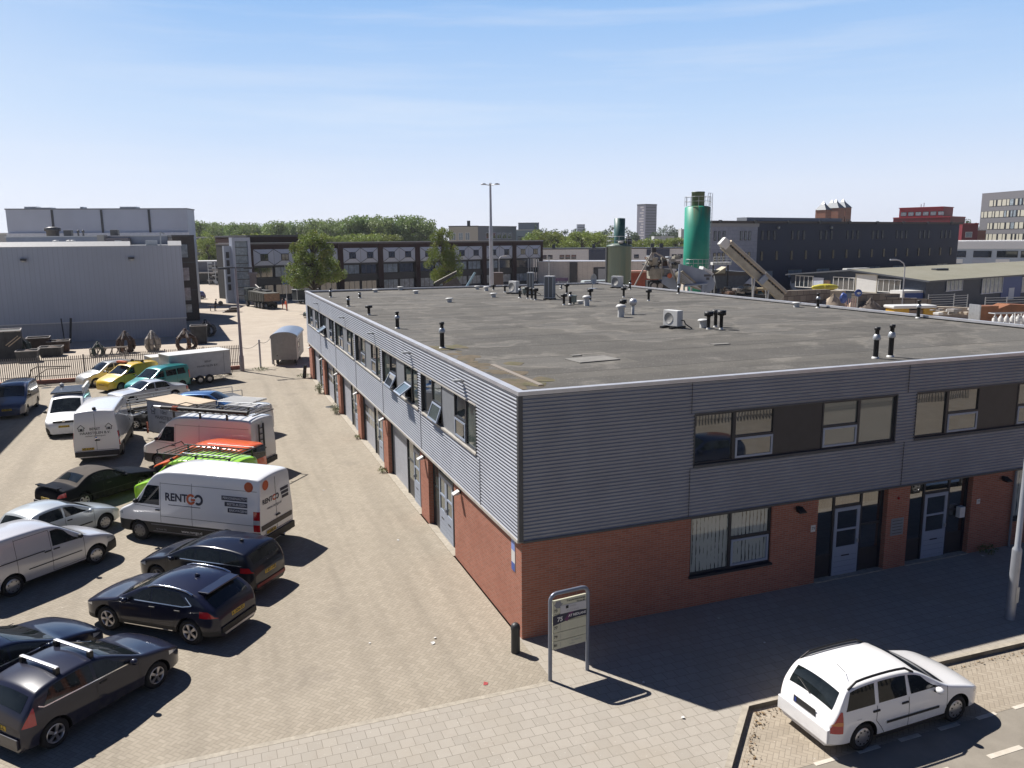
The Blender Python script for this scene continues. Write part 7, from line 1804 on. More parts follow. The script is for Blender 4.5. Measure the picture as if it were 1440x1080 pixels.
wall_run('long stained concrete bay wall right of the conveyor foot', [(1103, 409), (1168, 407)], [97, 103], 0)
wall_run('concrete bay wall below the white roller door', [(1206, 413), (1266, 413)], [98, 103], 0)
wall_run('weathered concrete bay wall behind the yellow skip', [(1240, 417), (1310, 421)], [101, 103], 0)
wall_run('pale low block wall between the yellow skip and the gate', [(1312, 431), (1370, 433)], [99, 100], 0, 1.2, M_BLKL)
def heap(label, px, py, dist, rx, ry, h, m):
    q = at(px, py, dist); b = MB(); rg = random.Random(px); n = 20; vs, fs = [], []
    rings = 6
    for k in range(rings+1):
        f = k/rings
        for i in range(n):
            a = 2*math.pi*i/n; j = 1+rg.uniform(-.12, .12); vs.append((rx*(1-f)*j*math.cos(a), ry*(1-f)*j*math.sin(a), h*f**.9*(1+rg.uniform(-.05, .05))))
    fs = [(k*n+i, k*n+(i+1) % n, (k+1)*n+(i+1) % n, (k+1)*n+i) for k in range(rings) for i in range(n)]
    b.add(vs, fs, m, True); return tag(b.build('aggregate_heap', None, (q.x, q.y, 0)), label, 'heap', 'aggregate heaps of the plant')
M_SAND = mat('sand', (.52, .43, .33), .95, var=.15, vscale=1, bump=.3); M_GRAV = mat('gravel_pile', (.22, .18, .15), .95, var=.35, vscale=2, bump=.4)
heap('pale sand heap left of the blue round sign', 1172, 416, 101, 4.2, 2.2, 3.2, M_SAND); heap('brown gravel heap filling the bay right of the blue sign', 1225, 418, 98, 3.4, 2., 2.9, M_GRAV); heap('grey gravel heap behind the conveyor foot wall', 1130, 412, 101, 3.6, 2, 3.4, M_GRAV)
heap('small pale sand heap under the roller door', 1205, 416, 101, 2.6, 1.5, 3.0, M_SAND)
o = at(1160, 404, 108); b = MB(); b.lathe([(0, -2.0), (.25, -1.7), (.42, -.8), (.46, 0), (.42, .8), (.25, 1.7), (0, 2.0)], 12, mat('yellow_hull', (.75, .66, .08), .5), axis='X'); b.box(-.3, -.62, 0, .3, -.4, .3, mat('yellow_dim', (.5, .42, .06), .5)); k_ = tag(b.build('kayak', None, (o.x, o.y, o.z)), 'long bright yellow kayak shape lying before the workshop windows', 'kayak'); k_.rotation_euler[2] = -.2
b = MB(); b.box(o.x-3, o.y-.6, 0, o.x+3, o.y+.6, o.z-.5, M_BLKL); tag(b.build('loading_ledge'), 'pale concrete ledge carrying the yellow kayak', 'ledge')
def round_sign(px, py, dist, label, r=.45, ptop=0.):
    q = at(px, py, dist); t = thing('round_sign', label, 'sign', (q.x, q.y, 0), -YAW, 'blue signs in the plant yard')
    b = MB(); b.cyl((0, .06, 0), (0, .06, q.z+.3), .05, n=6, m=M_STEEL); b.build('pole', t)
    b = MB(); b.lathe([(0, -.02), (r, -.02), (r, .02), (0, .02)], 18, M_BLUE, (0, 0, q.z), 'Y'); b.build('disc', t)
    b = MB(); b.prism([(-.22, q.z), (.1, q.z-.2), (.1, q.z-.08), (.28, q.z-.08), (.28, q.z+.06), (.1, q.z+.06), (.1, q.z+.16)], -.035, -.021, M_WHITE, 'Y'); b.build('arrow', t)
round_sign(1207, 412, 97, 'blue round arrow sign on a pole in front of the roller door')
q = at(1186, 419, 97); t = thing('tarp_bundle', 'blue tarpaulin bundle beside striped posts at the bay front', 'bundle', (q.x, q.y, 0)); b = MB(); b.blob((0, 0, q.z), .55, M_BLUE, 2, .2, (.9, .6, 1.2)); b.build('tarp', t)
b = MB()
for k in range(5): b.cyl((.5+k*.35, 0, 0), (.5+k*.35, 0, q.z-.1), .05, n=5, m=mat('pole_redwhite', (.5, .3, .3), .6))
b.box(-.4, -.3, 0, 2.2, .3, .3, M_BLK); b.build('striped_post', t)
# yellow rounded skip with a white roof
o = at(1279, 440, 93); t = thing('covered_skip', 'yellow container with a curved white cover behind the roof edge', 'container', (o.x, o.y, 0), R(-16))
M_YEL = mat('skip_yellow', (.66, .38, .03), .5, var=.15)
b = MB(); b.bbox(-2.4, -1, .2, -.6, 1, 2.15, M_YEL, .15); b.box(-.6, -.8, .2, 2.4, 1, 1.9, mat('skip_inside', (.28, .20, .16), .7)); b.bbox(1.1, -1, .2, 2.5, 1, 2.1, M_YEL, .1); b.build('hull', t)
b = MB(); b.bbox(-2.6, -1.15, 2.1, 2.6, 1.15, 2.45, M_WHITE, .15); b.build('cover', t)
b = MB(); b.prism([(.0, .4), (.9, .4), (.5, 1.3)], -.83, -.805, M_BLUE, 'Y'); b.build('emblem', t)
# rust brown skips, bottle cage, ladder stack at the right edge
M_SKB = mat('skip_brown', (.30, .12, .05), .6, var=.25, vscale=1.)
o = at(1386, 440, 90); t = thing('brown_skip', 'rust brown open skip with a tall flat end by the bottle cage', 'skip', (o.x, o.y, 0), R(-12))
b = MB(); b.box(-1.3, -.8, .1, .9, .8, 2.55, M_SKB); b.build('end_panel', t); b = MB(); b.prism([(.91, .1), (5.4, .1), (6.2, 1.6), (5.6, 2.5), (2.4, 2.7), (.91, 2.2)], -.7, 1.2, M_SKB, 'Y'); b.build('hull', t)
b = MB(); b.box(-1.45, -.86, .1, -1.3, .86, 2.7, M_STEEL); b.build('frame', t)
o = at(1418, 446, 84); t = thing('bottle_cage', 'wire cage of white gas bottles at the right edge behind the parapet', 'cage', (o.x, o.y, 0), R(-14))
b = MB(); b.tube([(-1.9, -.5, .0), (-1.9, -.5, 2.25), (2.2, -.5, 2.25), (2.2, .5, 2.25), (-1.9, .5, 2.25), (-1.9, -.5, 2.25)], .05, 6, M_STEEL); b.box(-1.9, -.5, 0, 2.2, .5, .12, M_STEEL); b.build('cage_frame', t)
for k in range(6):
    b = MB(); b.lathe([(.27, .12), (.27, 1.65), (.15, 1.9), (.07, 2.0), (.07, 2.1), (0, 2.1)], 12, M_WHITE, (-1.5+k*.66, 0, 0)); b.build('gas_bottle', t)
o = at(1436, 450, 82); t = thing('folding_steps', 'white folding steps leaning beside the bottle cage', 'steps', (o.x, o.y, 0), R(-14)); b = MB()
for s in (-.5, .5): b.cyl((s, 0, 0), (s*.7, .5, 2.4), .06, n=6, m=M_WHITE)
for k in range(6): b.box(-.5+k*.025, k*.08, .25+k*.36, .5-k*.025, k*.08+.2, .3+k*.36, M_WHITE)
b.build('tread', t)
q = at(1330, 432, 97); b = MB(); rg = random.Random(8)
for k in range(26): a = at(rg.uniform(1306, 1366), rg.uniform(434, 440), rg.uniform(90, 96)); r = rg.uniform(.1, .5); b.bbox(a.x-r, a.y-r, max(0, a.z-r*.6), a.x+r, a.y+r, a.z+r*.1, rg.choice([M_WHITE, M_BLKL, M_BLKL, M_RIM]), .04)
tag(b.build('stone_litter'), 'pale blocks and white bags scattered behind the parapet', 'stones', kind='stuff')
for k, (pxa, pxb, py, dd, label) in enumerate(((1342, 1361, 416, 101, 'tall galvanised field gate standing by the pale blocks'), (1386, 1446, 419, 100, 'long galvanised tube railing behind the brown skip'), (1306, 1342, 415, 103, 'low tube railing left of the tall field gate'))):
    a, c = at(pxa, py, dd), at(pxb, py+(2 if k else 0), dd+1); L = math.hypot(c.x-a.x, c.y-a.y); t = thing('field_gate', label, 'gate', (a.x, a.y, 0), math.atan2(c.y-a.y, c.x-a.x), 'galvanised gates in the plant yard'); b = MB(); h = a.z
    for z in [h-i*.3 for i in range(6) if h-i*.3 > .1]: b.cyl((0, 0, z), (L, 0, z), .035, n=5, m=M_STEEL)
    b.build('rail', t)
    for k2 in range(max(2, int(L/2.6)+1)):
        xx = L*k2/max(1, int(L/2.6)) if L > 2.6 else L*k2; b = MB(); b.cyl((xx, 0, 0), (xx, 0, h+.1), .06, n=6, m=M_STEEL); b.build('post', t)
o = at(1285, 420, 106); t = thing('portable_cabin', 'bright blue cabin front in a white frame below the workshop corner', 'cabin', (o.x, o.y, 0), R(-8))
b = MB(); b.box(-1.8, 0, 0, 1.8, 2.4, 3.2, M_WHITE); b.build('frame', t); b = MB(); b.box(-1.45, -.03, .1, 1.45, -.003, 2.9, mat('cabin_blue', (.03, .08, .30), .5)); b.build('front', t); b = MB(); frame(b, 'Y', -.5, .4, .3, 2.3, .08, .031, .05, M_DIA); b.build('door', t)

# ---- workshop with the wide shallow roof
K, LF = Vector((81.2, 62.0, 0)), Vector((79.6, 86.5, 0)); xd = Vector((.968, .25, 0)); t = thing('workshop', 'low dark blue workshop under a wide shallow grey green roof', 'building')
M_NAVYW = mat('navy_wall', (.025, .04, .075), .55, var=.2); M_GRROOF = rough_mat('green_grey_roof', (.27, .26, .20), (.31, .30, .24), .3, (.24, .24, .18))
EV, RG, FAR = 4.55, 5.5, 62
def wp(u, v, z): q = K+xd*u+(LF-K)*v; return (q.x, q.y, z)
b = MB()
for v in (0, 1): b.add([wp(0, v, 0), wp(FAR, v, 0), wp(FAR, v, EV), wp(0, v, EV)], [(0, 1, 2, 3)], M_NAVYW)
for u in (0, FAR): b.add([wp(u, 0, 0), wp(u, 1, 0), wp(u, 1, EV), wp(u, .5, RG), wp(u, 0, EV)], [(0, 1, 2, 3, 4)], M_NAVYW)
b.build('wall', t)
b = MB(); q = [wp(-.5, -.03, EV-.02), wp(-.5, .5, RG+.12), wp(-.5, 1.03, EV-.02)]; q2 = [wp(FAR, -.03, EV-.02), wp(FAR, .5, RG+.12), wp(FAR, 1.03, EV-.02)]; lo = [(x_, y_, z_-.22) for x_, y_, z_ in q+q2]
b.add(q+q2, [(0, 1, 4, 3), (1, 2, 5, 4)], M_GRROOF); b.add(q+q2+lo, [(0, 1, 7, 6), (1, 2, 8, 7), (0, 3, 9, 6)], mat('roof_fascia', (.09, .10, .12), .5)); b.build('roof', t)
def on_side(px0, px1, py0, py1, dist_fn, m, name, side, fr=None, bars=0, depth=.08):
    """panel on the gable ('g') or long side ('l') located by its corner pixels at that wall"""
    def hit(px, py):
        d_ = sight(px, py); nrm = Vector((-(LF-K).y, (LF-K).x, 0)).normalized() if side == 'g' else Vector((-xd.y, xd.x, 0)).normalized()
        return CAM_LOC+d_*((K-CAM_LOC).dot(nrm)/d_.dot(nrm)), nrm
    a, nrm = hit(px0, py0); c, _ = hit(px1, py1)
    out = -nrm if nrm.dot(sight(px0, py0)) > 0 else nrm
    z1, z0 = a.z, c.z; b = MB(); a = Vector((a.x, a.y, 0)); c = Vector((c.x, c.y, 0)); u = (c-a).normalized()
    def bx(p, q, za, zb_, o0, o1, mm):
        vs = [(*(w+out*o).xy, z) for z in (za, zb_) for o in (o0, o1) for w in (p, q)]
        b.add(vs, [(0, 1, 3, 2), (4, 5, 7, 6), (0, 1, 5, 4), (2, 3, 7, 6), (0, 2, 6, 4), (1, 3, 7, 5)], mm)
    bx(a, c, z0, z1, .002, depth, m)
    if fr:
        L = (c-a).length
        for k in range(bars+2): w = a+u*(L*k/(bars+1)); bx(w-u*.05, w+u*.05, z0, z1, depth+.002, depth+.05, fr)
        bx(a-u*.09, c+u*.09, z1, z1+.12, .002, depth+.05, fr); bx(a-u*.09, c+u*.09, z0-.12, z0, .002, depth+.05, fr)
    return b.build(name, t)
on_side(1120, 1143, 388, 404, None, M_FGLASS, 'window', 'g', M_WHITE, 3); on_side(1173, 1201, 390, 408, None, M_FGLASS, 'window', 'g', M_WHITE, 3); on_side(1236, 1266, 393, 411, None, M_FGLASS, 'window', 'g', M_WHITE, 3)
on_side(1205, 1233, 386, 411, None, M_WHITE, 'roller_door', 'g', mat('cream_frame', (.62, .58, .48), .6), 0, .12)
on_side(1144, 1158, 390, 402, None, M_DIA, 'pale_sheet', 'g'); on_side(1159, 1168, 394, 403, None, M_RUST, 'brown_sheet', 'g')
on_side(1331, 1352, 395, 407, None, M_PALEG, 'window', 'l', M_DIA, 3); on_side(1381, 1408, 392, 410, None, M_PALEG, 'window', 'l', M_DIA, 4); on_side(1437, 1460, 391, 408, None, M_PALEG, 'window', 'l', M_DIA, 4)
on_side(1409, 1434, 390, 417, None, mat('cabin_blue', (.03, .08, .30), .5), 'sliding_door', 'l'); on_side(1418, 1424, 405, 420, None, M_DIA, 'door', 'l', None, 0, .12)
for u_, v_ in ((16, .3), (8, .75), (12, .78)):
    q = Vector(wp(u_, v_, EV+(RG-EV)*(1-abs(v_-.5)*2))); b = MB(); b.bbox(q.x-1.2, q.y-.5, q.z, q.x+1.2, q.y+.5, q.z+.35, M_TRIM if u_ == 16 else M_WHITE, .05); b.build('rooflight', t)
p = at(1270, 410, 100); t = thing('street_lamp', 'grey curved street lamp before the workshop gable', 'street lamp', (p.x, p.y, 0), -YAW)
b = MB(); zt = at(1270, 372, 100).z; b.tube([(0, 0, 0), (0, 0, zt-.4), (-.2, 0, zt+.15), (-.7, 0, zt+.5), (-1.2, 0, zt+.6)], .07, 8, M_GALV); b.build('pole', t); b = MB(); b.bbox(-1.9, -.15, zt+.5, -1.1, .15, zt+.68, M_GALV, .04); b.build('lamp_head', t)
# ---- navy storage building
NA, NC = Vector((68.3, 92.5, 0)), Vector((138.3, 106.8, 0))
t, L = block('navy_building', 'long dark navy four-storey building with rows of slit windows behind the workshop', 'building', NA.xy, NC.xy, 4.5, 12.6, mat('navy_facade', (.012, .025, .075), .55, var=.15, vscale=.2), 0, mat('navy_roof', (.09, .075, .075), .6), .35, .5)
lp = L*.155
b = MB(); b.box(0, -.10, 2.6, lp, -.003, 12.0, brick_mat('lilac_panels', (.40, .43, .54), (.37, .40, .50), (.3, .32, .4), 1.2, .6, .03)); b.box(0, -.14, 12.0, lp+.3, -.003, 12.55, mat('lilac_band', (.36, .37, .42), .6)); b.build('pale_end_panel', t)
b = MB(); b.box(L*.15, 2, 12.96, L*.5, 4.2, 13.6, mat('set_back_roof', (.33, .36, .40), .6)); b.build('set_back_roof', t)
for k in range(9): b = MB(); b.box(L*(.02+k*.115), -.75, 12.55, L*(.02+k*.115)+.6, -.51, 13.05, M_TRIM); b.build('gutter_box', t)
for x in (.9, 1.9, 2.9, 6.9, 7.9, 8.9): win(t, x, x+.6, 9.8, 11.3, M_FGLASS, M_FRAMED, -.1); win(t, x, x+.6, 6.4, 7.9, M_FGLASS, M_FRAMED, -.1)
n = 8
M_SLIT = glass('slit_glass', (.01, .012, .02), .1)
for i in range(n):
    x = lp+1.0+i*(L-lp)/n
    for k in range(3): win(t, x+k*1.5, x+k*1.5+.62, 9.8, 11.4, M_SLIT, M_FRAMED)
    for k in (0, 3): win(t, x+k*1.25, x+k*1.25+.62, 6.4, 8.0, M_SLIT, M_FRAMED)
    win(t, x-.5, x+3.3, 3.3, 4.8, M_PALEG, M_FRAMED, 0., 1)
for k in range(2): b = MB(); b.blob((lp+5+k*14, -.2, 11.9), .3, M_STEEL, 1, 0); b.build('facade_lamp', t)
# ---- right edge: white building, grey office, red buildings
p0, p1 = at(1330, 350, 205), at(1520, 350, 188)
t, L = block('white_building', 'white two-storey commercial building at the right edge with dark window bands', 'building', p0.xy, p1.xy, 14, 8.9, mat('pale_blue_wall', (.62, .70, .82), .6), 0, M_BWHITE, .2)
b = MB(); b.box(-.05, -.25, 7.1, L, -.003, 8.9, M_BWHITE); b.build('white_fascia', t)
for k in range(7):
    x = 1.2+k*5.0; win(t, x, x+3.4+(k % 3)*.5, 5.0, 6.6); win(t, x, x+2.6+(k % 2)*.6, 1.2, 3.4)
    b = MB(); b.box(x+3.0, -.12, 0, x+4.6, -.003, 3.5, M_BWHITE); b.box(x-.1, -.1, 3.6, x+2.8, -.003, 4.6, M_BWHITE if k % 2 == 0 else M_DIA); b.build('white_pier', t)
p0, p1 = at(1377, 320, 262), at(1520, 320, 224)
t, L = block('grey_office', 'grey office building with bands of upright cream windows at the top right', 'building', p0.xy, p1.xy, 16, 23.3, mat('office_grey', (.20, .20, .22), .6, var=.05), 0, mat('office_cap', (.2, .2, .22), .6), .15, .02)
M_CREAM = mat('cream_blind', (.62, .60, .50), .5)
for r, (z0, z1) in enumerate(((19.2, 21.2), (15.8, 17.8), (12.2, 14.2), (8.8, 10.8))):
    b = MB(); b.box(3.4 if r % 2 == 0 else .3, -.06, z0, L, -.003, z1, M_FRAMED); b.build('window_band', t); x = 3.6 if r % 2 == 0 else .5; rg = random.Random(r); k = 0
    while x < L*.62 and k < 22:
        w_ = rg.choice((.7, .9, 1.3, 1.5)); b = MB(); b.box(x, -.1, z0+.08, x+w_, -.061, z1-.08, M_CREAM if rg.random() < .8 else M_PALEG); b.build('window', t); x += w_+rg.choice((.35, .45, .8)); k += 1
M_RED = mat('red_cladding', (.42, .035, .055), .5, var=.08); M_REDD = mat('red_cladding_dark', (.19, .018, .03), .5)
p0, p1 = at(1256, 310, 262), at(1336, 310, 250)
t, L = block('red_building', 'bright red building tops above the navy roof line', 'building', p0.xy, p1.xy, 14, 15.9, M_REDD, 0, M_RED, .3)
b = MB(); b.box(1.4, .8, 16.2, L-2.5, 10, 19.0, M_RED); b.box(1.2, .6, 19.0, L-2.3, 10.2, 19.2, M_RED); b.build('upper_storey', t)
for k in range(6): win(t, 1.9+k*2.2, 3.7+k*2.2, 16.5, 17.8, M_PALEG, M_FRAMED, .8)
b = MB(); b.cyl((L*.45, 4, 19.2), (L*.45, 4, 20.6), .12, n=5, m=M_STEEL); b.cyl((L*.4, 4, 19.2), (L*.4, 4, 20.2), .12, n=5, m=M_STEEL); b.build('roof_mast', t)
p0, p1 = at(1353, 325, 240), at(1375, 325, 240); t, L = block('dark_red_house', 'dark red flat building left of the grey office', 'building', p0.xy, p1.xy, 10, 13.6, M_REDD, 0, M_RED, .3); win(t, 1.0, 3.0, 9.8, 11.4, M_PALEG, M_WHITE)
p0, p1 = at(1374, 330, 250), at(1386, 330, 250); block('brick_house', 'small pinkish brick house beside the dark red building', 'building', p0.xy, p1.xy, 8, 11.8, mat('pink_brick', (.42, .2, .15), .8), 0, M_WHITE)
# turreted brick block
o = at(1168, 310, 430); t = thing('turreted_block', 'distant brick apartment block with four pointed slate turrets', 'building', (o.x, o.y, 0), R(20)); M_TB = brick_mat('far_brick', (.40, .17, .11), (.34, .14, .09), (.38, .22, .16), 1.5, .8, .12); M_SL = mat('slate_roof', (.12, .15, .19), .5)
for x, y, w_, h in ((-8.0, 0, 5.6, 24), (-1.0, -3, 6.2, 25), (4.2, 2, 5.4, 25), (8.4, -2, 6.2, 25.4)):
    b = MB(); b.box(x-w_/2, y-w_/2, 0, x+w_/2, y+w_/2, h, M_TB); b.build('tower', t)
    b = MB(); e = w_/2+.3; b.add([(x-e, y-e, h), (x+e, y-e, h), (x+e, y+e, h), (x-e, y+e, h), (x-.8, y-.8, h+3), (x+.8, y-.8, h+3), (x+.8, y+.8, h+3), (x-.8, y+.8, h+3)], [(0, 1, 5, 4), (1, 2, 6, 5), (2, 3, 7, 6), (3, 0, 4, 7), (0, 3, 2, 1)], M_SL)
    b.add([(x-.9, y-.9, h+3), (x+.9, y-.9, h+3), (x+.9, y+.9, h+3), (x-.9, y+.9, h+3), (x, y, h+4.6)], [(0, 1, 4), (1, 2, 4), (2, 3, 4), (3, 0, 4)], M_CAP); b.build('turret_roof', t)
    for k in range(3):
        for q in (-1.2, 1.2): b = MB(); b.box(x+q-.5, y-w_/2-.08, 8+k*4.6, x+q+.5, y-w_/2-.003, 10.4+k*4.6, M_FRAMED); b.build('window', t)
# far towers
o = at(909, 330, 900); t = thing('apartment_tower', 'distant slender apartment tower with a dark and a pale side', 'building', (o.x, o.y, 0), R(15)); b = MB(); b.box(-8.5, -6.5, 0, 8.5, 6.5, 46, mat('tower_mauve', (.24, .24, .31), .6)); b.build('wall', t)
b = MB(); b.box(-8.7, -6.7, 46.002, 8.7, 6.7, 47.2, M_TRIM); b.build('roof', t); rg = random.Random(3)
for k in range(14):
    b = MB(); b.box(-8.2, -6.58, 4+k*3, 8.3, -6.503, 5.0+k*3, mat('tower_band', (.10, .11, .15), .5)); b.build('window_band', t)
    b = MB(); b.box(-8.58, -5+rg.uniform(0, 2), 4+k*3, -8.503, -1+rg.uniform(0, 5), 5.6+k*3, mat('balcony_pale', (.60, .57, .60), .6)); b.build('balcony', t)
for px, w_, pyt, dd, lab, m in ((817, 11, 316, 1300, 'tiny pale blue tower block far away above the trees', (.34, .40, .52)), (892, 16, 333, 700, 'small reddish roofed block left of the slender tower', (.25, .18, .2))):
    a, c = at(px-w_/2, pyt, dd), at(px+w_/2, pyt, dd); t, L = block('distant_block', lab, 'building', a.xy, c.xy, 14, a.z, mat('distant_wall_%d' % (10+len(lab)), m, .7), 0, M_TRIM, .6, .1)
    for k in range(5): b = MB(); b.box(L*.06, -.2, a.z*(.4+.11*k), L*.94, -.003, a.z*(.4+.11*k)+a.z*.045, M_SLATE); b.build('window_band', t)
def office(pxa, pxb, pyt, dd, d, m, label, roofm=None, name='office_block', dd2=None):
    a, c = at(pxa, pyt, dd), at(pxb, pyt, dd2 or dd); return block(name, label, 'building', a.xy, c.xy, d, a.z, m, 0, roofm, .3)
t, L = office(631, 672, 319, 262, 10, mat('cream_facade', (.55, .52, .45), .6), 'cream and white end of an office block above the long row')
for x in (.08, .33, .56): win(t, L*x, L*(x+.16), 10.2, 12.6, M_PALEG, M_WHITE, 0, 1)
b = MB(); b.box(L*.62, 2, 14.8, L*.72, 4, 16.4, M_TRIM); b.build('chimney', t)
t, L = office(672, 726, 319, 262, 10, mat('mid_grey_facade', (.22, .24, .28), .6), 'grey half of an office block above the row, with square windows', None, 'office_block', 275)
for k in range(5): win(t, L*(.2+.14*k), L*(.31+.14*k), 10.6, 12.6, M_FGLASS, M_DIA, 0, 1)
t, L = office(729, 758, 314, 420, 12, mat('blue_grey_facade', (.20, .25, .34), .6), 'blue grey block behind the end of the row'); 
t, L = office(725, 762, 324, 330, 10, mat('blue_glass_facade', (.30, .38, .46), .5), 'pale blue glass pavilion beside a dark cypress', M_WHITE)
for k in range(2): win(t, L*(.08+.3*k), L*(.3+.3*k), 8.5, 11.5)
t, L = office(920, 948, 333, 520, 10, mat('white_slab', (.6, .62, .64), .6), 'white flat roofed building under the slender tower', M_WHITE); win(t, L*.2, L*.6, 4, 8)
t, L = office(958, 964, 323, 480, 8, mat('white_slab', (.6, .62, .64), .6), 'small white block left of the tall green silo', M_WHITE)

t = thing('railing', 'dark upright railing along the far side of the street, mirrored in the upper windows', 'railing', (6, -19.4, ROADZ)); b = MB()
for k in range(150): b.box(k*.22, -.02, 0, k*.22+.05, .02, 1.5, M_TRIM)
b.build('bars', t); b = MB(); b.box(0, -.03, 1.4, 33, .03, 1.46, M_TRIM); b.build('top_rail', t)
t, L = block('brick_building', 'red brick building with a white band across the street, mirrored in the front windows', 'building', (64, -24), (30, -24), 12, 9, M_BRICK, ROADZ, M_WHITE, .5)
b = MB(); b.box(0, -.15, 5.2, L, -.003, 5.9, M_WHITE); b.build('white_band', t)
for k in range(8): win(t, 1.5+k*4, 4+k*4, 2, 4.4); win(t, 1.5+k*4, 4+k*4, 6.3, 8.3)
# the air: haze between near and far
hz_ = MB(); hz_.box(-1650, -350, -1.2, 1650, 2250, 62, None); 
hm = bpy.data.materials.new('haze'); hm.use_nodes = True; hn = hm.node_tree; hn.nodes.remove(hn.nodes['Principled BSDF'])
pv = N(hn, 'ShaderNodeVolumePrincipled'); pv.inputs['Color'].default_value = (.86, .90, .98, 1); pv.inputs['Density'].default_value = .00013; pv.inputs['Anisotropy'].default_value = .35
hn.links.new(pv.outputs[0], hn.nodes['Material Output'].inputs['Volume'])
hz_.mats = [hm]; hz_.m = [0]*6
tag(hz_.build('haze'), kind='stuff')

t, L = block('shading_building', 'tall plain building just left of the picture whose shade falls on the dark blue van', 'building', (-40, 12), (-22, 12), 35.5, 11.0, M_WH, 0, M_TRIM, .2, .05)
# drain covers and litter on the yard
for i, (px, py, lab) in enumerate(((65, 523.5, 'dark round drain cover between the dark blue van and the fence'), (465, 572, 'dark rain drain beside the green weed clump at the wall'), (224, 552, 'dark drain cover behind the old silver saloon'))):
    x, y = ground(px, py+(22 if i == 0 else 0)); b = MB(); b.lathe([(0, .006), (.3, .006), (.33, .004), (.33, -.05)], 18, M_DKST); o = tag(b.build('drain_cover', None, (x, y, 0)), lab, 'drain cover')
b = MB(); rg = random.Random(21)
for px, py, m, r in ((609, 905, M_WHITE, .09), (683, 962, mat('red_wrapper', (.5, .08, .08), .5), .07), (612, 898, M_WHITE, .05), (560, 760, M_WHITE, .05), (455, 690, M_RIM, .06), (520, 905, M_WHITE, .04), (960, 1010, M_WHITE, .05), (905, 960, M_WHITE, .04), (1010, 870, M_WHITE, .05), (1075, 905, M_WHITE, .04), (1335, 868, M_WHITE, .05), (1382, 782, M_WHITE, .10)):
    x, y = ground(px, py); a = rg.uniform(0, 6); p_ = [(x+r*math.cos(a+k)*rg.uniform(.6, 1.2), y+r*math.sin(a+k)*rg.uniform(.6, 1.2), .008+rg.uniform(0, .03)) for k in (0, 1.6, 3.2, 4.7)]; b.add(p_, [(0, 1, 2, 3)], m)
tag(b.build('paper_litter'), kind='stuff')
# ------------------------------------------------------------------ trees
def leaf_mat(name, ca, cb, cc):
    ca, cb, cc = dim(ca), dim(cb), dim(cc)
    m = bpy.data.materials.new(name); nd, lk, b = _nodes(m); nt = m.node_tree
    inf = nt.nodes.new('ShaderNodeObjectInfo'); oc = objco(nt)
    c = mixc(nt, ramp(nt, noise(nt, .9, oc, 3), .35, .65), ca, cb)
    c = mixc(nt, math_node(nt, 'MULTIPLY', ramp(nt, noise(nt, 6., oc, 2), .55, .75), .6), c, cc)
    h = N(nt, 'ShaderNodeHueSaturation'); lk.new(c, h.inputs['Color']); v = math_node(nt, 'MULTIPLY_ADD', inf.outputs['Random'], .35); v.node.inputs[2].default_value = .82; lk.new(v, h.inputs['Value'])
    hu = math_node(nt, 'MULTIPLY_ADD', inf.outputs['Random'], .03); hu.node.inputs[2].default_value = .485; lk.new(hu, h.inputs['Hue'])
    lk.new(h.outputs[0], b.inputs['Base Color']); b.inputs['Roughness'].default_value = .6
    tr = N(nt, 'ShaderNodeBsdfTranslucent'); lk.new(h.outputs[0], tr.inputs['Color']); mx = N(nt, 'ShaderNodeMixShader'); mx.inputs[0].default_value = .35
    lk.new(b.outputs[0], mx.inputs[1]); lk.new(tr.outputs[0], mx.inputs[2]); lk.new(mx.outputs[0], nt.nodes['Material Output'].inputs['Surface'])
    return m
M_POP = leaf_mat('poplar_leaf', (.19, .28, .085), (.28, .38, .12), (.37, .45, .17)); M_LIME = leaf_mat('lime_leaf', (.20, .27, .045), (.29, .36, .07), (.38, .42, .12)); M_ROB = leaf_mat('street_tree_leaf', (.14, .22, .035), (.25, .34, .055), (.44, .36, .09)); M_DKL = leaf_mat('dark_leaf', (.07, .12, .05), (.10, .16, .06), (.14, .19, .08))
M_BARK = mat('bark', (.09, .07, .055), .9, var=.3, vscale=3)
def crown(seed, n, leaf, shape, m, lobes=14, lr=1.):
    """leaf quads gathered in clumps on limbs: unit crown, base at z=0, height 1"""
    rg = random.Random(seed); vs, fs = [], []; L = []
    for k in range(lobes):
        z = rg.uniform(.10, .95); rr = shape(z)*rg.uniform(.35, .95); a = k*2.4+rg.uniform(-.4, .4); L.append((rr*math.cos(a), rr*math.sin(a), z, lr*rg.uniform(.09, .17)*(1.2-.5*z)))
    tw = [l[3]**2 for l in L]
    for i in range(n):
        x, y, z, r = rg.choices(L, tw)[0]
        d = Vector((rg.gauss(0, 1), rg.gauss(0, 1), rg.gauss(0, 1))).normalized()*r*rg.random()**.4*1.25
        px, py, pz = x+d.x, y+d.y, z+d.z*.9
        q = Vector((rg.gauss(0, 1), rg.gauss(0, 1), rg.gauss(0, .7)+.5)).normalized(); u = q.orthogonal().normalized(); w = q.cross(u); s = leaf*rg.uniform(.5, 1.3); s2 = s*rg.uniform(.4, .8)
        a = rg.uniform(0, 6.28); u, w = u*math.cos(a)+w*math.sin(a), w*math.cos(a)-u*math.sin(a); k = len(vs); c = Vector((px, py, pz))
        vs += [c+u*s, c+w*s2, c-u*s, c-w*s2]; fs.append((k, k+1, k+2, k+3))
    me = bpy.data.meshes.new('crown'); me.from_pydata([tuple(v) for v in vs], [], fs); me.materials.append(m); return me, L
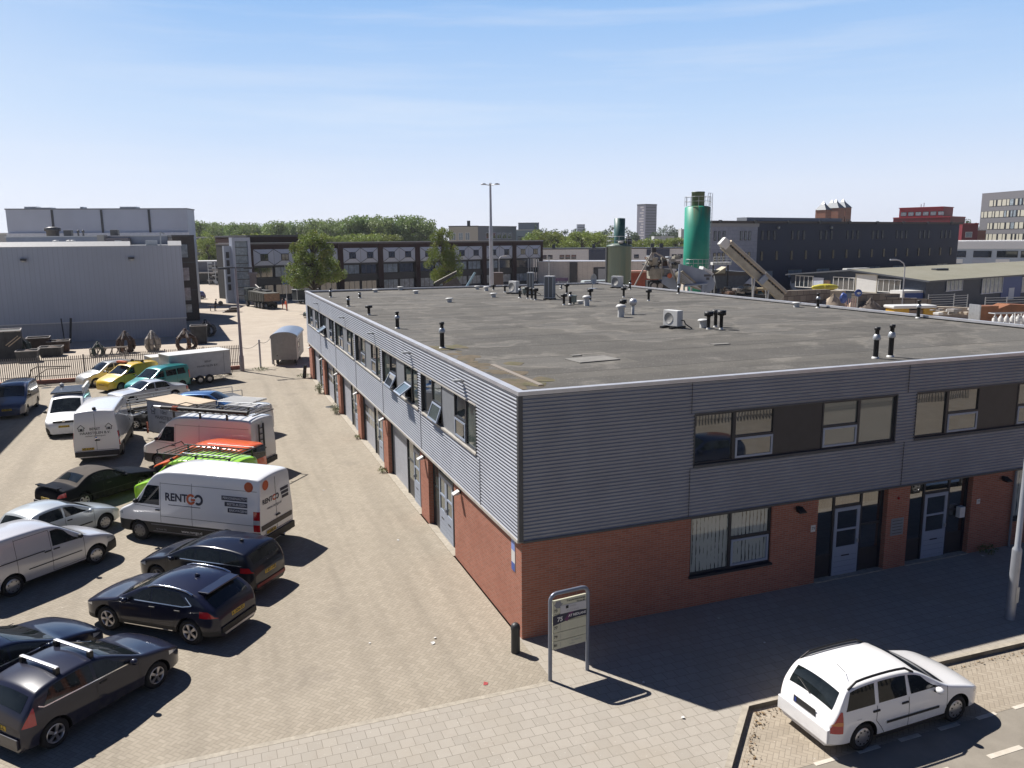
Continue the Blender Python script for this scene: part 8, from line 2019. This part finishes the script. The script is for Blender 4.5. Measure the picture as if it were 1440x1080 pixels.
def trunk(L, base, m=M_BARK, r=.03):
    b = MB(); b.cyl((0, 0, -base), (0, 0, .15), r, r*.75, 8, m); b.cyl((0, 0, .15), (0, 0, .8), r*.75, r*.2, 6, m)
    for x, y, z, q in L: z0 = max(0., z-.25); b.cyl((0, 0, z0), (x*.9, y*.9, z), r*.4, r*.12, 5, m, False)
    o = b.build('trunk'); me = o.data; bpy.data.objects.remove(o); return me
poplar = lambda z: .25*math.sqrt(max(.03, 1-((z-.42)/.60)**2))
roundc = lambda z: .46*math.sqrt(max(.02, 1-(2*z-1)**2*.9))
loose = lambda z: .42*(1-.75*max(0, z-.25))
PROTO = {}
for kd, (sh, m, n, lf, base, lb) in dict(poplar=(poplar, M_POP, 5200, .019, .12, 34), poplar2=(poplar, M_POP, 5200, .020, .12, 28), lime=(roundc, M_LIME, 4000, .024, .25, 22), lime2=(roundc, M_LIME, 4000, .022, .25, 18), dark=(roundc, M_DKL, 2200, .030, .2, 20), dark2=(roundc, M_DKL, 2200, .030, .2, 24)).items():
    me, L = crown(hash(kd) % 1 + len(kd)*7+ord(kd[-1]), n, lf, sh, m, lb); PROTO[kd] = (me, trunk(L, base), base)
def tree(kd, px, pyt, dist, label, group, ws=1., name='tree'):
    p = at(px, pyt, dist); me, tk, base = PROTO[kd]; H = p.z/(1+base)
    t = thing(name, label, 'tree', (p.x, p.y, 0), random.uniform(0, 6.3), group)
    for nm, d in (('crown', me), ('trunk', tk)):
        o = bpy.data.objects.new(nm, d); COL.objects.link(o); o.parent = t; o.location = (0, 0, H*base); o.scale = (H*ws, H*ws, H)
    return t
rg = random.Random(11)
GP, GL, GD = 'tall poplars behind the office row', 'light green lime trees in the distance', 'dark round trees on the horizon'
LP, LLm, LD = 'tall mid green poplar in the tree row behind the buildings', 'fresh light green round tree in the distant row', 'dark green round tree on the horizon'
for px in range(268, 350, 9): tree(('poplar', 'poplar2')[px//8 % 2], px, 309+rg.uniform(-5, 4)+(4 if px > 300 else 0), 330+rg.uniform(-15, 15), LP, GP, rg.uniform(.8, 1.15), 'poplar')
for px in range(350, 462, 10): tree(('poplar', 'poplar2')[px//10 % 2], px, 309+rg.uniform(-5, 4)-(px-350)*.02, 330+rg.uniform(-15, 15), LP, GP, rg.uniform(.9, 1.2), 'poplar')
for px, py in ((458, 306), (468, 303), (478, 304), (490, 302), (503, 299), (512, 297), (522, 297), (533, 301), (546, 300), (556, 302), (566, 298), (577, 297), (588, 298), (597, 303), (600, 312)): tree(('poplar', 'poplar2')[px % 2], px, py+rg.uniform(-1, 1), 300+rg.uniform(-10, 10), LP, GP, rg.uniform(.9, 1.2), 'poplar')
for px in (275, 299, 322, 341, 360, 425, 466, 482, 500, 515, 530, 545): tree(('lime', 'lime2')[px % 2], px, 328+rg.uniform(-2, 4), 240+rg.uniform(-10, 10), LLm, GL, 1.25, 'lime_tree')
tree('lime', 291, 333, 228, 'light yellow green tree standing alone over the low grey shed', None, .85, 'lime_tree')
for px in range(752, 968, 11): tree(('lime', 'lime2')[px % 2], px, 331+rg.uniform(-3, 4)-(4 if px < 860 else -3), 270+rg.uniform(-15, 15), LLm, GL, rg.uniform(1.1, 1.5), 'lime_tree')
for px, py, dd in ((788, 325, 420), (800, 323, 420), (812, 322, 420), (824, 322, 420), (834, 326, 420), (846, 326, 420), (856, 318, 440), (884, 320, 440), (775, 322, 460), (928, 320, 560), (938, 317, 560), (948, 317, 560), (956, 322, 560), (1358, 312, 420), (1366, 309, 420), (765, 326, 400)): tree(('dark', 'dark2')[px % 2], px, py, dd, LD, GD, rg.uniform(.9, 1.3))
tree('dark', 755, 316, 325, 'dark narrow cypress beside the pale blue glass pavilion', None, .35, 'cypress')
for px in range(-10, 20, 9): tree('lime', px, 334, 320, LLm, GL, 1.3, 'lime_tree')
# the two big street trees in front of the row: their own crowns
def big(px, pyt, dist, label, seed, ws, n=15000):
    me, L = crown(seed, n, .013, loose, M_ROB, 70, .62); PROTO['big%d' % seed] = (me, trunk(L, .38, M_BARK, .022), .38); return tree('big%d' % seed, px, pyt, dist, label, 'street trees before the office row', ws, 'street_tree')
big(438, 324, 118, 'broad loose street tree with yellow green leaves left in front of the row', 31, 1.18, 20000)
big(622, 319, 128, 'narrower street tree before the middle of the office row', 47, .80)
# slanted dark lift between the trees and small cars and a lamp before the row
p = at(629, 396, 122); t = thing('tilted_loader', 'dark tilted loading lift standing in front of the office row', 'loader', (p.x, p.y, 0), -YAW)
b = MB(); b.prism([(-1.9, 3.9), (1.3, 5.6), (1.4, 5.3), (-1.7, 3.3)], -.6, .6, M_DKST, 'Y'); b.cyl((-1.9, -.65, 4.0), (1.5, -.65, 5.7), .07, n=5, m=M_RIM); b.build('boom', t); b = MB(); b.prism([(-1.2, 0), (1.3, 0), (2.1, 3.6), (1.4, 4.8), (-.9, 3.4)], -.5, .5, mat('loader_body', (.10, .085, .08), .7, var=.3), 'Y'); b.build('body', t)
p = at(706, 399, 134); t = thing('street_lamp', 'slim street lamp with a small bright head in front of the right office bays', 'street lamp', (p.x-.5, p.y, 0), -YAW); zt = at(700, 361, 134).z
b = MB(); b.tube([(0, 0, 0), (0, 0, zt-.3), (.3, 0, zt), (.8, 0, zt+.1)], .07, 6, M_GALV); b.build('pole', t); b = MB(); b.bbox(.6, -.15, zt+.05, 1.3, .15, zt+.2, M_WHITE, .03); b.build('lamp_head', t)
p = at(401, 380, 121); t = thing('street_lamp', 'slender lamp with a blue sign before the left office bays', 'street lamp', (p.x, p.y, 0), -YAW); zt = at(392, 372, 121).z
b = MB(); b.cyl((0, 0, 0), (0, 0, zt), .06, n=6, m=M_GALV); b.build('pole', t); b = MB(); b.box(-.5, -.06, at(392, 400, 121).z, .4, -.03, at(392, 394, 121).z, M_BLUE); b.build('sign', t)
for px, lab, m in ((677, 'pale blue car with an open boom showing over the far parapet', (.3, .45, .55)),):
    p = at(px, 399, 118); t = thing('crane_truck', 'pale blue machine with a raised arm just above the far parapet', 'machine', (p.x, p.y, 0), -YAW)
    b = MB(); b.bbox(-2.6, -1, .4, 2.8, 1, 3.6, mat('machine_blue', m, .5), .2); b.build('cabin', t); b = MB(); b.cyl((-2.4, 0, 3.2), (-.9, 0, 5.6), .18, n=6, m=mat('machine_blue', m, .5)); b.build('arm', t); b = MB(); b.bbox(1.2, -.8, 3.5, 3.2, .8, 5.6, mat('machine_brown', (.13, .10, .09), .7), .2); b.build('bucket', t)
# pale car roof in front of the beige workshop
p = at(840, 392, 150); t = thing('covered_car', 'pale vehicle roof showing above the far roof corner', 'vehicle', (p.x, p.y, 0), R(-5)); b = MB(); b.bbox(-3, -1, .4, 3.4, 1, 2.75, mat('pale_teal', (.5, .56, .56), .4), .3); b.build('body', t); b = MB(); b.box(-2.6, -1.03, 1.6, 2.6, -1.002, 2.3, M_CGLASS); b.build('window', t)
